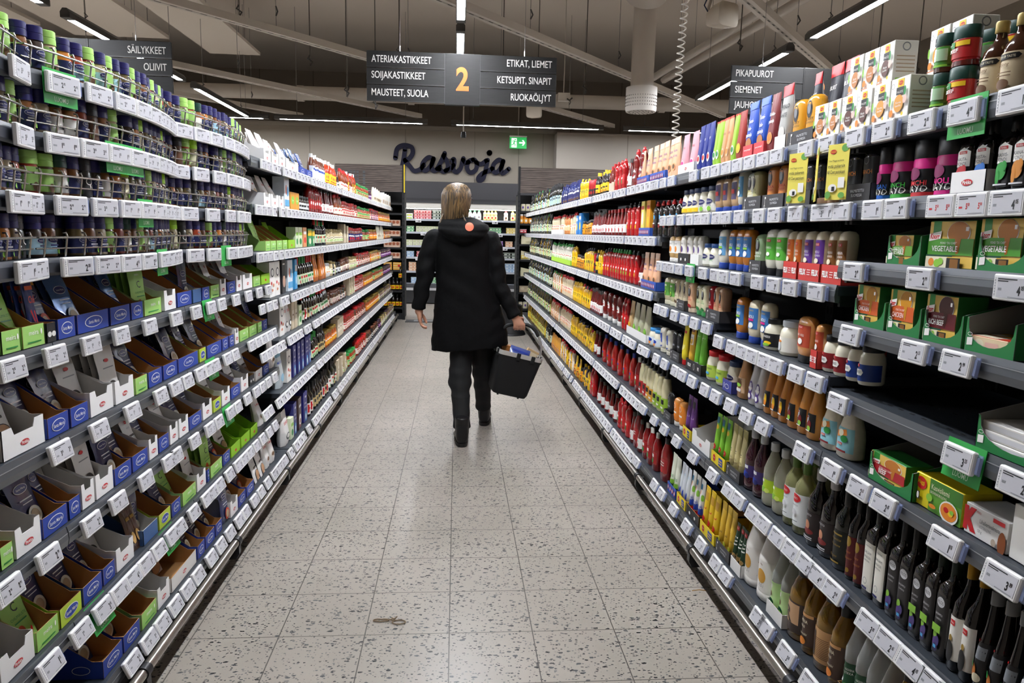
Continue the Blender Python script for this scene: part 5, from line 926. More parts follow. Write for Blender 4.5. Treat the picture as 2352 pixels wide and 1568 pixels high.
# ------------------------------------------------------------------ display trays
STY = {'maria': ('#22409c', kraft, 'bin', 'blue display tray with oval logo'), 'lmaria': ('#b4cc3a', kraft, 'bin', 'lime display tray with blue oval logo'),
       'pirkka': ('#eceae8', M('#d8d5d1', .6), 'bin', 'white display tray with red logo'), 'meira': ('#9fd06c', kraft, 'bin', 'light green display tray'),
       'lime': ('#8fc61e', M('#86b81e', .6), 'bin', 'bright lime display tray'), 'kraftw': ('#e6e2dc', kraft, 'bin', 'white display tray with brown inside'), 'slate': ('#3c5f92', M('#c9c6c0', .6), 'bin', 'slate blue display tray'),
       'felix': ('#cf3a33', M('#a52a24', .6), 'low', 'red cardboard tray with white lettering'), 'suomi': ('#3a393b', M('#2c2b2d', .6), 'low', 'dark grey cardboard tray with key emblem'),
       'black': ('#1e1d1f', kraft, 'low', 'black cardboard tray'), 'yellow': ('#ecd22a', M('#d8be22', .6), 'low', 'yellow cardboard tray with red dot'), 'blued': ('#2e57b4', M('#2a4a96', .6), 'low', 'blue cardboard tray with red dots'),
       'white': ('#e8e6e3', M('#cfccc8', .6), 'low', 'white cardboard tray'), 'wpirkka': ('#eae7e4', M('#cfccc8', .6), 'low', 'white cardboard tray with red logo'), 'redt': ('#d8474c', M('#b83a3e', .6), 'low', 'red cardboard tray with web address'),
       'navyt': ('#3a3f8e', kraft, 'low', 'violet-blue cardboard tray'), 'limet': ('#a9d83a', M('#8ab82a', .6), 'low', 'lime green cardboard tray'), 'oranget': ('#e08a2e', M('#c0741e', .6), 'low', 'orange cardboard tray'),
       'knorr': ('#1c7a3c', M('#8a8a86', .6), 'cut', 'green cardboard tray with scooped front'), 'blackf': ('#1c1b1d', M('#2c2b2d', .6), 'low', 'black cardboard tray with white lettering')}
TR = {}
def tray_kind(sty, W):
    W = max(.05, round(W, 2)); k = (sty, W)
    if k in TR: return TR[k]
    c, inner, typ, desc = STY[sty]; om = M(c, .55, grain=.02); b = MB(); i = MB(); t = .0016
    D = {'bin': .24, 'low': .22, 'cut': .2}[typ]; hf = {'bin': .052, 'low': .048, 'cut': .07}[typ]; hb = {'bin': .135, 'low': .048, 'cut': .12}[typ]
    if sty == 'pirkka': hf = .07; hb = .125
    if sty == 'felix': hf = hb = .055
    w = W/2-.002
    def wall(pts, n, o, q):
        n = Vector(n)*t
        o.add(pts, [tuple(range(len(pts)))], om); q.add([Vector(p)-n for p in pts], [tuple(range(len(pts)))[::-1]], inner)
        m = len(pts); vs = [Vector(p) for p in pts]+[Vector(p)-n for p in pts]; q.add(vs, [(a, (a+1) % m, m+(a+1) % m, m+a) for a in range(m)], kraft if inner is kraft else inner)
    if typ == 'bin' and sty == 'pirkka': fp = [(-w, 0, 0), (w, 0, 0), (w, 0, hf), (w*.55, 0, hf), (w*.45, 0, hf*.72), (-w*.45, 0, hf*.72), (-w*.55, 0, hf), (-w, 0, hf)]
    elif typ == 'cut': fp = [(-w, 0, 0), (w, 0, 0), (w, 0, hf)]+[(w*.93*cos(pi*k/12), 0, hf*.98-(hf*.78)*sin(pi*k/12)**.7) for k in range(13)]+[(-w, 0, hf)]
    else: fp = [(-w, 0, 0), (w, 0, 0), (w, 0, hf), (-w, 0, hf)]
    wall(fp, (0, -1, 0), b, i)
    s = [(0, 0), (D, 0), (D, hb)]+([(D*.62, hb), (D*.12, hf)] if typ == 'bin' else [])+[(0, hf)]
    for sx in (-1, 1): wall([(sx*w, y, z) for y, z in (s if sx > 0 else s[::-1])], (sx, 0, 0), b, i)
    wall([(w, D, 0), (-w, D, 0), (-w, D, hb), (w, D, hb)], (0, 1, 0), b, i)
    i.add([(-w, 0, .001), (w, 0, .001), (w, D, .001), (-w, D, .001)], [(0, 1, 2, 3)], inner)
    l = MB(); mp = lambda u, v, e=0.: (u, -.0006-e, v); g = min(W, .16); H = 1.; z = hf*.5
    if sty in ('maria', 'lmaria'):
        art_on(l, [('e', 0, z, g*.62, .032, wh), ('e', 0, z, g*.58, .028, M('#22409c', .5)), ('t', 'Santa Maria', 0, z, .0095, wh, dict(w=g*.5, bold=.03, shear=.15))], mp, H)
        for sx in (-1, 1):
            ms = lambda u, v, e=0., sx=sx: (sx*(w+.0006+e), .06+u*sx, v); art_on(l, [('o', 0, z, .05, .026, wh, .0015)], ms, H)
    elif sty in ('pirkka', 'wpirkka', 'kraftw'): art_on(l, [('e', .0, .024, .034, .014, red), ('t', 'Pirkka', 0, .024, .008, wh, dict(w=.027, bold=.02, shear=.1))], mp, H)
    elif sty == 'meira': art_on(l, [('t', 'meira', 0, .034, .012, wh, dict(w=g*.5, bold=.03)), ('r', -g*.3, g*.3, .01, .013, grn), ('e', g*.32, .034, .006, .014, wh)], mp, H)
    elif sty == 'lime': art_on(l, [('e', .0, .02, .03, .012, red)], mp, H)
    elif sty == 'felix': art_on(l, [('t', 'FELIX', -W*.28, .027, .017, wh, dict(w=W*.3, bold=.05)), ('t', 'FELIX', W*.3, .027, .017, wh, dict(w=W*.3, bold=.05)), ('r', -W*.06, W*.1, .033, .035, wh), ('r', -W*.06, W*.1, .026, .028, wh), ('r', -W*.05, W*.09, .019, .021, wh)], mp, H)
    elif sty == 'suomi': art_on(l, [('r', -g*.37, -g*.36, .01, .04, wh), ('o', -g*.365, .009, .009, .009, wh, .0015), ('r', -g*.36, -g*.3, .034, .041, wh), ('t', 'VALMISTETTU', g*.1, .03, .008, lgrey, dict(w=g*.55)), ('t', 'SUOMESSA', g*.1, .018, .008, lgrey, dict(w=g*.5))], mp, H)
    elif sty == 'blackf': art_on(l, [('t', 'FELIX', -W*.25, .024, .014, wh, dict(w=W*.3, bold=.04)), ('o', W*.05, .024, .02, .03, wh, .002), ('t', 'FE', W*.32, .024, .014, wh, dict(w=W*.2, bold=.04))], mp, H)
    elif sty == 'yellow': art_on(l, [('e', -W*.25, .024, .028, .028, red), ('t', 'Kavli', -W*.25, .024, .007, wh, dict(w=.022)), ('r', W*.08, W*.34, .008, .04, royal), ('r', W*.11, W*.31, .026, .03, yel), ('r', W*.11, W*.31, .016, .02, yel)], mp, H)
    elif sty == 'blued': art_on(l, [q for k in range(max(1, int(W/.035))) for q in (('e', -W/2+.018+.035*k, .024, .02, .026, red), ('e', -W/2+.018+.035*k, .024, .012, .016, wh))], mp, H)
    elif sty == 'redt': art_on(l, [('t', 'www.jalostaja.fi', 0, .03, .007, wh, dict(w=W*.8))], mp, H)
    elif sty == 'black': art_on(l, [('e', -W*.2, .02, .02, .014, wh), ('e', W*.2, .02, .02, .014, wh)], mp, H)
    elif sty == 'navyt': art_on(l, [('o', 0, .022, W*.4, .02, wh, .002), ('r', -W*.3, -W*.26, .012, .034, wh)], mp, H)
    elif sty == 'knorr':
        art_on(l, [('p', [(-w+.006, .012), (-w+.022, .014), (-w+.022, .03), (-w+.006, .028)], wh), ('o', -w+.014, .036, .014, .008, wh, .001)], mp, H)
        ms = lambda u, v, e=0.: (-w-.0006-e, .05-u, v); art_on(l, [('p', [(-.03, .03), (.03, .034), (.03, .07), (-.03, .066)], wh), ('t', 'Knorr', 0, .05, .018, M('#1c7a3c', .5), dict(w=.05, bold=.03, shear=.2))], ms, H)
    parts = [('tray_wall', b, None), ('inside', i, None)]+([('logo', l, None)] if l.v else [])
    TR[k] = Kind('display_tray', 'display tray', desc, W, D, hb, parts); return TR[k]
def note(o, desc, where, y, grp=None): PLACE.append((o, desc, where, y, grp))
FAR = 6.0
def ys_of(r, p0, p1, dx=.02):
    a = shelf_y(p0, r.X+r.side*dx, r.z); b = shelf_y(p1, r.X+r.side*dx, r.z); return min(a, b), max(a, b)
def P(rk, kinds, p0, p1, n, rows=1, stack=1, inset=.018, dz=0., tilt=0., jit=.004, turn=.06, sz=1., wf=.965):
    """n products side by side between two image columns of a shelf's front line; kinds may be a list that is cycled"""
    r = ROWS[rk]; a, b = ys_of(r, p0, p1); kl = kinds.split() if isinstance(kinds, str) else kinds
    if a > 5.0: n = max(n, int((b-a)/(K[kl[0]].w*1.08)))       # far runs stand shoulder to shoulder
    pitch = (b-a)/n
    for i in range(n):
        if a+pitch*(i+.5)+.03 > r.y1 or (a > 5 and random.random() < .07): continue
        k = K[kl[(n-1-i if r.side > 0 else i) % len(kl)]]; y = a+pitch*(i+.5)
        sx = max(.55, min(1.2, pitch/k.w*wf))
        for rr in range(rows):
            for s in range(stack):
                x = r.X+r.side*(inset+k.d/2+rr*(k.d+.006)+random.uniform(0, jit))
                o = put(k, x, y, r.z+dz+s*k.h*1.002*sz, r.rz+random.uniform(-turn, turn)*(1 if wf > .93 else .3), whole=y > FAR, sx=sx, tilt=tilt, sz=sz*(1 if a < 5 else random.uniform(.9, 1.03)))
                note(o, ('rear ' if rr else '')+('upper ' if s else '')+k.desc, r.name, y, k.desc+' group')
def TRAY(rk, sty, p0, p1, cont=None, n=3, start=.03, step=.024, lean=-.35, back=False, fill=.86, dz=0., inset=.012, sx=None, upright=False):
    """one display tray between two image columns, with n packets standing one behind another in it"""
    r = ROWS[rk]; a, b = ys_of(r, p0, p1, inset); W = b-a; k = tray_kind(sty, W*.985); y = (a+b)/2; x = r.X+r.side*inset
    o = put(k, x, y, r.z+dz, r.rz, sx=W*.985/k.w); note(o, k.desc, r.name, y, 'display trays')
    if cont:
        q = K[cont]; f = Vector((cos(r.rz-pi/2), sin(r.rz-pi/2), 0))*-1
        n = n+2 if lean < -.15 and n > 1 else n
        for i in range(n):
            d = start+max(step, q.d*1.12)*i+.02
            if d > .165: break
            u = min(1.15, (W*fill)/q.w)
            p = put(q, x+f.x*d, y+random.uniform(-.003, .003), r.z+dz+.003+q.d/2*abs(sin(lean)), r.rz+random.uniform(-.03, .03), sx=u, tilt=lean+random.uniform(-.012, .012), whole=y > FAR)
            note(p, ('rear ' if i else '')+q.desc, r.name, y+.001*i, q.desc+' group')
# thin packets for the packet trays
def sach(key, desc, m, art, W=.085, H=.165, T=.012, top=None, cat='packet'): pouch(key, desc, W, H, T, m, art, top=top, name='spice_packet', cat=cat, stand=False)
mo = lambda c: [('e', 0, .66, .05, .024, wh), ('e', 0, .66, .047, .021, nav), ('t', 'Santa Maria', 0, .66, .005, wh, dict(w=.04)), ('r', -.022, .022, .48, .5, lgrey), ('r', -.018, .018, .42, .435, lgrey), ('e', .006, .2, .046, .05, c), ('e', .006, .2, .03, .034, M('#b9a688', .5))]
sach('snv', 'navy spice packet with pale oval', M('#1a2250', .28, coat=.4), mo(M('#d9d6c8', .5)))
sach('snr', 'navy spice packet with red oval', M('#1b2454', .28, coat=.4), mo(M('#c9442a', .5)), top=(.82, M('#c98a1c', .4)))
sach('ssi', 'silvery blue spice packet', M('#5f7fb4', .22, metal=.25, coat=.5), mo(M('#dfe4ea', .5)), H=.17)
sach('sbl', 'bright blue spice packet', M('#2a4a9a', .25, coat=.5), mo(M('#d9a83a', .5)))
sach('swh', 'white spice packet with brown spice picture', M('#d9d6d2', .5), [('e', 0, .72, .022, .011, red), ('t', 'Pirkka', 0, .72, .005, wh, dict(w=.018)), ('t', 'MAUSTE', 0, .6, .006, grey, dict(w=.04)), ('r', -.022, .022, .42, .46, M('#3a2a22', .5)), ('e', .006, .18, .058, .056, bk), ('e', .006, .18, .053, .051, M('#b98f6a', .6, grain=.3))], W=.09, H=.17)
sach('swd', 'white spice packet with dark pepper window', M('#d9d6d2', .5), [('e', 0, .72, .022, .011, red), ('r', -.026, .026, .58, .6, grey), ('e', .0, .2, .05, .05, M('#2a211c', .6, grain=.3))], W=.09, H=.17)
sach('sgn', 'light green spice packet with letter C', M('#a3d468', .5), [('t', 'meira', 0, .78, .008, wh, dict(w=.03)), ('t', 'C', 0, .58, .024, ink), ('t', 'CHILIMAUSTE', 0, .42, .007, grn, dict(w=.06)), ('r', -.024, .024, .33, .35, grn), ('e', -.012, .18, .028, .034, M('#b5451c', .5)), ('e', .022, .12, .008, .02, red)], W=.09, H=.165, top=(.93, M('#b4dd80', .5)))
sach('sgl', 'bright lime spice packet', M('#8fc61e', .5), [('r', -.02, .02, .5, .56, wh), ('e', 0, .24, .04, .04, M('#5f8a1a', .5))], H=.16)
sach('schi', 'navy and orange chilli packet', M('#20306e', .4), [('e', 0, .84, .045, .024, nav), ('r', -.028, .028, .74, .8, M('#d8562a', .4)), ('t', 'Chili', .004, .6, .018, M('#d8462a', .4), dict(w=.05, shear=.2, bold=.02)), ('r', -.016, -.008, .26, .46, red, .5), ('r', .004, .012, .2, .44, red, .3), ('e', .012, .12, .02, .02, wh), ('e', .012, .12, .012, .014, red)], W=.07, H=.17)
sach('sbr', 'brown see-through packet of dried spice', M('#4a3020', .25, coat=.4, grain=.3), [('e', 0, .25, .04, .04, M('#c9a060', .6, grain=.4)), ('r', -.02, .02, .6, .66, gold)], W=.1, H=.17)
sach('sbw', 'white flat packet seen from the edge', M('#e3e1de', .5), [('e', .0, .4, .05, .06, M('#c9b48c', .5)), ('e', 0, .74, .02, .01, red)], W=.085, H=.16)
sach('sye', 'pale orange packet with green edge', M('#d9b478', .45), [('e', 0, .4, .06, .05, M('#a8562a', .5)), ('r', -.04, .04, .9, 1., M('#b8cf2a', .4))], W=.1, H=.17)

# ------------------------------------------------------------------ price tags
tagw = M('#eeedec', .4); disp = M('#c3c2c8', .35); disp2 = M('#c9c8cd', .35); tink = M('#17171a', .5)
TAGV = []
def tag_kind(style, a, b_, promo=False):
    W, H = .092, .05; f = MB(); f.rbox(-W/2, W/2, -.006, .006, -H/2, H/2, tagw, .0025)
    f.box(-W/2+.004, -W/2+.009, -.0063, -.006, -H/2+.006, H/2-.006, M('#d2d1d2', .5))
    for k in range(6): f.box(-W/2+.0055, -W/2+.0075, -.0064, -.006, -H/2+.009+k*.0055, -H/2+.012+k*.0055, grey)
    d = MB(); x0, x1, z0, z1 = -W/2+.012, W/2-.005, -H/2+.0055, H/2-.0055; d.box(x0, x1, -.0067, -.0055, z0, z1, disp)
    mp = lambda u, v: (u, -.0071, v); ic = red if promo else tink
    d.rect(mp, x0+.002, x0+.05, z1-.0042, z1-.0022, tink); d.rect(mp, x0+.002, x0+.028, z1-.008, z1-.0062, tink); d.rect(mp, x0+.03, x1-.004, z0+.0015, z0+.003, grey)
    if style == 1: d.text(a, mp, x1-.016, -.004, .017, ic, sx=.62, bold=.035, al='r'); d.text(b_, mp, x1-.0145, .0015, .008, ic, sx=.62, bold=.03, al='l'); d.rect(mp, x0+.004, x0+.013, -.006, -.001, grey)
    else:
        for xx in (x0+.028, x1-.012): d.text(a, mp, xx, -.003, .012, ic, sx=.62, bold=.035, al='r'); d.text(b_, mp, xx+.001, .0005, .006, ic, sx=.62, bold=.03, al='l')
        d.rect(mp, x0+.003, x0+.013, -.007, -.003, ic if promo else grey)
    c = MB(); c.box(-W/2+.01, W/2+.009, .0062, .0092, -H/2+.004, H/2-.004, clear_m); c.box(W/2+.0015, W/2+.009, .001, .0085, -H/2+.008, H/2-.008, clear_m)
    return Kind('price_tag', 'price tag', '', W, .012, H, [('frame', f, None), ('display', d, None), ('clip', c, None)])
rnd = random.Random(3)
for i in range(24):
    TAGV.append(((i % 3 == 0) and 2 or 1, tag_kind(2 if i % 3 == 0 else 1, rnd.choice('0111222223345'), rnd.choice(('05', '15', '25', '29', '35', '39', '45', '55', '65', '69', '75', '79', '85', '89', '95', '99')))))
PROMO = tag_kind(2, '5', '50', True); BIG13 = tag_kind(1, '13', '20')
TAGS = []     # (distance, row, y, kind)
def tags(rk, pxs=None, ya=None, yb=None, double=.3, step=.098):
    r = ROWS[rk]
    if pxs is not None: ys = [shelf_y(q, r.X-r.side*.012, r.zt) for q in pxs]
    else:
        ys = []; y = ya
        while y < yb:
            ys.append(y); y += step if rnd.random() < .78 else step*rnd.uniform(1.25, 1.9)
    for y in ys:
        want = 2 if rnd.random() < double else 1
        k = rnd.choice([q for s, q in TAGV if s == want]); TAGS.append([y, r, rk, k])
T3 = lambda s, *a: [v/s for v in a]
# left spice racks
tags('A1', [20]+T3(3.003, 345, 540, 700, 830, 930, 1012, 1070, 1115, 1165, 1225, 1310, 1385, 1465, 1525, 1575, 1620, 1650), double=.8)
tags('A2', [28]+T3(3.003, 350, 518, 665, 795, 900, 1000, 1070, 1125, 1160, 1215, 1312, 1408, 1485, 1540, 1600, 1640, 1665), double=.8)
tags('A3', [2, 63]+T3(3.003, 405, 585, 740, 865, 965, 1055, 1130, 1178, 1262, 1375, 1480, 1560, 1615, 1655), double=.8)
tags('A4', [22, 73]+T3(3.003, 445, 605, 745, 875, 1012, 1085, 1150, 1200, 1295, 1385, 1490, 1555, 1605, 1640, 1680), double=.4)
tags('B1', [15, 115, 198, 268, 335, 396, 443, 478, 502, 536, 565, 590, 611], double=.9)
tags('B2', [127, 218, 295, 361, 396, 423, 453, 473, 488, 516, 534, 572, 587, 600, 612, 624], double=.8)
tags('B3', [7, 100, 200, 262, 326, 379, 397, 440, 475, 496, 523, 540, 563, 583, 597, 611, 626], double=.6)
tags('B4', [12, 105, 177, 227, 265, 295, 326, 357, 388, 405, 438, 468, 481, 498, 521, 541, 555, 568, 583, 598, 613, 627], double=.1)
tags('B5', [299, 337, 367.5, 398, 426, 451, 481, 503, 524.5, 546, 561, 581, 596, 612, 628, 643], double=.1)
for k in ('T1', 'T2', 'T3', 'T4', 'T5', 'T6', 'T7'): tags(k, ya=3.68+(.12 if k in ('T1',) else 0), yb=10.9, double=.1)
# right
tags('U1', [1509, 1526, 1545, 1596, 1625, 1648, 1673, 1699, 1727, 1758, 1790, 1857, 1906, 1971, 2037, 2125, 2222, 2344], double=.05)
tags('U1', ya=3.85, yb=10.9, double=.1)
tags('U2', [1526, 1543, 1567, 1588, 1608, 1625, 1650, 1672, 1703, 1748, 1784, 1833, 1889, 1905, 1940, 2013, 2067, 2170, 2242, 2324], double=.15)
tags('U3', [1518, 1534, 1545, 1563, 1586, 1618, 1646, 1667, 1694, 1744, 1782, 1820, 1880], double=0)
tags('N3', [1967, 2121, 2336], double=0); tags('N4', [1963, 2110, 2210], double=0); tags('N5', [1934, 2215, 2352], double=0)
tags('U4', [1514, 1530, 1554, 1577, 1601, 1628], double=0); tags('U4b', [1657, 1688, 1713, 1736, 1764, 1790, 1837, 1880], double=0)
tags('U5', [1512, 1531, 1556, 1573, 1595, 1625, 1650, 1684, 1721, 1759, 1852, 1919, 1983, 2040, 2182, 2315], double=0)
tags('U6', [1507, 1530, 1559, 1597, 1642, 1680, 1703, 1737, 1761, 1794, 1826, 1860, 1887, 1923, 2006, 2050, 2104, 2156, 2197, 2240], double=.1)
tags('U7', [1506, 1522, 1550, 1581, 1614, 1648, 1671, 1747, 1763, 1811, 1866, 1915, 1950], double=0)
for k in ('V2', 'V3', 'U5', 'U6', 'U7'): tags(k, ya=3.82, yb=10.9, double=.05)
TAGS.sort(key=lambda t: t[0])
for q in TAGS:
    if q[1].name == 'second right shelf' and 1.4 < q[0] < 1.56: q[3] = PROMO
tagrow = lambda r: -.42 if r.z < .3 else (-.36 if r.z < .6 else (-.22 if r.z < 1.0 else (-.12 if r.z < 1.25 else 0.)))
rest = MB()
for i, (y, r, rk, k) in enumerate(TAGS):
    x = r.front(y)-r.side*(.019 if r.z > 1.25 else (.024 if r.z > .3 else .02)); z = r.zt+(.006 if r.z < .3 else -.002); yaw = 0.
    if r.curved: yaw = math.atan((r.front(y+.01)-r.front(y-.01))/.02)
    if i < 300:
        o = put(k, x, y, z, r.rz-yaw*1., tilt=tagrow(r), sx=1.2 if r.curved else 1.); note(o, 'white price tag', r.name, y, 'price tags on the shelf rails')
    else:
        T = Matrix.Translation((x-r.side*.004, y, z)) @ Matrix.Rotation(r.rz, 4, 'Z') @ Matrix.Rotation(tagrow(r), 4, 'X')
        rest.box(-.046, .046, -.006, .006, -.025, .025, tagw, T); rest.box(-.034, .041, -.0068, -.0058, -.0195, .0195, disp, T)
        rest.box(.02, .033, -.0073, -.0066, -.009, .005, tink, T); rest.box(-.03, .016, -.0073, -.0066, .012, .015, tink, T); rest.box(.044, .055, .001, .0085, -.018, .018, clear_m, T)
o = rest.build('price_tags'); tag(o, 'small white price tags along the distant shelf rails', 'price tags'); o['kind'] = 'stuff'
# green organic cards hanging below some tags
gcard = M('#2fa046', .45)
def luomu():
    b = MB(); b.box(-.056, .056, .006, .0075, -.05, .034, gcard); l = MB(); l.text('LUOMU', lambda u, v: (u, .0056, v), 0, -.036, .012, M('#cfeecf', .5), sx=.8, bold=.03)
    return Kind('shelf_card', 'shelf card', 'green card behind a price tag', .112, .002, .09, [('card', b, None), ('lettering', l, None)])
LU = luomu()
for rk, px in (('A1', 115), ('A2', 223), ('A2', 262), ('A3', 290), ('A4', 337), ('A4', 488), ('B1', 478), ('B2', 486), ('B3', 523), ('B4', 227), ('B4', 388), ('U1', 2222), ('U3', 1586), ('N5', 2215)):
    r = ROWS[rk]; y = shelf_y(px, r.X-r.side*.012, r.zt); x = r.front(y)-r.side*.018; yaw = math.atan((r.front(y+.01)-r.front(y-.01))/.02) if r.curved else 0
    o = put(LU, x, y, r.zt-.003, r.rz-yaw, tilt=tagrow(r)); note(o, 'green organic card behind a price tag', r.name, y, 'green organic shelf cards')
# ------------------------------------------------------------------ stocking the left side
CODE = {'n': ['sn0', 'sn1', 'sn3', 'sn2', 'sn1', 'sn4', 'sn5', 'sn0'], 'b': ['sb1', 'sb2', 'sb3', 'sb0', 'sb4'], 'g': ['sg0', 'sg1', 'sg2'], 'w': ['sw'], 'k': ['sk'], 'l': ['sl'], 'd': ['sd']}
SEQ = {'A1': ('nnnnnnnnnnnnnnnngg', 'nngnbgbgbngnnbgngn', 'nnggwnnbbnbngngngn'), 'A2': ('nnnnnnnnnnnnnnnnng', 'nnwwnkng_nnlnnnnln', 'nkglnn_nwgnngnnnnn'), 'A3': ('nnnnnnnnnnnnnnnnnn', 'ggwndnwnlnnngnnnln', 'nnndbnnnnnlnnnnngn'), 'A4': ('nnnnnnnnnnnnnnnnnd', 'bb_nnngnwngwbnnnnn', 'ldnnngnnwnnnnnlnng')}
rs = random.Random(11); cnt = {}
for rk, bays in SEQ.items():
    r = ROWS[rk]
    for j, sq in enumerate(bays):
        a, b = LB[j]+.012, LB[j+1]-.012; p = (b-a)/len(sq)
        for i, ch in enumerate(sq):
            if ch == '_': continue
            y = a+p*(i+.5); x0 = r.front(y)
            if j == 0 and y < 1.58: continue
            c = CODE[ch]; cnt[ch] = cnt.get(ch, 0)+1; k = K[c[cnt[ch] % len(c)]]
            for rr in range(2 if rk == 'A4' or (rk == 'A1' and i % 2 == 0) else 1):
                o = put(k, x0-.032-.047*rr+rs.uniform(-.003, .003), y+rs.uniform(-.001, .001), r.z, r.rz+rs.uniform(-.45, .45), tilt=rs.uniform(-.03, .0), sz=rs.uniform(.97, 1.04))
                note(o, ('rear ' if rr else '')+k.desc, r.name, y, k.desc+' group')
# packet trays, five shelves
for a in (('B1', 'meira', 4, 50, 'sgn', 3, .03), ('B1', 'meira', 52, 105, 'sgn', 5, .03), ('B1', 'black', 108, 131, 'schi', 3, .02, .02, -.1), ('B1', 'maria', 134, 175, 'snr', 3, .03), ('B1', 'maria', 178, 251, 'ssi', 3, .03), ('B1', 'maria', 254, 300, None), ('B1', 'maria', 302, 330, 'ssi', 5, .04), ('B1', 'meira', 332, 372, 'sgn', 4, .02, .022, -.1), ('B1', 'pirkka', 378, 405, 'swd', 2, .09),
          ('B1', 'maria', 407, 441, None), ('B1', 'slate', 443, 463, 'snv', 1, .03, .02, -.05), ('B1', 'maria', 465, 482, None), ('B1', 'meira', 484, 504, None), ('B1', 'pirkka', 506, 520, 'swh', 3, .02), ('B1', 'maria', 522, 541, None), ('B1', 'pirkka', 543, 556, 'swh', 4, .02), ('B1', 'pirkka', 558, 580, None), ('B1', 'meira', 582, 598, 'sgn', 2, .03, .024, -1.0), ('B1', 'lime', 600, 620, 'sgl', 2, .03, .024, -1.0),
          ('B2', 'pirkka', 6, 106, 'swh', 4, .03, .02, -.3), ('B2', 'maria', 110, 160, 'snv', 2, .06), ('B2', 'maria', 163, 205, 'snv', 3, .04), ('B2', 'pirkka', 208, 262, 'swd', 7, .05, .022, -.25), ('B2', 'pirkka', 265, 309, 'swd', 6, .015, .022, -.15), ('B2', 'meira', 312, 340, 'swd', 1, .1), ('B2', 'maria', 342, 373, 'snv', 2, .05), ('B2', 'maria', 376, 408, None), ('B2', 'maria', 410, 456, 'snv', 3, .03), ('B2', 'lmaria', 458, 474, 'snv', 2, .04), ('B2', 'maria', 476, 509, 'snv', 3, .04),
          ('B2', 'maria', 511, 525, None), ('B2', 'maria', 527, 538, None), ('B2', 'pirkka', 540, 549, 'swd', 4, .02), ('B2', 'meira', 551, 571, None), ('B2', 'meira', 573, 590, None), ('B2', 'meira', 592, 602, None), ('B2', 'maria', 604, 614, 'snv', 1, .04),
          ('B3', 'meira', 2, 34, 'sye', 1, .03), ('B3', 'pirkka', 37, 97, 'swh', 1, .1), ('B3', 'maria', 99, 157, 'snv', 3, .03), ('B3', 'maria', 159, 187, 'snr', 1, .05), ('B3', 'pirkka', 189, 219, 'swh', 1, .08), ('B3', 'pirkka', 221, 262, 'swd', 8, .02, .02, -.2), ('B3', 'maria', 264, 303, 'snv', 3, .02, .022, -.2), ('B3', 'maria', 305, 341, 'snv', 2, .05), ('B3', 'pirkka', 343, 364, 'swh', 5, .03), ('B3', 'maria', 366, 389, 'snv', 2, .05),
          ('B3', 'pirkka', 391, 410, None), ('B3', 'pirkka', 412, 434, 'swd', 2, .05), ('B3', 'maria', 436, 464, 'snv', 2, .05), ('B3', 'pirkka', 466, 488, 'snv', 2, .06), ('B3', 'lmaria', 490, 508, None), ('B3', 'pirkka', 510, 529, 'swh', 2, .05), ('B3', 'maria', 531, 552, None), ('B3', 'pirkka', 554, 571, 'swh', 4, .03), ('B3', 'black', 573, 585, 'snv', 2, .03), ('B3', 'kraftw', 587, 603, 'swh', 1, .04), ('B3', 'maria', 605, 618, None),
          ('B4', 'pirkka', 2, 82, 'swh', 1, .1), ('B4', 'meira', 85, 137, 'sgn', 3, .03), ('B4', 'lmaria', 139, 190, 'snv', 2, .06), ('B4', 'maria', 192, 236, 'snv', 2, .05), ('B4', 'maria', 238, 266, 'snv', 2, .05), ('B4', 'pirkka', 268, 309, 'swd', 2, .07), ('B4', 'slate', 330, 364, 'snv', 1, .04, .02, -.05), ('B4', 'lmaria', 366, 393, None), ('B4', 'maria', 395, 416, 'snv', 3, .03), ('B4', 'meira', 420, 451, 'sgn', 2, .06), ('B4', 'pirkka', 453, 474, 'swd', 5, .02, .022, -.2), ('B4', 'maria', 476, 482, None),
          ('B4', 'meira', 484, 511, 'sgn', 4, .02, .022, -.1), ('B4', 'maria', 513, 529, 'snr', 2, .03), ('B4', 'lime', 531, 552, 'swh', 1, .03), ('B4', 'lime', 554, 574, 'sgl', 1, .1), ('B4', 'lime', 576, 592, None),
          ('B5', 'maria', 238, 283, 'snv', 2, .06), ('B5', 'maria', 285, 323, 'snv', 2, .05), ('B5', 'meira', 326, 361, None), ('B5', 'pirkka', 363, 391, 'snv', 1, .08), ('B5', 'kraftw', 394, 452, 'swh', 1, .08), ('B5', 'maria', 455, 471, 'snv', 2, .03), ('B5', 'maria', 473, 494, 'snv', 3, .03), ('B5', 'maria', 496, 511, 'snv', 2, .03), ('B5', 'pirkka', 530, 547, 'snr', 2, .03), ('B5', 'maria', 549, 565, 'snv', 1, .04), ('B5', 'maria', 567, 584, 'snr', 2, .03)):
    TRAY(*a)
P('B4', 'sbr', 311, 329, 2, tilt=-.25); P('B5', 'snr', 513, 529, 1, tilt=-.12); P('B5', 'swh', 588, 612, 2, tilt=-.3); P('B4', 'pwh', 594, 614, 1, tilt=-.2); P('B5', 'pwh', 614, 634, 2, tilt=-.12)
P('B3', 'pwh', 622, 634, 1)
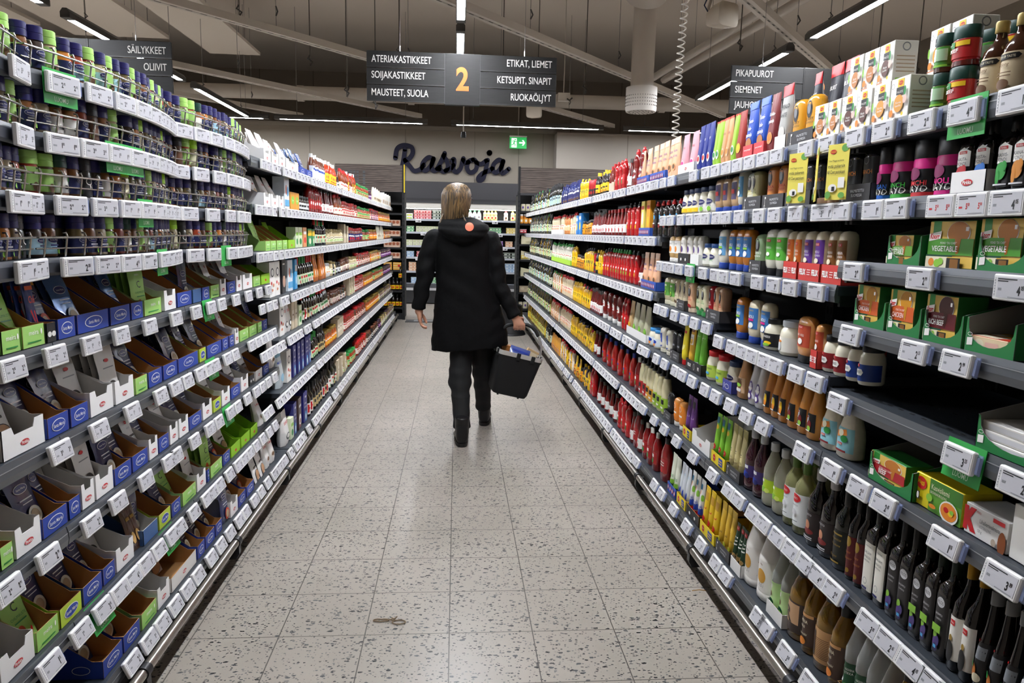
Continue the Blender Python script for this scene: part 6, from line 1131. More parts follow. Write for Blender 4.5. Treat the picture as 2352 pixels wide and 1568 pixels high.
# sauces further down the left side
for a in (('T1', 'pirkka', 606, 622, 'pwh', 3, .02), ('T1', 'pirkka', 624, 640, 'pwh', 4, .02), ('T1', 'pirkka', 641, 655, 'sbw', 4, .02), ('T1', 'pirkka', 657, 686, 'pwh', 3, .02), ('T1', 'maria', 688, 703, 'ssi', 3, .01), ('T1', 'maria', 704, 718, 'sbl', 3, .01),
          ('T2', 'pirkka', 606, 622, 'sbw', 5, .02), ('T2', 'pirkka', 623, 640, 'pwh', 3, .02), ('T2', 'pirkka', 641, 652, 'pwh', 2, .02), ('T3', 'meira', 610, 621, 'sgn', 5, .02), ('T3', 'meira', 622, 634, 'sgn', 2, .05), ('T3', 'meira', 636, 648, None), ('T3', 'meira', 650, 660, None), ('T3', 'lime', 662, 678, 'sgl', 1, .09)):
    TRAY(*a)
for a in (('T1', 'white', 722, 748, 4), ('T1', 'sri', 750, 774, 3), ('T1', 'dkjar hpc', 776, 784, 2), ('T1', 'chred', 785, 800, 4), ('T1', 'sri chred', 801, 818, 6), ('T1', 'tomjarg', 820, 847, 9), ('T1', 'prljar', 848, 857, 4), ('T1', 'pcr', 859, 876, 5), ('T1', 'chs', 878, 903, 7),
          ('T2', 'cwb', 654, 667, 1), ('T2', 'cor', 669, 687, 2), ('T2', 'dkjar', 689, 712, 4), ('T2', 'sour', 714, 741, 5), ('T2', 'hgl', 743, 757, 3), ('T2', 'hgl sour', 758, 768, 2), ('T2', 'chred', 770, 786, 5), ('T2', 'tomjar', 788, 822, 9), ('T2', 'tomjarg', 824, 850, 9), ('T2', 'tomjar prljar', 852, 870, 8), ('T2', 'orgjar', 872, 903, 14),
          ('T3', 'clb', 680, 694, 2), ('T3', 'cob', 695, 706, 1), ('T3', 'cgy', 708, 724, 2), ('T3', 'soy soyg', 727, 750, 6), ('T3', 'palejar', 752, 789, 9), ('T3', 'cbe', 791, 801, 2), ('T3', 'tomjarb', 803, 833, 9), ('T3', 'tomjarg', 835, 849, 5), ('T3', 'orgjar', 851, 866, 6), ('T3', 'pcr', 868, 882, 4), ('T3', 'orgjar brnjar', 884, 903, 8),
          ('T4', 'cwr', 620, 645, 2), ('T4', 'cbk', 647, 659, 1), ('T4', 'cwb', 661, 674, 1), ('T4', 'cbl', 675, 685, 1), ('T4', 'soy soyg soyg soyg soy soy', 688, 722, 7), ('T4', 'orb', 724, 750, 4), ('T4', 'jww', 752, 760, 2), ('T4', 'palejar dkjar', 762, 784, 6), ('T4', 'brnjar', 786, 803, 5), ('T4', 'palejar', 805, 820, 5), ('T4', 'tomjar brnjar', 822, 850, 9), ('T4', 'orgjar palejar', 852, 875, 9), ('T4', 'prljar', 877, 904, 12),
          ('T5', 'cwr', 643, 654, 1), ('T5', 'pwb', 655, 670, 2), ('T5', 'cbe', 671, 684, 2), ('T5', 'clb cbe', 685, 695, 1), ('T5', 'soy soyk soyd', 697, 718, 4), ('T5', 'soyg', 720, 732, 2), ('T5', 'soy', 733, 754, 4), ('T5', 'brnjar', 756, 778, 6), ('T5', 'brnjar dkjar', 780, 798, 5), ('T5', 'palejar cbe', 800, 815, 4), ('T5', 'tomjar', 817, 835, 7), ('T5', 'orgjar', 837, 858, 8), ('T5', 'tomjarg orgjar', 860, 880, 9), ('T5', 'prljar', 882, 905, 11),
          ('T6', 'psa', 643, 656, 1), ('T6', 'cwr', 658, 671, 1), ('T6', 'cpb', 673, 700, 3), ('T6', 'cpb', 702, 716, 2), ('T6', 'soyg', 718, 732, 3), ('T6', 'soyd', 734, 748, 3), ('T6', 'orgjar', 750, 774, 6), ('T6', 'cbe', 776, 790, 3), ('T6', 'tomjar', 792, 815, 8), ('T6', 'brnjar tomjar', 817, 842, 9), ('T6', 'orgjar', 844, 870, 10), ('T6', 'palejar prljar', 872, 908, 15),
          ('T7', 'pwb', 655, 668, 1), ('T7', 'clb', 669, 675, 1), ('T7', 'cpb', 676, 683, 1), ('T7', 'cbr', 684, 696, 1), ('T7', 'cpb', 698, 708, 1), ('T7', 'soyk', 710, 722, 2), ('T7', 'soyd', 724, 742, 4), ('T7', 'soyk soyd', 744, 756, 3), ('T7', 'oilw soyd', 758, 774, 4), ('T7', 'cbe palejar', 776, 800, 5), ('T7', 'tomjarg', 802, 818, 5), ('T7', 'tomjar', 820, 842, 8), ('T7', 'brnjar dkjar', 844, 870, 10), ('T7', 'prljar palejar', 872, 912, 16)):
    P(*a)

# ------------------------------------------------------------------ stocking the right side
def LOW(rk, sty, p0, p1, kinds, n, **k):
    """a low cardboard tray with products standing in it"""
    TRAY(rk, sty, p0, p1); r = ROWS[rk]; P(rk, kinds, p0+(1 if r.side > 0 else -1)*0, p1, n, inset=.022, dz=.003, wf=.87, **k)
# top shelf
for a in (('U1', 'oil oilb oil oilw oil oilg', 1217, 1260, 22), ('U1', 'oilb oil', 1262, 1286, 8), ('U1', 'blub', 1288, 1328, 9), ('U1', 'must mustk', 1330, 1348, 4), ('U1', 'can', 1350, 1364, 3), ('U1', 'hpc', 1366, 1394, 5), ('U1', 'sweet', 1396, 1406, 1), ('U1', 'kred', 1407, 1432, 3), ('U1', 'hgl', 1434, 1446, 1), ('U1', 'hsq', 1448, 1474, 2),
          ('U1', 'pgr', 1633, 1651, 2), ('U1', 'ppr', 1653, 1673, 2), ('U1', 'pgr pyr', 1675, 1685, 1), ('U1', 'pyr', 1687, 1703, 1)): P(*a)
LOW('U1', 'blued', 1462, 1490, 'ppe', 2); LOW('U1', 'blued', 1492, 1528, 'ppe', 3); P('U1', 'ppe', 1530, 1553, 2)
LOW('U1', 'wpirkka', 1556, 1594, 'ppi', 2); P('U1', 'pnv', 1597, 1631, 3)
LOW('U1', 'redt', 1704, 1727, 'ptu', 1); LOW('U1', 'redt', 1729, 1753, 'ptu', 1); P('U1', 'pki', 1755, 1774, 1); LOW('U1', 'white', 1776, 1803, 'pbu', 1); P('U1', 'pdk', 1802, 1818, 1, inset=.09, dz=.03)
P('U1', 'pdk', 1822, 1880, 2, inset=.11, dz=.04); LOW('U1', 'suomi', 1806, 1866, 'jye', 2, sz=1.06)
P('U1', 'mg0 mg0 mg1 mg1', 1868, 1996, 4); P('U1', 'mg2', 1999, 2085, 2); P('U1', 'mg0 mg0 mg1', 1926, 2026, 3, dz=.1055, inset=.035); P('U1', 'mg2', 2068, 2160, 2, dz=.1055, inset=.075)
P('U1', 'mg2 mg1', 2030, 2085, 1, rows=2, inset=.09)
P('U1', 'ksg', 2128, 2158, 1, stack=2, inset=.012); P('U1', 'kst', 2160, 2212, 1, stack=2, inset=.012); P('U1', 'ksg kst', 2150, 2245, 2, stack=2, inset=.085); P('U1', 'tot', 2236, 2330, 2, rows=2, inset=.012)
# second shelf
for a in (('U2', 'jhm', 1562, 1598, 3), ('U2', 'jhv', 1599, 1632, 2), ('U2', 'mbe', 1634, 1690, 3), ('U2', 'mgk', 1691, 1697, 1), ('U2', 'jwy', 1699, 1738, 1)): P(*a)
LOW('U2', 'suomi', 1703, 1746, 'jol', 1, sz=1.0); LOW('U2', 'suomi', 1748, 1798, 'jor', 2, sz=1.05); LOW('U2', 'suomi', 1800, 1860, 'mbl', 2)
P('U2', 'mbl', 1863, 1912, 2); LOW('U2', 'suomi', 1925, 1998, 'mbl', 2); P('U2', 'pk0', 2003, 2028, 1); P('U2', 'pk1 pk2', 2030, 2122, 2); P('U2', 'pk3', 2126, 2176, 1)
LOW('U2', 'wpirkka', 2178, 2262, 'fo0 fo1', 2); P('U2', 'fo2 fo3', 2275, 2352, 2); P('U2', 'orgb', 2355, 2410, 1)
# third and stock-cube shelves
for a in (('U3', 'mhz', 1533, 1555, 2), ('U3', 'jho', 1606, 1638, 2), ('U3', 'mgk', 1640, 1663, 1), ('U3', 'mor', 1665, 1716, 3), ('U3', 'fgr', 1748, 1794, 2)): P(*a)
LOW('U3', 'black', 1556, 1582, 'mhw', 2); LOW('U3', 'white', 1584, 1604, 'mhw', 2); LOW('U3', 'suomi', 1718, 1746, 'jja', 1)
LOW('U3', 'felix', 1796, 1829, 'for', 2); LOW('U3', 'felix', 1831, 1881, 'fpu', 2); LOW('U3', 'felix', 1883, 1932, 'fbr', 2)
def KN(rk, kinds, p0, p1, n, **k):
    TRAY(rk, 'knorr', p0, p1, inset=.006); P(rk, kinds, p0+9, p1-11, n, inset=.012, dz=.003, turn=.01, **k)
KN('N3', 'kvl', 2034, 2112, 1); P('N3', 'kv', 2128, 2234, 1, turn=.01); KN('N3', 'kv', 2240, 2360, 1)
KN('N4', 'kc', 1958, 2030, 1); KN('N4', 'kc', 2034, 2112, 1); KN('N4', 'kb', 2116, 2208, 1); KN('N4', 'onion', 2212, 2330, 1)
KN('N5', 'kwh', 2236, 2420, 1); P('N5', 'kwh', 2246, 2410, 1, stack=2, inset=.012, dz=.022)
# fourth shelf
for a in (('U4', 'mavo', 1509, 1545, 3), ('U4', 'jcr', 1546, 1552, 1), ('U4', 'jpk', 1572, 1590, 1), ('U4', 'jgr', 1592, 1618, 2), ('U4b', 'mor', 1676, 1704, 1), ('U4b', 'mai', 1706, 1762, 2), ('U4b', 'jbk', 1738, 1772, 1), ('U4b', 'jww', 1776, 1806, 1), ('U4b', 'fch', 1812, 1856, 1), ('U4b', 'jfr', 1876, 1930, 2), ('U4b', 'jfb', 1932, 1984, 2)): P(*a)
LOW('U4', 'suomi', 1553, 1571, 'jcr', 2); LOW('U4', 'suomi', 1619, 1652, 'jre jpk jpk', 3); P('U4b', 'jyl', 1800, 1811, 1, inset=.06); LOW('U4b', 'felix', 1858, 1874, 'fch', 1, sz=.9)
# third-lowest shelf
for a in (('U5', 'jbl', 1486, 1508, 2), ('U5', 'jblt', 1510, 1536, 2), ('U5', 'tyr', 1560, 1573, 1), ('U5', 'jgl', 1614, 1656, 2), ('U5', 'dbr', 1682, 1710, 1), ('U5', 'dpu', 1712, 1744, 2), ('U5', 'dor', 1746, 1798, 3), ('U5', 'dor2', 1800, 1868, 3), ('U5', 'dfi', 1874, 1948, 2)): P(*a)
LOW('U5', 'suomi', 1538, 1559, 'jbm', 2); LOW('U5', 'blackf', 1574, 1610, 'tyf tgf tgf', 3); LOW('U5', 'navyt', 1658, 1680, 'jhv', 1)
KN('U5', 'kbe', 1992, 2094, 1); P('U5', 'maggi', 2098, 2208, 1, turn=.0); P('U5', 'kbox', 2212, 2312, 1, turn=0.); P('U5', 'kcor', 2316, 2390, 1)
# second-lowest shelf
for a in (('U6', 'kredbl', 1378, 1452, 6), ('U6', 'kpet', 1454, 1462, 1), ('U6', 'nozr nozr nozo nozo nozz nozz nozz', 1464, 1522, 7), ('U6', 'jom', 1541, 1566, 2), ('U6', 'vpu', 1700, 1738, 2), ('U6', 'vli', 1740, 1784, 2), ('U6', 'vmo', 1786, 1834, 2), ('U6', 'bmo', 1838, 1896, 2), ('U6', 'bgo', 1898, 1928, 1), ('U6', 'bre', 1930, 1970, 2), ('U6', 'bwh', 1972, 2022, 2), ('U6', 'bfi', 2024, 2076, 2), ('U6', 'bfg', 2078, 2160, 3), ('U6', 'bgc', 2162, 2218, 2), ('U6', 'bgr', 2220, 2316, 3), ('U6', 'bte', 2318, 2420, 3)): P(*a, rows=2 if a[1] in ('bmo', 'bgc', 'bgr', 'bte', 'vli', 'vmo') else 1)
LOW('U6', 'suomi', 1523, 1540, 'jbm', 1); LOW('U6', 'yellow', 1567, 1586, 'tpu', 2); TRAY('U6', 'pirkka', 1588, 1630); P('U6', 'tyr', 1606, 1614, 1, tilt=-1.2, inset=.09, dz=.02); LOW('U6', 'yellow', 1632, 1664, 'tgr', 3); LOW('U6', 'suomi', 1666, 1698, 'tcr', 3)
# bottom shelf
for a in (('U7', 'hgl', 1368, 1412, 5), ('U7', 'kred', 1414, 1440, 3), ('U7', 'hgl kbig', 1442, 1468, 3), ('U7', 'kpet', 1470, 1504, 3), ('U7', 'kbig', 1506, 1530, 1), ('U7', 'jug', 1697, 1756, 2), ('U7', 'rta', 1796, 1827, 1), ('U7', 'rth', 1828, 1852, 1), ('U7', 'rtb', 1853, 1888, 1), ('U7', 'rth', 1889, 1916, 1), ('U7', 'rta', 2025, 2090, 2)): P(*a)
LOW('U7', 'blued', 1532, 1552, 'twg', 2); LOW('U7', 'yellow', 1553, 1574, 'tww', 3); LOW('U7', 'black', 1575, 1604, 'tpi', 3); LOW('U7', 'yellow', 1606, 1640, 'tye', 3); LOW('U7', 'suomi', 1642, 1674, 'tym', 3); LOW('U7', 'white', 1676, 1700, 'tdg', 3); LOW('U7', 'white', 1758, 1795, 'vgr', 2); LOW('U7', 'black', 1918, 2020, 'rgr rgr rgr rcl', 4)
# ketchups, mustards and oils further down
for a in (('V2', 'oil oilw oil oilg oilb oil', 1217, 1264, 24), ('V2', 'salo', 1295, 1306, 2), ('V2', 'salr', 1308, 1320, 3), ('V2', 'cyo', 1322, 1334, 2), ('V2', 'mustt', 1336, 1356, 4), ('V2', 'hgl', 1358, 1386, 6), ('V2', 'hglr', 1388, 1432, 6), ('V2', 'kredb', 1434, 1464, 3), ('V2', 'bbq', 1494, 1542, 4), ('V2', 'bbq', 1544, 1556, 1),
          ('V3', 'oil oilg oilw oil oily oil', 1216, 1264, 24), ('V3', 'must', 1312, 1322, 3), ('V3', 'mustt', 1324, 1338, 3), ('V3', 'mustk', 1340, 1360, 4), ('V3', 'can hpc', 1362, 1370, 2), ('V3', 'must', 1371, 1380, 1), ('V3', 'kredb', 1382, 1398, 3), ('V3', 'kredg', 1400, 1440, 7), ('V3', 'kredb', 1442, 1460, 2), ('V3', 'hgl', 1462, 1470, 1),
          ('U5', 'oil oilw oil oilb oilg', 1214, 1266, 26), ('U5', 'salg salo', 1268, 1288, 6), ('U5', 'salr', 1290, 1312, 5), ('U5', 'must', 1314, 1332, 5), ('U5', 'mustr mustk', 1334, 1352, 4), ('U5', 'hgl', 1354, 1378, 4), ('U5', 'htd', 1380, 1422, 4), ('U5', 'kred', 1424, 1436, 2), 
          ('U6', 'oilg oil oilw oilg', 1212, 1262, 25), ('U6', 'salo salr', 1264, 1284, 5), ('U6', 'salr', 1286, 1308, 5), ('U6', 'must', 1310, 1322, 3), ('U6', 'mustk', 1324, 1346, 5), ('U6', 'must mustr', 1348, 1360, 2), ('U6', 'hgl', 1362, 1376, 2),
          ('U7', 'oily oilg', 1212, 1250, 18), ('U7', 'soyd oil', 1252, 1264, 4), ('U7', 'psp', 1266, 1284, 4), ('U7', 'salr mustr', 1286, 1314, 7), ('U7', 'mustt tye', 1316, 1334, 4), ('U7', 'hpc mustk', 1336, 1350, 3), ('U7', 'kred', 1352, 1366, 2)): P(*a)
LOW('V2', 'white', 1266, 1293, 'salr', 6); LOW('V2', 'blued', 1466, 1492, 'cyl corr', 2); LOW('V3', 'limet', 1266, 1310, 'salg', 9); LOW('V3', 'blued', 1471, 1506, 'ppe', 3); LOW('U5', 'white', 1438, 1484, 'pvo pve pve pve', 4)
# hanging yellow leaflets under the top right shelf
def leaflet():
    b = MB(); b.box(-.037, .037, -.0008, .0008, -.15, 0, M('#ecdc5e', .5)); l = MB(); f = lambda u, v, e=0.: (u, -.001-e, v); g = M('#6aa84a', .5)
    art_on(l, [('e', .022, -.012, .024, .02, g), ('e', -.018, -.02, .022, .012, red), ('t', 'MAGGI', -.018, -.02, .005, yel, dict(w=.018)), ('t', 'Uusi Maggi-tuotteita', -.004, -.045, .005, bk, dict(w=.052)), ('t', 'mitä pakarsin', -.002, -.06, .0095, bk, dict(w=.058, bold=.01)), ('t', 'All Ciset pastokaani', -.002, -.076, .0095, bk, dict(w=.062, bold=.01)), ('r', .008, .03, -.118, -.09, wh), ('e', -.01, -.118, .03, .022, wh), ('r', -.012, -.002, -.126, -.114, bk), ('e', -.024, -.136, .02, .02, g), ('e', .024, -.138, .022, .016, g)], f, 1.)
    return Kind('hanging_leaflet', 'leaflet', 'yellow hanging leaflet', .074, .002, .15, [('card', b, None), ('print', l, None)])
LF = leaflet()
for px, rz in ((1832, -pi/2+.35), (1876, -pi/2-.40), (1924, -pi/2+.3)):
    r = ROWS['U1']; y = shelf_y(px, r.X-.03, r.zt-.1); o = put(LF, r.X-.032, y, r.zt-.012, rz); note(o, LF.desc, r.name, y, 'hanging leaflets')
# ------------------------------------------------------------------ end racks and wood headers beyond the gondolas
wood = bpy.data.materials.new('grey_oak'); wood.use_nodes = True
nt, bs, N, L = nodes_of(wood); tc = N('ShaderNodeTexCoord'); mp = N('ShaderNodeMapping'); mp.inputs['Scale'].default_value = (1.2, 1, 9); L(tc.outputs['Object'], mp.inputs[0])
nz = N('ShaderNodeTexNoise'); nz.inputs['Scale'].default_value = 2.2; nz.inputs['Detail'].default_value = 5; nz.inputs['Distortion'].default_value = 1.4; L(mp.outputs[0], nz.inputs['Vector'])
wv = N('ShaderNodeTexWave'); wv.wave_type = 'BANDS'; wv.bands_direction = 'Z'; wv.inputs['Scale'].default_value = 1.4; wv.inputs['Distortion'].default_value = 7; wv.inputs['Detail'].default_value = 3; L(mp.outputs[0], wv.inputs['Vector'])
mx = N('ShaderNodeMath'); mx.operation = 'MULTIPLY'; L(nz.outputs['Fac'], mx.inputs[0]); L(wv.outputs['Fac'], mx.inputs[1])
rp = N('ShaderNodeValToRGB'); rp.color_ramp.elements[0].position = .08; rp.color_ramp.elements[0].color = (*lin('#463c37'), 1); rp.color_ramp.elements[1].position = .5; rp.color_ramp.elements[1].color = (*lin('#7d7068'), 1); L(mx.outputs[0], rp.inputs[0]); L(rp.outputs[0], bs.inputs['Base Color']); bs.inputs['Roughness'].default_value = .5
def rack(x0, x1, y0, levels, header, label):
    t = empty('end_rack', ((x0+x1)/2, y0, 0), 0, label, 'rack', 'end racks beyond the gondolas'); cx = (x0+x1)/2; h = (x1-x0)/2
    b = MB(); b.box(-h, h, .46, .5, 0, 2.05, blackp); b.build('back_panel', t)
    for sx in (-h, h):
        b = MB(); b.box(sx-.022, sx+.022, -.02, .03, 0, 2.08, black); b.box(sx-.012, sx+.012, .03, .46, .02, 2.02, blackp)
        for k in range(26): b.box(sx-.012, sx+.012, -.0206, -.02, .16+k*.07, .19+k*.07, hole)
        b.build('upright', t)
    for z in levels:
        b = MB(); b.box(-h+.02, h-.02, 0, .46, z-.03, z, black); b.build('shelf', t)
    b = MB(); b.box(-h, h, .02, .46, 0, .1, black); b.build('base', t)
    b = MB(); b.rbox(-h, h, -.03, 0, header[0], header[1], wood, .002); b.build('header_board', t)
    b = MB(); e = -h if x0 > 0 else h
    b.box(e-.014, e+.014, -.045, .03, header[0]-.01, header[1]+.01, black); b.build('header_edge', t)
    return t
RY = 11.62
lr = rack(-1.9, -.845, RY, (.2, .47, .80, .985, 1.16, 1.335, 1.5, 1.7, 1.86), (2.03, 2.44), 'black end rack with grey oak header beyond the left gondola')
b = MB(); b.box(.535, .55, -.046, .028, 2.02, 2.45, M('#e8c81a', .45)); b.build('yellow_edge', lr, label='bright yellow edge strip')
b = MB()
for i, (px, n) in enumerate(((0, 3), (1, 4), (2, 4), (3, 4), (5, 4))):
    for k in range(n): b.box(-.35+px*.05, -.315+px*.05, -.036, -.031, 2.3-k*.055, 2.34-k*.055, M('#5d5f63', .4))
b.build('clip_strip', lr)
rack(.99, 2.95, RY, (.2, .47, .73, 1.0, 1.25, 1.43, 1.58, 1.78), (2.06, 2.46), 'black end rack with grey oak header beyond the right gondola')
def PX(key, x, y, z, rz=0., where='end rack', whole=True, **k):
    kd = K[key]; o = put(kd, x, y, z+.001, rz, whole=whole, **k); note(o, kd.desc, where, x, kd.desc+' group'); return o
for z in (.985, 1.16, 1.335, 1.5): PX('eggs', -1.03, RY+.08, z, where='left end rack at height %s' % {.985: 'hip', 1.16: 'waist', 1.335: 'chest', 1.5: 'shoulder'}[z])
for x in (-1.1, -.95): PX('ybox', x, RY+.07, .8, where='left end rack')
PX('cola', -.90, RY+.02, .66, where='left end rack middle'); 
b = MB(); b.box(-.06, .06, 0, .08, 0, .03, silver); 
for z, w in ((.47, 'lower'), (.2, 'lowest')):
    for k in range(5): PX('cola', -1.14+.063*k, RY+.06, z, where=w+' level of the left end rack')
for k in range(3): PX('cann', 1.06+.08*k, RY+.06, 1.78, where='right end rack top level')
for k in range(3): PX('ojar', 1.04+.075*k, RY+.06, 1.58, where='right end rack')
PX('tubr', 1.07, RY+.06, 1.43, where='right end rack'); PX('ctri', 1.195, RY+.12, 1.25, where='right end rack upper level'); PX('ctri', 1.195, RY+.12, 1.0, where='right end rack middle level'); PX('tuby', 1.1, RY+.05, 1.02, where='right end rack middle level'); PX('ctri', 1.195, RY+.12, .73, where='right end rack lower level'); PX('garl', 1.13, RY+.08, .47, where='right end rack')
for k in range(3): PX('cann', 1.05+.085*k, RY+.06, .2, where='right end rack lowest level')

# ------------------------------------------------------------------ dairy cooler along the back wall
band = M('#39383b', .5, grain=.1); cool_in = M('#1c1d20', .5); shelf_w = M('#c9ccd4', .35, metal=.3)
CX0, CX1, CY = -2.6, 1.94, 14.3
t = empty('dairy_cooler', (0, CY, 0), 0, 'wall-long open dairy cooler with dark canopy at the end of the aisle', 'cooler')
b = MB(); b.box(CX0, CX1, -.05, .5, 1.975, 2.38, band); b.box(CX0, CX1, -.052, -.05, 2.02, 2.06, M('#2b2a2d', .5)); b.build('canopy', t)
b = MB(); b.rbox(CX0, CX1, -.04, .12, 1.865, 1.972, M('#d9d5cc', .5), .006); b.build('light_cover', t)
b = MB(); b.box(CX0+.05, CX1-.05, .0, .05, 1.858, 1.866, M('#fbf8f0', .4, emit=26)); b.build('canopy_lamp', t)
b = MB(); b.box(CX0, CX1, .5, .6, 0, 2.3, cool_in); b.build('back_panel', t)
b = MB(); b.box(CX0, CX1, -.1, .5, .02, .33, M('#242426', .5)); b.box(CX0, CX1, -.125, -.1, .27, .32, M('#b9b9bb', .4)); b.box(CX0, CX1, -.11, .0, .33, .4, M('#4a4b50', .4)); b.build('base', t)
CL = (1.655, 1.405, 1.14, .915, .64, .4)
for i, z in enumerate(CL):
    b = MB(); b.box(CX0+.02, CX1-.02, -.02+.0*i, .5, z-.025, z, M('#3a3c42', .4)); o = b.build('shelf', t)
    b = MB(); b.box(CX0+.02, CX1-.02, -.032, -.02, z-.03, z+.008, shelf_w)
    b.build('price_rail', o)
    for k in range(9):
        x = CX0+.35+k*.5+.1*((i*37+k*13) % 3); b = MB(); b.rbox(x-.055, x+.055, -.044, -.033, z-.062, z-.006, tagw, .003); b.box(x-.045, x+.045, -.0448, -.0435, z-.052, z-.016, disp2); b.box(x+.0, x+.03, -.0454, -.0446, z-.046, z-.03, tink); b.build('price_card', o)
for x in (CX0, .4, CX1-.04):
    b = MB(); b.box(x, x+.04, .3, .5, .1, 1.98, cool_in); b.build('divider', t)
hn = ['top', 'second', 'third', 'fourth', 'fifth', 'bottom']; rc = random.Random(5)
def cool(level, x0, x1, keys, n, stack=1, rows=1):
    kl = keys.split(); p = (x1-x0)/n
    for i in range(n):
        for s in range(stack):
            k = K[kl[i % len(kl)]]; o = put(k, x0+p*(i+.5), CY+.06, CL[level]+.001+s*k.h*1.13, rc.uniform(-.05, .05), whole=True, sx=min(1.3, p/k.w*.97)); note(o, ('upper ' if s == stack-1 and s else ('middle ' if s else ''))+k.desc, hn[level]+' cooler shelf', x0+p*i, k.desc+' group')
for a in ((0, -1.0, -.86, 'tub', 1, 2), (0, -.84, -.5, 'tubr', 3, 3), (0, -.48, -.2, 'tubk', 2, 3), (0, -.18, .2, 'tubk tubg', 3, 3), (0, .22, .48, 'dbw', 3), (0, .52, .8, 'dby', 4), (0, .92, 1.02, 'dbr2', 1), (0, 1.06, 1.24, 'dby', 2),
          (1, -1.0, -.82, 'tubg', 1, 2), (1, -.8, -.18, 'tubw', 5, 2), (1, -.15, .45, 'tubb tubp', 5, 2), (1, .5, .62, 'tubp', 1, 1), (1, .64, .88, 'tubg', 2, 2), (1, .98, 1.22, 'tuby', 2, 2), (2, -1.0, -.46, 'tubw', 4, 2), (2, -.44, .55, 'tubb', 7, 2), (2, .64, .92, 'tubp', 2, 2), (2, .94, 1.14, 'tubo', 1, 2), (2, 1.16, 1.28, 'tubb', 1, 2),
          (3, -1.0, -.82, 'tubb', 1, 2), (3, -.8, -.3, 'tubr', 3, 2), (3, -.25, .7, 'tubg', 6, 2), (3, .78, 1.24, 'tubk', 3, 2), (4, -1.0, -.74, 'tubo', 1, 3), (4, -.72, -.4, 'tubr', 2, 3), (4, -.35, .75, 'tuby', 7, 2), (4, .82, 1.26, 'tubb', 3, 3), (5, -.9, -.6, 'tubb', 2, 2), (5, -.5, .5, 'tubg', 6, 2)):
    cool(*a)

# ------------------------------------------------------------------ small things on the floor
t = empty('floor_mat', (-.35, 11.42, 0), 0, 'flat dark notice mat on the floor where the aisle ends', 'mat')
b = MB(); b.rbox(-.45, .45, -.15, .15, 0, .008, M('#2d2d30', .6), .002); b.build('mat', t)
b = MB()
for x in (-.32, -.12, .22): b.box(x, x+.16, -.08, .08, .0081, .009, M('#77797c', .6))
b.box(.02, .12, -.05, .06, .0081, .009, M('#5a8f9c', .6)); b.build('notice', t)
t = empty('waste_bin', (.78, 10.05, 0), 0, 'black round tapered bin standing by the right shelves', 'bin')
b = MB(); b.lathe([(.2, 0), (.205, .02), (.19, .06), (.15, .4), (.155, .42), (.14, .42), (.135, .08)], M('#19191b', .45), seg=28, cap1=False); b.build('body', t)
b = MB(); b.lathe([(.208, .0), (.212, .012), (.205, .024)], rubber, seg=28, cap0=False, cap1=False); b.build('foot_ring', t)
b = MB(); tw = M('#7d6a52', .8); pts = []
for i in range(40):
    u = i/39*2*pi; pts.append((-.03+.028*cos(u), .008*sin(u), .003+.002*abs(sin(2*u))))
b.tube(pts, .0022, tw, 6); b.tube([(.036+.024*cos(i/29*2*pi), -.014+.014*sin(i/29*2*pi), .0035) for i in range(30)], .0022, tw, 6)
b.tube([(-.03, .005, .004), (0, .0, .006), (.02, .012, .004), (.026, .026, .003)], .0022, tw, 6); b.tube([(0, .0, .006), (.012, -.01, .008), (.02, .002, .005), (.008, .018, .003)], .0022, tw, 6)
tag(b.build('twine', None, (-.235, 2.48, 0)), 'small loose bow of brown twine lying on the floor tiles', 'twine')
b = MB(); b.tube([(-.03, 0, .002), (0, .003, .003), (.03, -.002, .002)], .0015, M('#b98a4a', .7), 5); tag(b.build('straw', None, (1.0, 2.66, 0)), 'tiny orange-brown straw on the floor beside the right shelves', 'straw')

# ------------------------------------------------------------------ the shopper
def solid(mb, name, voxel, smooth=4, fn=None):
    me = mb.mesh('tmp'); o = bpy.data.objects.new('tmp', me); COL.objects.link(o)
    m = o.modifiers.new('r', 'REMESH'); m.mode = 'VOXEL'; m.voxel_size = voxel; m.use_smooth_shade = True
    if smooth: s = o.modifiers.new('s', 'SMOOTH'); s.factor = .5; s.iterations = smooth
    dg = bpy.context.evaluated_depsgraph_get(); dg.update(); out = bpy.data.meshes.new_from_object(o.evaluated_get(dg)); out.name = name
    bpy.data.objects.remove(o); out.materials.clear(); out.materials.append(mb.mats[0])
    if fn:
        import numpy as np
        n_ = len(out.vertices); co = np.empty(n_*3); no = np.empty(n_*3); out.vertices.foreach_get('co', co); out.vertices.foreach_get('normal', no)
        res = [fn(Vector(a), Vector(b)) for a, b in zip(co.reshape(-1, 3).tolist(), no.reshape(-1, 3).tolist())]
        out.vertices.foreach_set('co', [c for v in res for c in v])
    out.polygons.foreach_set('use_smooth', [True]*len(out.polygons)); out.update(); return out
def link(name, me, par, off):
    me.transform(Matrix.Translation(-off))
    o = bpy.data.objects.new(name, me); COL.objects.link(o); o.parent = par; return o
OFF = Vector((.09, 4.95, 0))
me_root = empty('person', OFF, 0, 'person with shoulder-length blond hair in a black hooded coat walking away', 'person')
skin = M('#c28d72', .5)
coat_m = bpy.data.materials.new('black_softshell'); coat_m.use_nodes = True
nt, bs, N, L = nodes_of(coat_m); bs.inputs['Base Color'].default_value = (.0028, .0028, .0032, 1); bs.inputs['Roughness'].default_value = .78; bs.inputs['Specular IOR Level'].default_value = .16
tc = N('ShaderNodeTexCoord'); nz = N('ShaderNodeTexNoise'); nz.inputs['Scale'].default_value = 9; nz.inputs['Detail'].default_value = 3; L(tc.outputs['Object'], nz.inputs['Vector']); bp = N('ShaderNodeBump'); bp.inputs['Strength'].default_value = .35; bp.inputs['Distance'].default_value = .03; L(nz.outputs['Fac'], bp.inputs['Height']); L(bp.outputs[0], bs.inputs['Normal'])
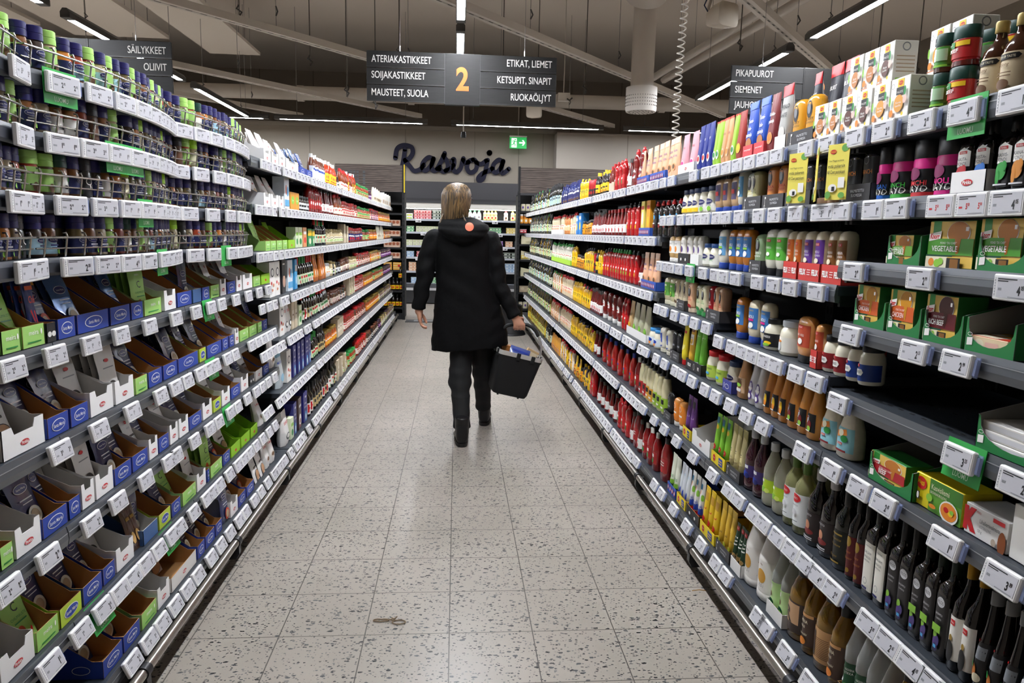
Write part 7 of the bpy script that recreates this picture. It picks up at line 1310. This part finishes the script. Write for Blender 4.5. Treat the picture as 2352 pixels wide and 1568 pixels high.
trous = M('#08080a', .85); boot_m = M('#0e0d0f', .42); sole_m = M('#0b0b0c', .6)
def el_ring(cx, cy, cz, rx, ry, n=32, tilt=0., e=2.2):
    return [(cx+ell(2*pi*k/n, rx, ry, e)[0], cy+ell(2*pi*k/n, rx, ry, e)[1], cz+ell(2*pi*k/n, rx, ry, e)[0]*tilt) for k in range(n)]
def limb(b, pts, m, seg=16):
    """tapered limb with a round end through (x, y, z, radius) joints"""
    P = []; Rr = []
    for i in range(len(pts)-1):
        p0 = pts[max(i-1, 0)]; p1 = pts[i]; p2 = pts[i+1]; p3 = pts[min(i+2, len(pts)-1)]
        for k in range(6):
            u = k/6; q = [.5*(2*p1[c]+(p2[c]-p0[c])*u+(2*p0[c]-5*p1[c]+4*p2[c]-p3[c])*u*u+(3*p1[c]-p0[c]-3*p2[c]+p3[c])*u**3) for c in range(4)]
            P.append(q[:3]); Rr.append(q[3])
    P.append(pts[-1][:3]); Rr.append(pts[-1][3])
    b.tube(P, Rr, m, seg)
    for c, r in ((P[0], Rr[0]), (P[-1], Rr[-1])): ball(b, c, (r, r, r), m)
def ball(b, c, r, m, T=None, seg=16):
    pr = [(sin(pi*k/8), -cos(pi*k/8)) for k in range(9)]
    M4 = Matrix.Translation(c) @ (T.to_4x4() if T else Matrix.Identity(4)) @ Matrix.Diagonal((*r, 1))
    b.lathe(pr, m, seg=seg, T=M4)
HC = Vector((-.002, 5.0, 1.635)); HA = RD(-50)           # the head is turned to the right
HR = Matrix.Rotation(HA, 3, 'Z')
hp = lambda x, y, z: tuple(HC+HR @ Vector((x, y, z)))     # head frame: +y is the way the face looks
b = MB()
ball(b, hp(0, -.012, .025), (.074, .092, .088), skin, HR); ball(b, hp(0, .02, -.035), (.06, .072, .08), skin, HR); ball(b, hp(0, .05, -.085), (.034, .03, .026), skin, HR)
limb(b, [(*hp(0, .088, .012), .009), (*hp(0, .102, -.018), .013), (*hp(0, .094, -.028), .011)], skin, 10)
for s in (-1, 1):
    limb(b, [(*hp(s*.012, .086, .02), .008), (*hp(s*.045, .07, .024), .009)], skin, 10); ball(b, hp(s*.072, -.012, -.008), (.01, .022, .032), skin, HR); ball(b, hp(s*.04, .06, -.03), (.022, .02, .02), skin, HR); ball(b, hp(s*.014, .094, -.03), (.009, .009, .008), skin, HR)
ball(b, hp(0, .083, -.055), (.024, .012, .008), skin, HR); ball(b, hp(0, .08, -.066), (.021, .012, .008), skin, HR)
limb(b, [(.02, 4.985, 1.43, .06), (.008, 4.99, 1.5, .054), (0, 4.995, 1.57, .055)], skin)
b.loft([el_ring(.045, 5.0, z, rx, ry) for z, rx, ry in ((.70, .15, .1), (.85, .165, .115), (1.0, .14, .1), (1.12, .13, .1), (1.25, .15, .11), (1.36, .165, .09), (1.42, .12, .075), (1.46, .06, .055))], skin)
limb(b, [(-.145, 5.0, 1.375, .05), (-.222, 4.97, 1.10, .042), (-.254, 4.96, .90, .029), (-.2545, 4.96, .875, .028)], skin); limb(b, [(.225, 5.0, 1.37, .05), (.288, 4.97, 1.09, .042), (.398, 4.93, .87, .03), (.412, 4.925, .845, .028)], skin)
limb(b, [(.05, 5.0, .76, .08), (.036, 4.93, .45, .05), (.042, 4.79, .22, .03), (.047, 4.725, .12, .026)], skin); limb(b, [(.17, 5.0, .76, .08), (.195, 5.06, .45, .05), (.207, 5.17, .2, .03), (.209, 5.2, .13, .026)], skin)
# left hand, loosely curled, palm towards the thigh
b.loft([[(x+ox, y, z) for x, y, z in ((-.014, 4.93, 0), (.014, 4.93, 0), (.016, 4.99, 0), (-.012, 4.99, 0))] for ox, z in ()] or [el_ring(-.2545, 4.96, .885, .022, .029, 14), el_ring(-.253, 4.958, .86, .018, .036, 14), el_ring(-.249, 4.955, .825, .016, .041, 14), el_ring(-.245, 4.953, .805, .014, .04, 14)], skin)
for i, (dy, l) in enumerate(((.028, .9), (.01, 1.), (-.009, .95), (-.027, .78))):
    y = 4.955+dy; limb(b, [(-.246, y, .812, .0095), (-.238, y, .812-.03*l, .009), (-.222, y-.002, .812-.048*l, .0085), (-.206, y-.004, .812-.052*l, .0075)], skin, 10)
limb(b, [(-.248, 4.985, .865, .013), (-.228, 4.998, .838, .0115), (-.214, 5.0, .812, .0105), (-.206, 4.996, .795, .009)], skin, 10)
# right hand closed around the basket grip: back of the hand to the rear, fingers curling forward under the bar
b.loft([el_ring(.412, 4.924, .855, .028, .021, 14), el_ring(.424, 4.915, .83, .036, .019, 14), el_ring(.437, 4.91, .805, .041, .017, 14), el_ring(.441, 4.909, .79, .041, .015, 14)], skin)
for i, (dx, l) in enumerate(((-.032, .92), (-.011, 1.), (.011, .97), (.031, .8))):
    x = .441+dx; limb(b, [(x, 4.909, .798, .0105), (x, 4.912, .774, .0105), (x, 4.934, .763, .0098), (x, 4.958, .776, .009), (x, 4.957, .798, .0082)], skin, 10)
limb(b, [(.44, 4.922, .84, .0135), (.462, 4.946, .836, .012), (.468, 4.966, .82, .0105), (.462, 4.968, .803, .0092)], skin, 10)
link('body', solid(b, 'body', .0036, 3), me_root, OFF)
# eyes, lips, glasses
for s in (-1, 1):
    b = MB(); ball(b, hp(s*.033, .0675, .006), (.0115, .0115, .0095), M('#e8e2dc', .2)); ball(b, hp(s*.033, .0765, .0055), (.0052, .0035, .0052), M('#2a3a44', .2)); b.v = [tuple(Vector(v)-OFF) for v in b.v]; b.build('eye', me_root)
b = MB(); limb(b, [(*hp(-.02, .09, -.059), .003), (*hp(0, .0965, -.059), .005), (*hp(.02, .09, -.059), .003)], M('#9a4f4a', .4), 8); b.v = [tuple(Vector(v)-OFF) for v in b.v]; b.build('lips', me_root)
b = MB(); gl = M('#3a2c22', .3)
for s in (-1, 1):
    b.tube([hp(s*.036+.025*cos(2*pi*k/18), .102-.3*abs(.036+.025*cos(2*pi*k/18)*s-.0)*.35, .004+.02*sin(2*pi*k/18)) for k in range(18)], .0018, gl, 6, closed=True); b.tube([hp(s*.061, .084, .01), hp(s*.078, .04, .012), hp(s*.08, -.02, .004)], .0018, gl, 6)
b.tube([hp(-.011, .101, .008), hp(0, .104, .012), hp(.011, .101, .008)], .0018, gl, 6); b.v = [tuple(Vector(v)-OFF) for v in b.v]; b.build('glasses', me_root, label='thin brown framed glasses')
# hair
hair = bpy.data.materials.new('blond_hair'); hair.use_nodes = True
nt, bs, N, L = nodes_of(hair); tc = N('ShaderNodeTexCoord'); mp = N('ShaderNodeMapping'); mp.inputs['Scale'].default_value = (150, 150, 5); L(tc.outputs['Object'], mp.inputs[0])
nz = N('ShaderNodeTexNoise'); nz.inputs['Scale'].default_value = 1; nz.inputs['Detail'].default_value = 3; L(mp.outputs[0], nz.inputs['Vector']); rp = N('ShaderNodeValToRGB'); rp.color_ramp.elements[0].position = .36; rp.color_ramp.elements[0].color = (*lin('#21180f'), 1); rp.color_ramp.elements[1].position = .68; rp.color_ramp.elements[1].color = (*lin('#85683f'), 1); L(nz.outputs['Fac'], rp.inputs[0]); L(rp.outputs[0], bs.inputs['Base Color']); bs.inputs['Roughness'].default_value = .42
bp = N('ShaderNodeBump'); bp.inputs['Strength'].default_value = .6; bp.inputs['Distance'].default_value = .006; L(nz.outputs['Fac'], bp.inputs['Height']); L(bp.outputs[0], bs.inputs['Normal'])
b = MB(); HL = ((1.757, .004, .0, .012), (1.753, .004, .0, .036), (1.74, .003, 0, .064), (1.715, .001, 0, .088), (1.68, -.002, 0, .101), (1.64, -.003, -.002, .102), (1.60, -.007, -.006, .1), (1.56, -.012, -.01, .095), (1.525, -.018, -.014, .088), (1.495, -.026, -.018, .078), (1.47, -.034, -.02, .066))
n = 72; rh = random.Random(2); ph = [rh.uniform(0, 6.28) for _ in range(n+1)]; ln = [rh.uniform(-.018, .012) for _ in range(n+1)]
A0 = pi/2+HA; outer = []; inner = []
for j, (z, dx, dy, r) in enumerate(HL):
    op = .0 if z > 1.70 else min(.95, (1.70-z)*9)           # opens around the face
    ro = []; ri = []
    for k in range(n+1):
        t = A0+op+(2*pi-2*op)*k/n; w = 1+.018*sin(ph[k//3*3]+z*14)+(.012*sin(k*.7+ph[0]*3)+.01*sin(k*1.31) if j > 3 else .006*sin(k*.7))
        q = .6*max(0, (j-7)/3)*ln[k]*1.6; rr = r*w; ro.append((HC.x+dx+rr*cos(t), HC.y+dy-.008+rr*1.1*sin(t), z+q)); ri.append((HC.x+dx+rr*.9*cos(t), HC.y+dy-.008+rr*1.0*sin(t), z+q-.003))
    outer.append(ro); inner.append(ri)
vs = [p for r in outer for p in r]+[p for r in inner for p in r]; o_ = len(HL)*(n+1); fs = []
for j in range(len(HL)-1):
    for k in range(n): a = j*(n+1)+k; fs.append((a, a+n+1, a+n+2, a+1)); fs.append((o_+a, o_+a+1, o_+a+n+2, o_+a+n+1))
for k in range(n): a = (len(HL)-1)*(n+1)+k; fs.append((a, o_+a, o_+a+1, a+1))
for j in range(len(HL)-1):
    for k in (0, n): a = j*(n+1)+k; fs.append((a, a+n+1, o_+a+n+1, o_+a))
fs.append(tuple(range(n)))
b.add([tuple(Vector(v)-OFF) for v in vs], fs, hair, True)
for i in range(70):
    t = A0+1.0+(2*pi-2.0)*rh.random(); z0 = rh.uniform(1.55, 1.73); r0 = .104 if z0 < 1.68 else .09; r1 = rh.uniform(.084, .1); zz = rh.uniform(1.455, 1.5)
    P_ = [(HC.x+r0*cos(t), HC.y-.008+r0*1.1*sin(t), z0), (HC.x-.006+r1*cos(t+.05), HC.y-.012+r1*1.1*sin(t+.05), (z0+zz)/2), (HC.x-.03+r1*.82*cos(t+.12), HC.y-.02+r1*.95*sin(t+.12), zz)]
    b.tube([tuple(Vector((q.x, q.y, 0))) for q in []] or [tuple(Vector(q)-OFF) for q in P_], [.002, .0045, .0006], hair, 5)
b.tube([tuple(Vector(q)-OFF) for q in ((-.09, 4.93, 1.55), (-.108, 4.90, 1.5), (-.112, 4.885, 1.46), (-.105, 4.88, 1.43))], [.004, .007, .005, .001], hair, 6)
b.tube([tuple(Vector(q)-OFF) for q in ((.04, 4.88, 1.54), (.052, 4.865, 1.51), (.062, 4.855, 1.49), (.058, 4.85, 1.47))], [.003, .006, .005, .001], hair, 6)
b.build('hair', me_root)
# coat, hood, trousers, boots
b = MB()
b.loft([el_ring(cx, cy, z, rx, ry, 40, tl) for z, cx, cy, rx, ry, tl in ((.622, .100, 5.0, .272, .165, .085), (.66, .099, 5.0, .272, .166, .075), (.76, .094, 5.0, .262, .165, .05), (.88, .083, 5.0, .24, .16, .03), (1.0, .068, 5.0, .212, .152, .02), (1.10, .057, 5.0, .196, .146, .0), (1.2, .047, 5.0, .188, .144, 0), (1.30, .043, 5.0, .195, .145, 0), (1.37, .043, 5.0, .203, .13, 0), (1.42, .042, 5.0, .186, .108, 0), (1.45, .036, 4.995, .13, .092, 0), (1.485, .022, 4.99, .086, .082, 0), (1.515, .014, 4.985, .08, .078, 0))], coat_m)
limb(b, [(-.15, 5.0, 1.372, .073), (-.196, 4.99, 1.25, .068), (-.222, 4.97, 1.10, .059), (-.242, 4.96, .99, .053), (-.254, 4.96, .925, .05)], coat_m); limb(b, [(.232, 5.0, 1.366, .073), (.266, 4.99, 1.24, .068), (.29, 4.97, 1.09, .06), (.345, 4.95, .98, .053), (.392, 4.932, .885, .048)], coat_m)
b.tube([(-.2535, 4.96, .93), (-.255, 4.96, .893)], [.051, .05], coat_m, 18); b.tube([(.38, 4.936, .91), (.41, 4.925, .852)], [.05, .048], coat_m, 18)
def folds(v, nrm):
    a = .004*sin(v.z*38+v.x*22)*max(0, 1-abs(v.z-1.1)/.3)+.003*sin(v.z*60-v.x*30)*(1 if abs(v.x-.045) > .2 else .2)+.0035*sin(v.x*40+v.z*6)*max(0, (1.0-v.z)/.4)
    return v+nrm*a
link('coat', solid(b, 'coat', .007, 3, folds), me_root, OFF)
b = MB(); b.loft([el_ring(cx, cy, z, rx, ry, 36) for z, cx, cy, rx, ry in ((1.525, .022, 4.975, .09, .075), (1.505, .032, 4.955, .135, .092), (1.478, .042, 4.928, .172, .105), (1.44, .047, 4.908, .172, .112), (1.40, .048, 4.9, .146, .108), (1.365, .05, 4.902, .10, .092), (1.342, .05, 4.91, .05, .06))], coat_m)
hd = solid(b, 'hood', .006, 3, lambda v, q: v+q*(.004*sin(v.x*34)*max(0, (1.47-v.z)*8)+.003*sin(v.z*90+v.x*12)))
from mathutils.bvhtree import BVHTree
bv = BVHTree.FromPolygons([v.co.copy() for v in hd.vertices], [tuple(p.vertices) for p in hd.polygons])
b = MB(); vs = []; fs = []
for rr in (.0005, .008, .015, .022, .0285):
    for k in range(28):
        x, z = .084+rr*cos(2*pi*k/28), 1.461+rr*sin(2*pi*k/28); h_ = bv.ray_cast(Vector((x, 4, z)), Vector((0, 1, 0)))[0]; vs.append((x, (h_.y if h_ else 4.82)-.0025, z))
for i in range(4): fs += [(i*28+k, i*28+(k+1) % 28, i*28+28+(k+1) % 28, i*28+28+k) for k in range(28)]
fs.append(tuple(range(28)))
b.add([tuple(Vector(v)-OFF) for v in vs]+[(vs[112+k][0]-OFF.x, vs[112+k][1]+.004-OFF.y, vs[112+k][2]) for k in range(28)], fs+[(112+k, 112+(k+1) % 28, 140+(k+1) % 28, 140+k) for k in range(28)], M('#ee6a48', .6), True)
ho = link('hood', hd, me_root, OFF); b.build('reflector_dot', ho, label='round orange dot on the hood')
b = MB(); limb(b, [(.052, 5.0, .80, .1), (.045, 4.985, .66, .088), (.036, 4.94, .48, .078), (.032, 4.905, .405, .083), (.036, 4.86, .33, .067), (.042, 4.79, .22, .06), (.047, 4.725, .13, .055)], trous); b.tube([(.045, 4.745, .16), (.047, 4.72, .115)], [.058, .061], trous, 20)
link('trouser_leg', solid(b, 'trouser_leg', .007, 2, lambda v, q: v+q*(.004*sin(v.z*70)*(1 if .3 < v.z < .5 else .3))), me_root, OFF)
b = MB(); limb(b, [(.168, 5.0, .80, .1), (.178, 5.01, .66, .086), (.192, 5.05, .48, .077), (.196, 5.075, .405, .072), (.2, 5.11, .3, .062), (.207, 5.17, .2, .056), (.209, 5.2, .15, .053)], trous); b.tube([(.207, 5.18, .19), (.209, 5.21, .14)], [.057, .06], trous, 20)
link('trouser_leg', solid(b, 'trouser_leg', .007, 2, lambda v, q: v+q*(.004*sin(v.z*64)*(1 if .3 < v.z < .5 else .3))), me_root, OFF)
def boot(x, y, rz, pitch):
    """ankle boot; heel at the rear of (x, y)"""
    b = MB(); T = Matrix.Translation((x, y, 0)) @ Matrix.Rotation(rz, 4, 'Z') @ Matrix.Rotation(pitch, 4, 'X')
    sec = ((0., .03, .03, .14), (.012, .04, .024, .15), (.05, .046, .024, .15), (.09, .045, .024, .12), (.13, .046, .024, .09), (.18, .05, .022, .072), (.225, .046, .022, .06), (.25, .026, .026, .05))
    rings = []
    for yy, w, z0, z1 in sec: rings.append([(ell(2*pi*k/18, w, 1, 3)[0], yy, (z0+z1)/2+ell(2*pi*k/18, 1, (z1-z0)/2, 3)[1]) for k in range(18)])
    b.loft(rings, boot_m); b.tube([(0, .05, .09), (0, .048, .15), (0, .044, .2)], [.048, .047, .049], boot_m, 18)
    me = solid(b, 'boot', .006, 2); me.transform(T); o = link('boot', me, me_root, OFF)
    b = MB(); out = [(ell(2*pi*k/24, .047, .125, 2.6)[0]*(1 if k < 12 else .9), .125+ell(2*pi*k/24, .047, .128, 2.6)[1]) for k in range(24)]
    b.loft([[(px, py, z) for px, py in out] for z in (.0, .026)] if pitch == 0 else [[(px, py, z) for px, py in out] for z in (.004, .026)], sole_m, smooth=False)
    m2 = b.mesh('sole'); m2.transform(T)
    m2.transform(Matrix.Translation(-OFF))
    s = bpy.data.objects.new('sole', m2); COL.objects.link(s); s.parent = o
boot(.05, 4.632, RD(3), 0.); boot(.214, 5.165, RD(-5), 0.)

# ------------------------------------------------------------------ carrying basket in the right hand
BC = Vector((.432, 4.92, .30)); t = empty('shopping_basket', BC, 0, 'black fabric carrying basket with aluminium rim held in the right hand', 'basket')
TB = Matrix.Translation((.434, 4.94, .59)) @ Matrix.Rotation(RD(14), 4, 'Y') @ Matrix.Rotation(RD(8), 4, 'Z')   # basket frame: origin at the rim centre
def rr(w, d, z, r=.04, n=6):
    out = []
    for cx, cy, a in ((w-r, d-r, 0), (-w+r, d-r, 90), (-w+r, -d+r, 180), (w-r, -d+r, 270)):
        for k in range(n+1): q = RD(a+90*k/n); out.append((cx+r*cos(q), cy+r*sin(q), z))
    return out
fab = M('#08080a', .8); 
b = MB(); R1 = [rr(w, d, z, .035) for w, d, z in ((.105, .095, -.285), (.118, .1, -.29), (.128, .105, -.27), (.14, .112, -.16), (.152, .12, -.06), (.158, .125, 0))]; R2 = [rr(w-.004, d-.004, z+.004, .035) for w, d, z in ((.158, .125, -.004), (.14, .112, -.16), (.128, .105, -.268))]
b.loft(R1+R2, fab, T=TB); b.v = [tuple(Vector(v)-BC) for v in b.v]; b.build('bag', t)
b = MB(); P1 = rr(.158, .125, .004, .035); b.loft([[TB @ Vector((x*s, y*s, z+dz)) for x, y, z in P1] for s, dz in ((1.012, -.016), (1.02, -.016), (1.02, .014), (1.012, .014), (.985, .014), (.985, -.016), (1.012, -.016))], M('#c9c6c1', .35, metal=.35), smooth=False, caps=False); b.v = [tuple(Vector(v)-BC) for v in b.v]; b.build('rim', t, label='brushed aluminium rim')
for cx, cy, w, h_ in ((-.155, -.09, .02, .03), (-.02, -.127, .028, .012), (.085, -.127, .028, .012), (.16, -.06, .014, .03), (-.02, .127, .028, .012), (.08, .127, .028, .012), (-.16, .07, .014, .03), (.16, .08, .014, .03)):
    b = MB(); b.rbox(cx-w/2, cx+w/2, cy-h_/2, cy+h_/2, -.03, .02, fab, .003, TB); b.v = [tuple(Vector(v)-BC) for v in b.v]; b.build('strap', t)
hl = TB @ Vector((-.165, 0, .0)); hr = TB @ Vector((.165, 0, .0)); alum = M('#c4c1bb', .3, metal=.5)
for nm, P_ in (('handle_leg', [hl, (.288, 4.942, .68), (.312, 4.942, .745)]), ('handle_leg', [hr, (.604, 4.938, .63), (.588, 4.938, .69), (.578, 4.938, .715)])):
    b = MB(); b.tube([tuple(Vector(q)-BC) for q in P_], .0085, alum, 12); b.build(nm, t)
b = MB(); b.tube([tuple(Vector(q)-BC) for q in ((.308, 4.942, .735), (.325, 4.942, .765), (.36, 4.942, .786), (.41, 4.94, .795), (.46, 4.94, .797), (.50, 4.94, .793), (.535, 4.94, .775), (.56, 4.938, .748), (.578, 4.938, .712))], .0125, M('#141415', .65), 14); b.build('handle_grip', t)
for q in (hl, hr):
    b = MB(); ball(b, tuple(Vector(q)-BC), (.014, .018, .018), rubber); b.build('hinge', t)
for cx, cy in ((-.08, -.07), (.07, -.07), (-.08, .07), (.07, .07)):
    b = MB(); b.tube([tuple((TB @ Vector((cx, cy, -.285)))-BC), tuple((TB @ Vector((cx, cy, -.303)))-BC)], .007, rubber, 8); b.build('foot', t)
pouch('bk1', 'blue and silver packet lying in the carrying basket', .15, .14, .05, M('#4f62a8', .25, coat=.5), [('e', 0, .5, .07, .05, M('#c9d0e4', .3)), ('r', -.06, .06, .75, .85, royal)], name='food_packet', cat='packet', stand=False)
carton('bk2', 'beige carton sticking out of the carrying basket', .09, .03, .16, M('#c9aa7c', .55), [('r', -.035, .035, .6, .9, M('#e3d2b0', .5))], name='food_carton')
carton('bk3', 'small orange and blue box in the carrying basket', .07, .04, .12, M('#b5763a', .5), [('r', -.03, .03, .3, .6, royal)], name='food_box', cat='box')
for key, x, y, z, rx, rz in (('bk1', .0, -.045, -.09, -.3, .1), ('bk2', .085, .055, -.115, .0, .25), ('bk3', -.07, .06, -.085, .1, -.1)):
    o = put(K[key], 0, 0, 0, 0); o.matrix_world = TB @ Matrix.Translation((x, y, z)) @ Matrix.Rotation(rz, 4, 'Y') @ Matrix.Rotation(rx, 4, 'X'); o['label'] = K[key].desc

# ------------------------------------------------------------------ labels: each thing is told apart by look, shelf and count
GR = {}
for o, desc, where, y, grp in PLACE: GR.setdefault((desc, where), []).append((y, o, grp))
for (desc, where), L_ in GR.items():
    L_.sort(key=lambda q: q[0]); n = len(L_); tail = where if where.split()[0] in ('hip', ) else where
    side = 'left end' if ('cooler' in where or 'rack' in where and 'spice' not in where) else 'near end'
    for i, (y, o, grp) in enumerate(L_):
        o['label'] = '%s, %s' % (desc, ('only one on ' + where) if n == 1 else '%s of %s from %s, %s' % (ordinal(i+1), number(n), side, where))
        if n == 1: o['label'] = '%s on %s' % (desc, where)
        if len(o['label'].replace(',', '').split()) > 16: o['label'] = '%s, %s from %s, %s' % (desc, ordinal(i+1), side, where)
        if grp: o['group'] = grp
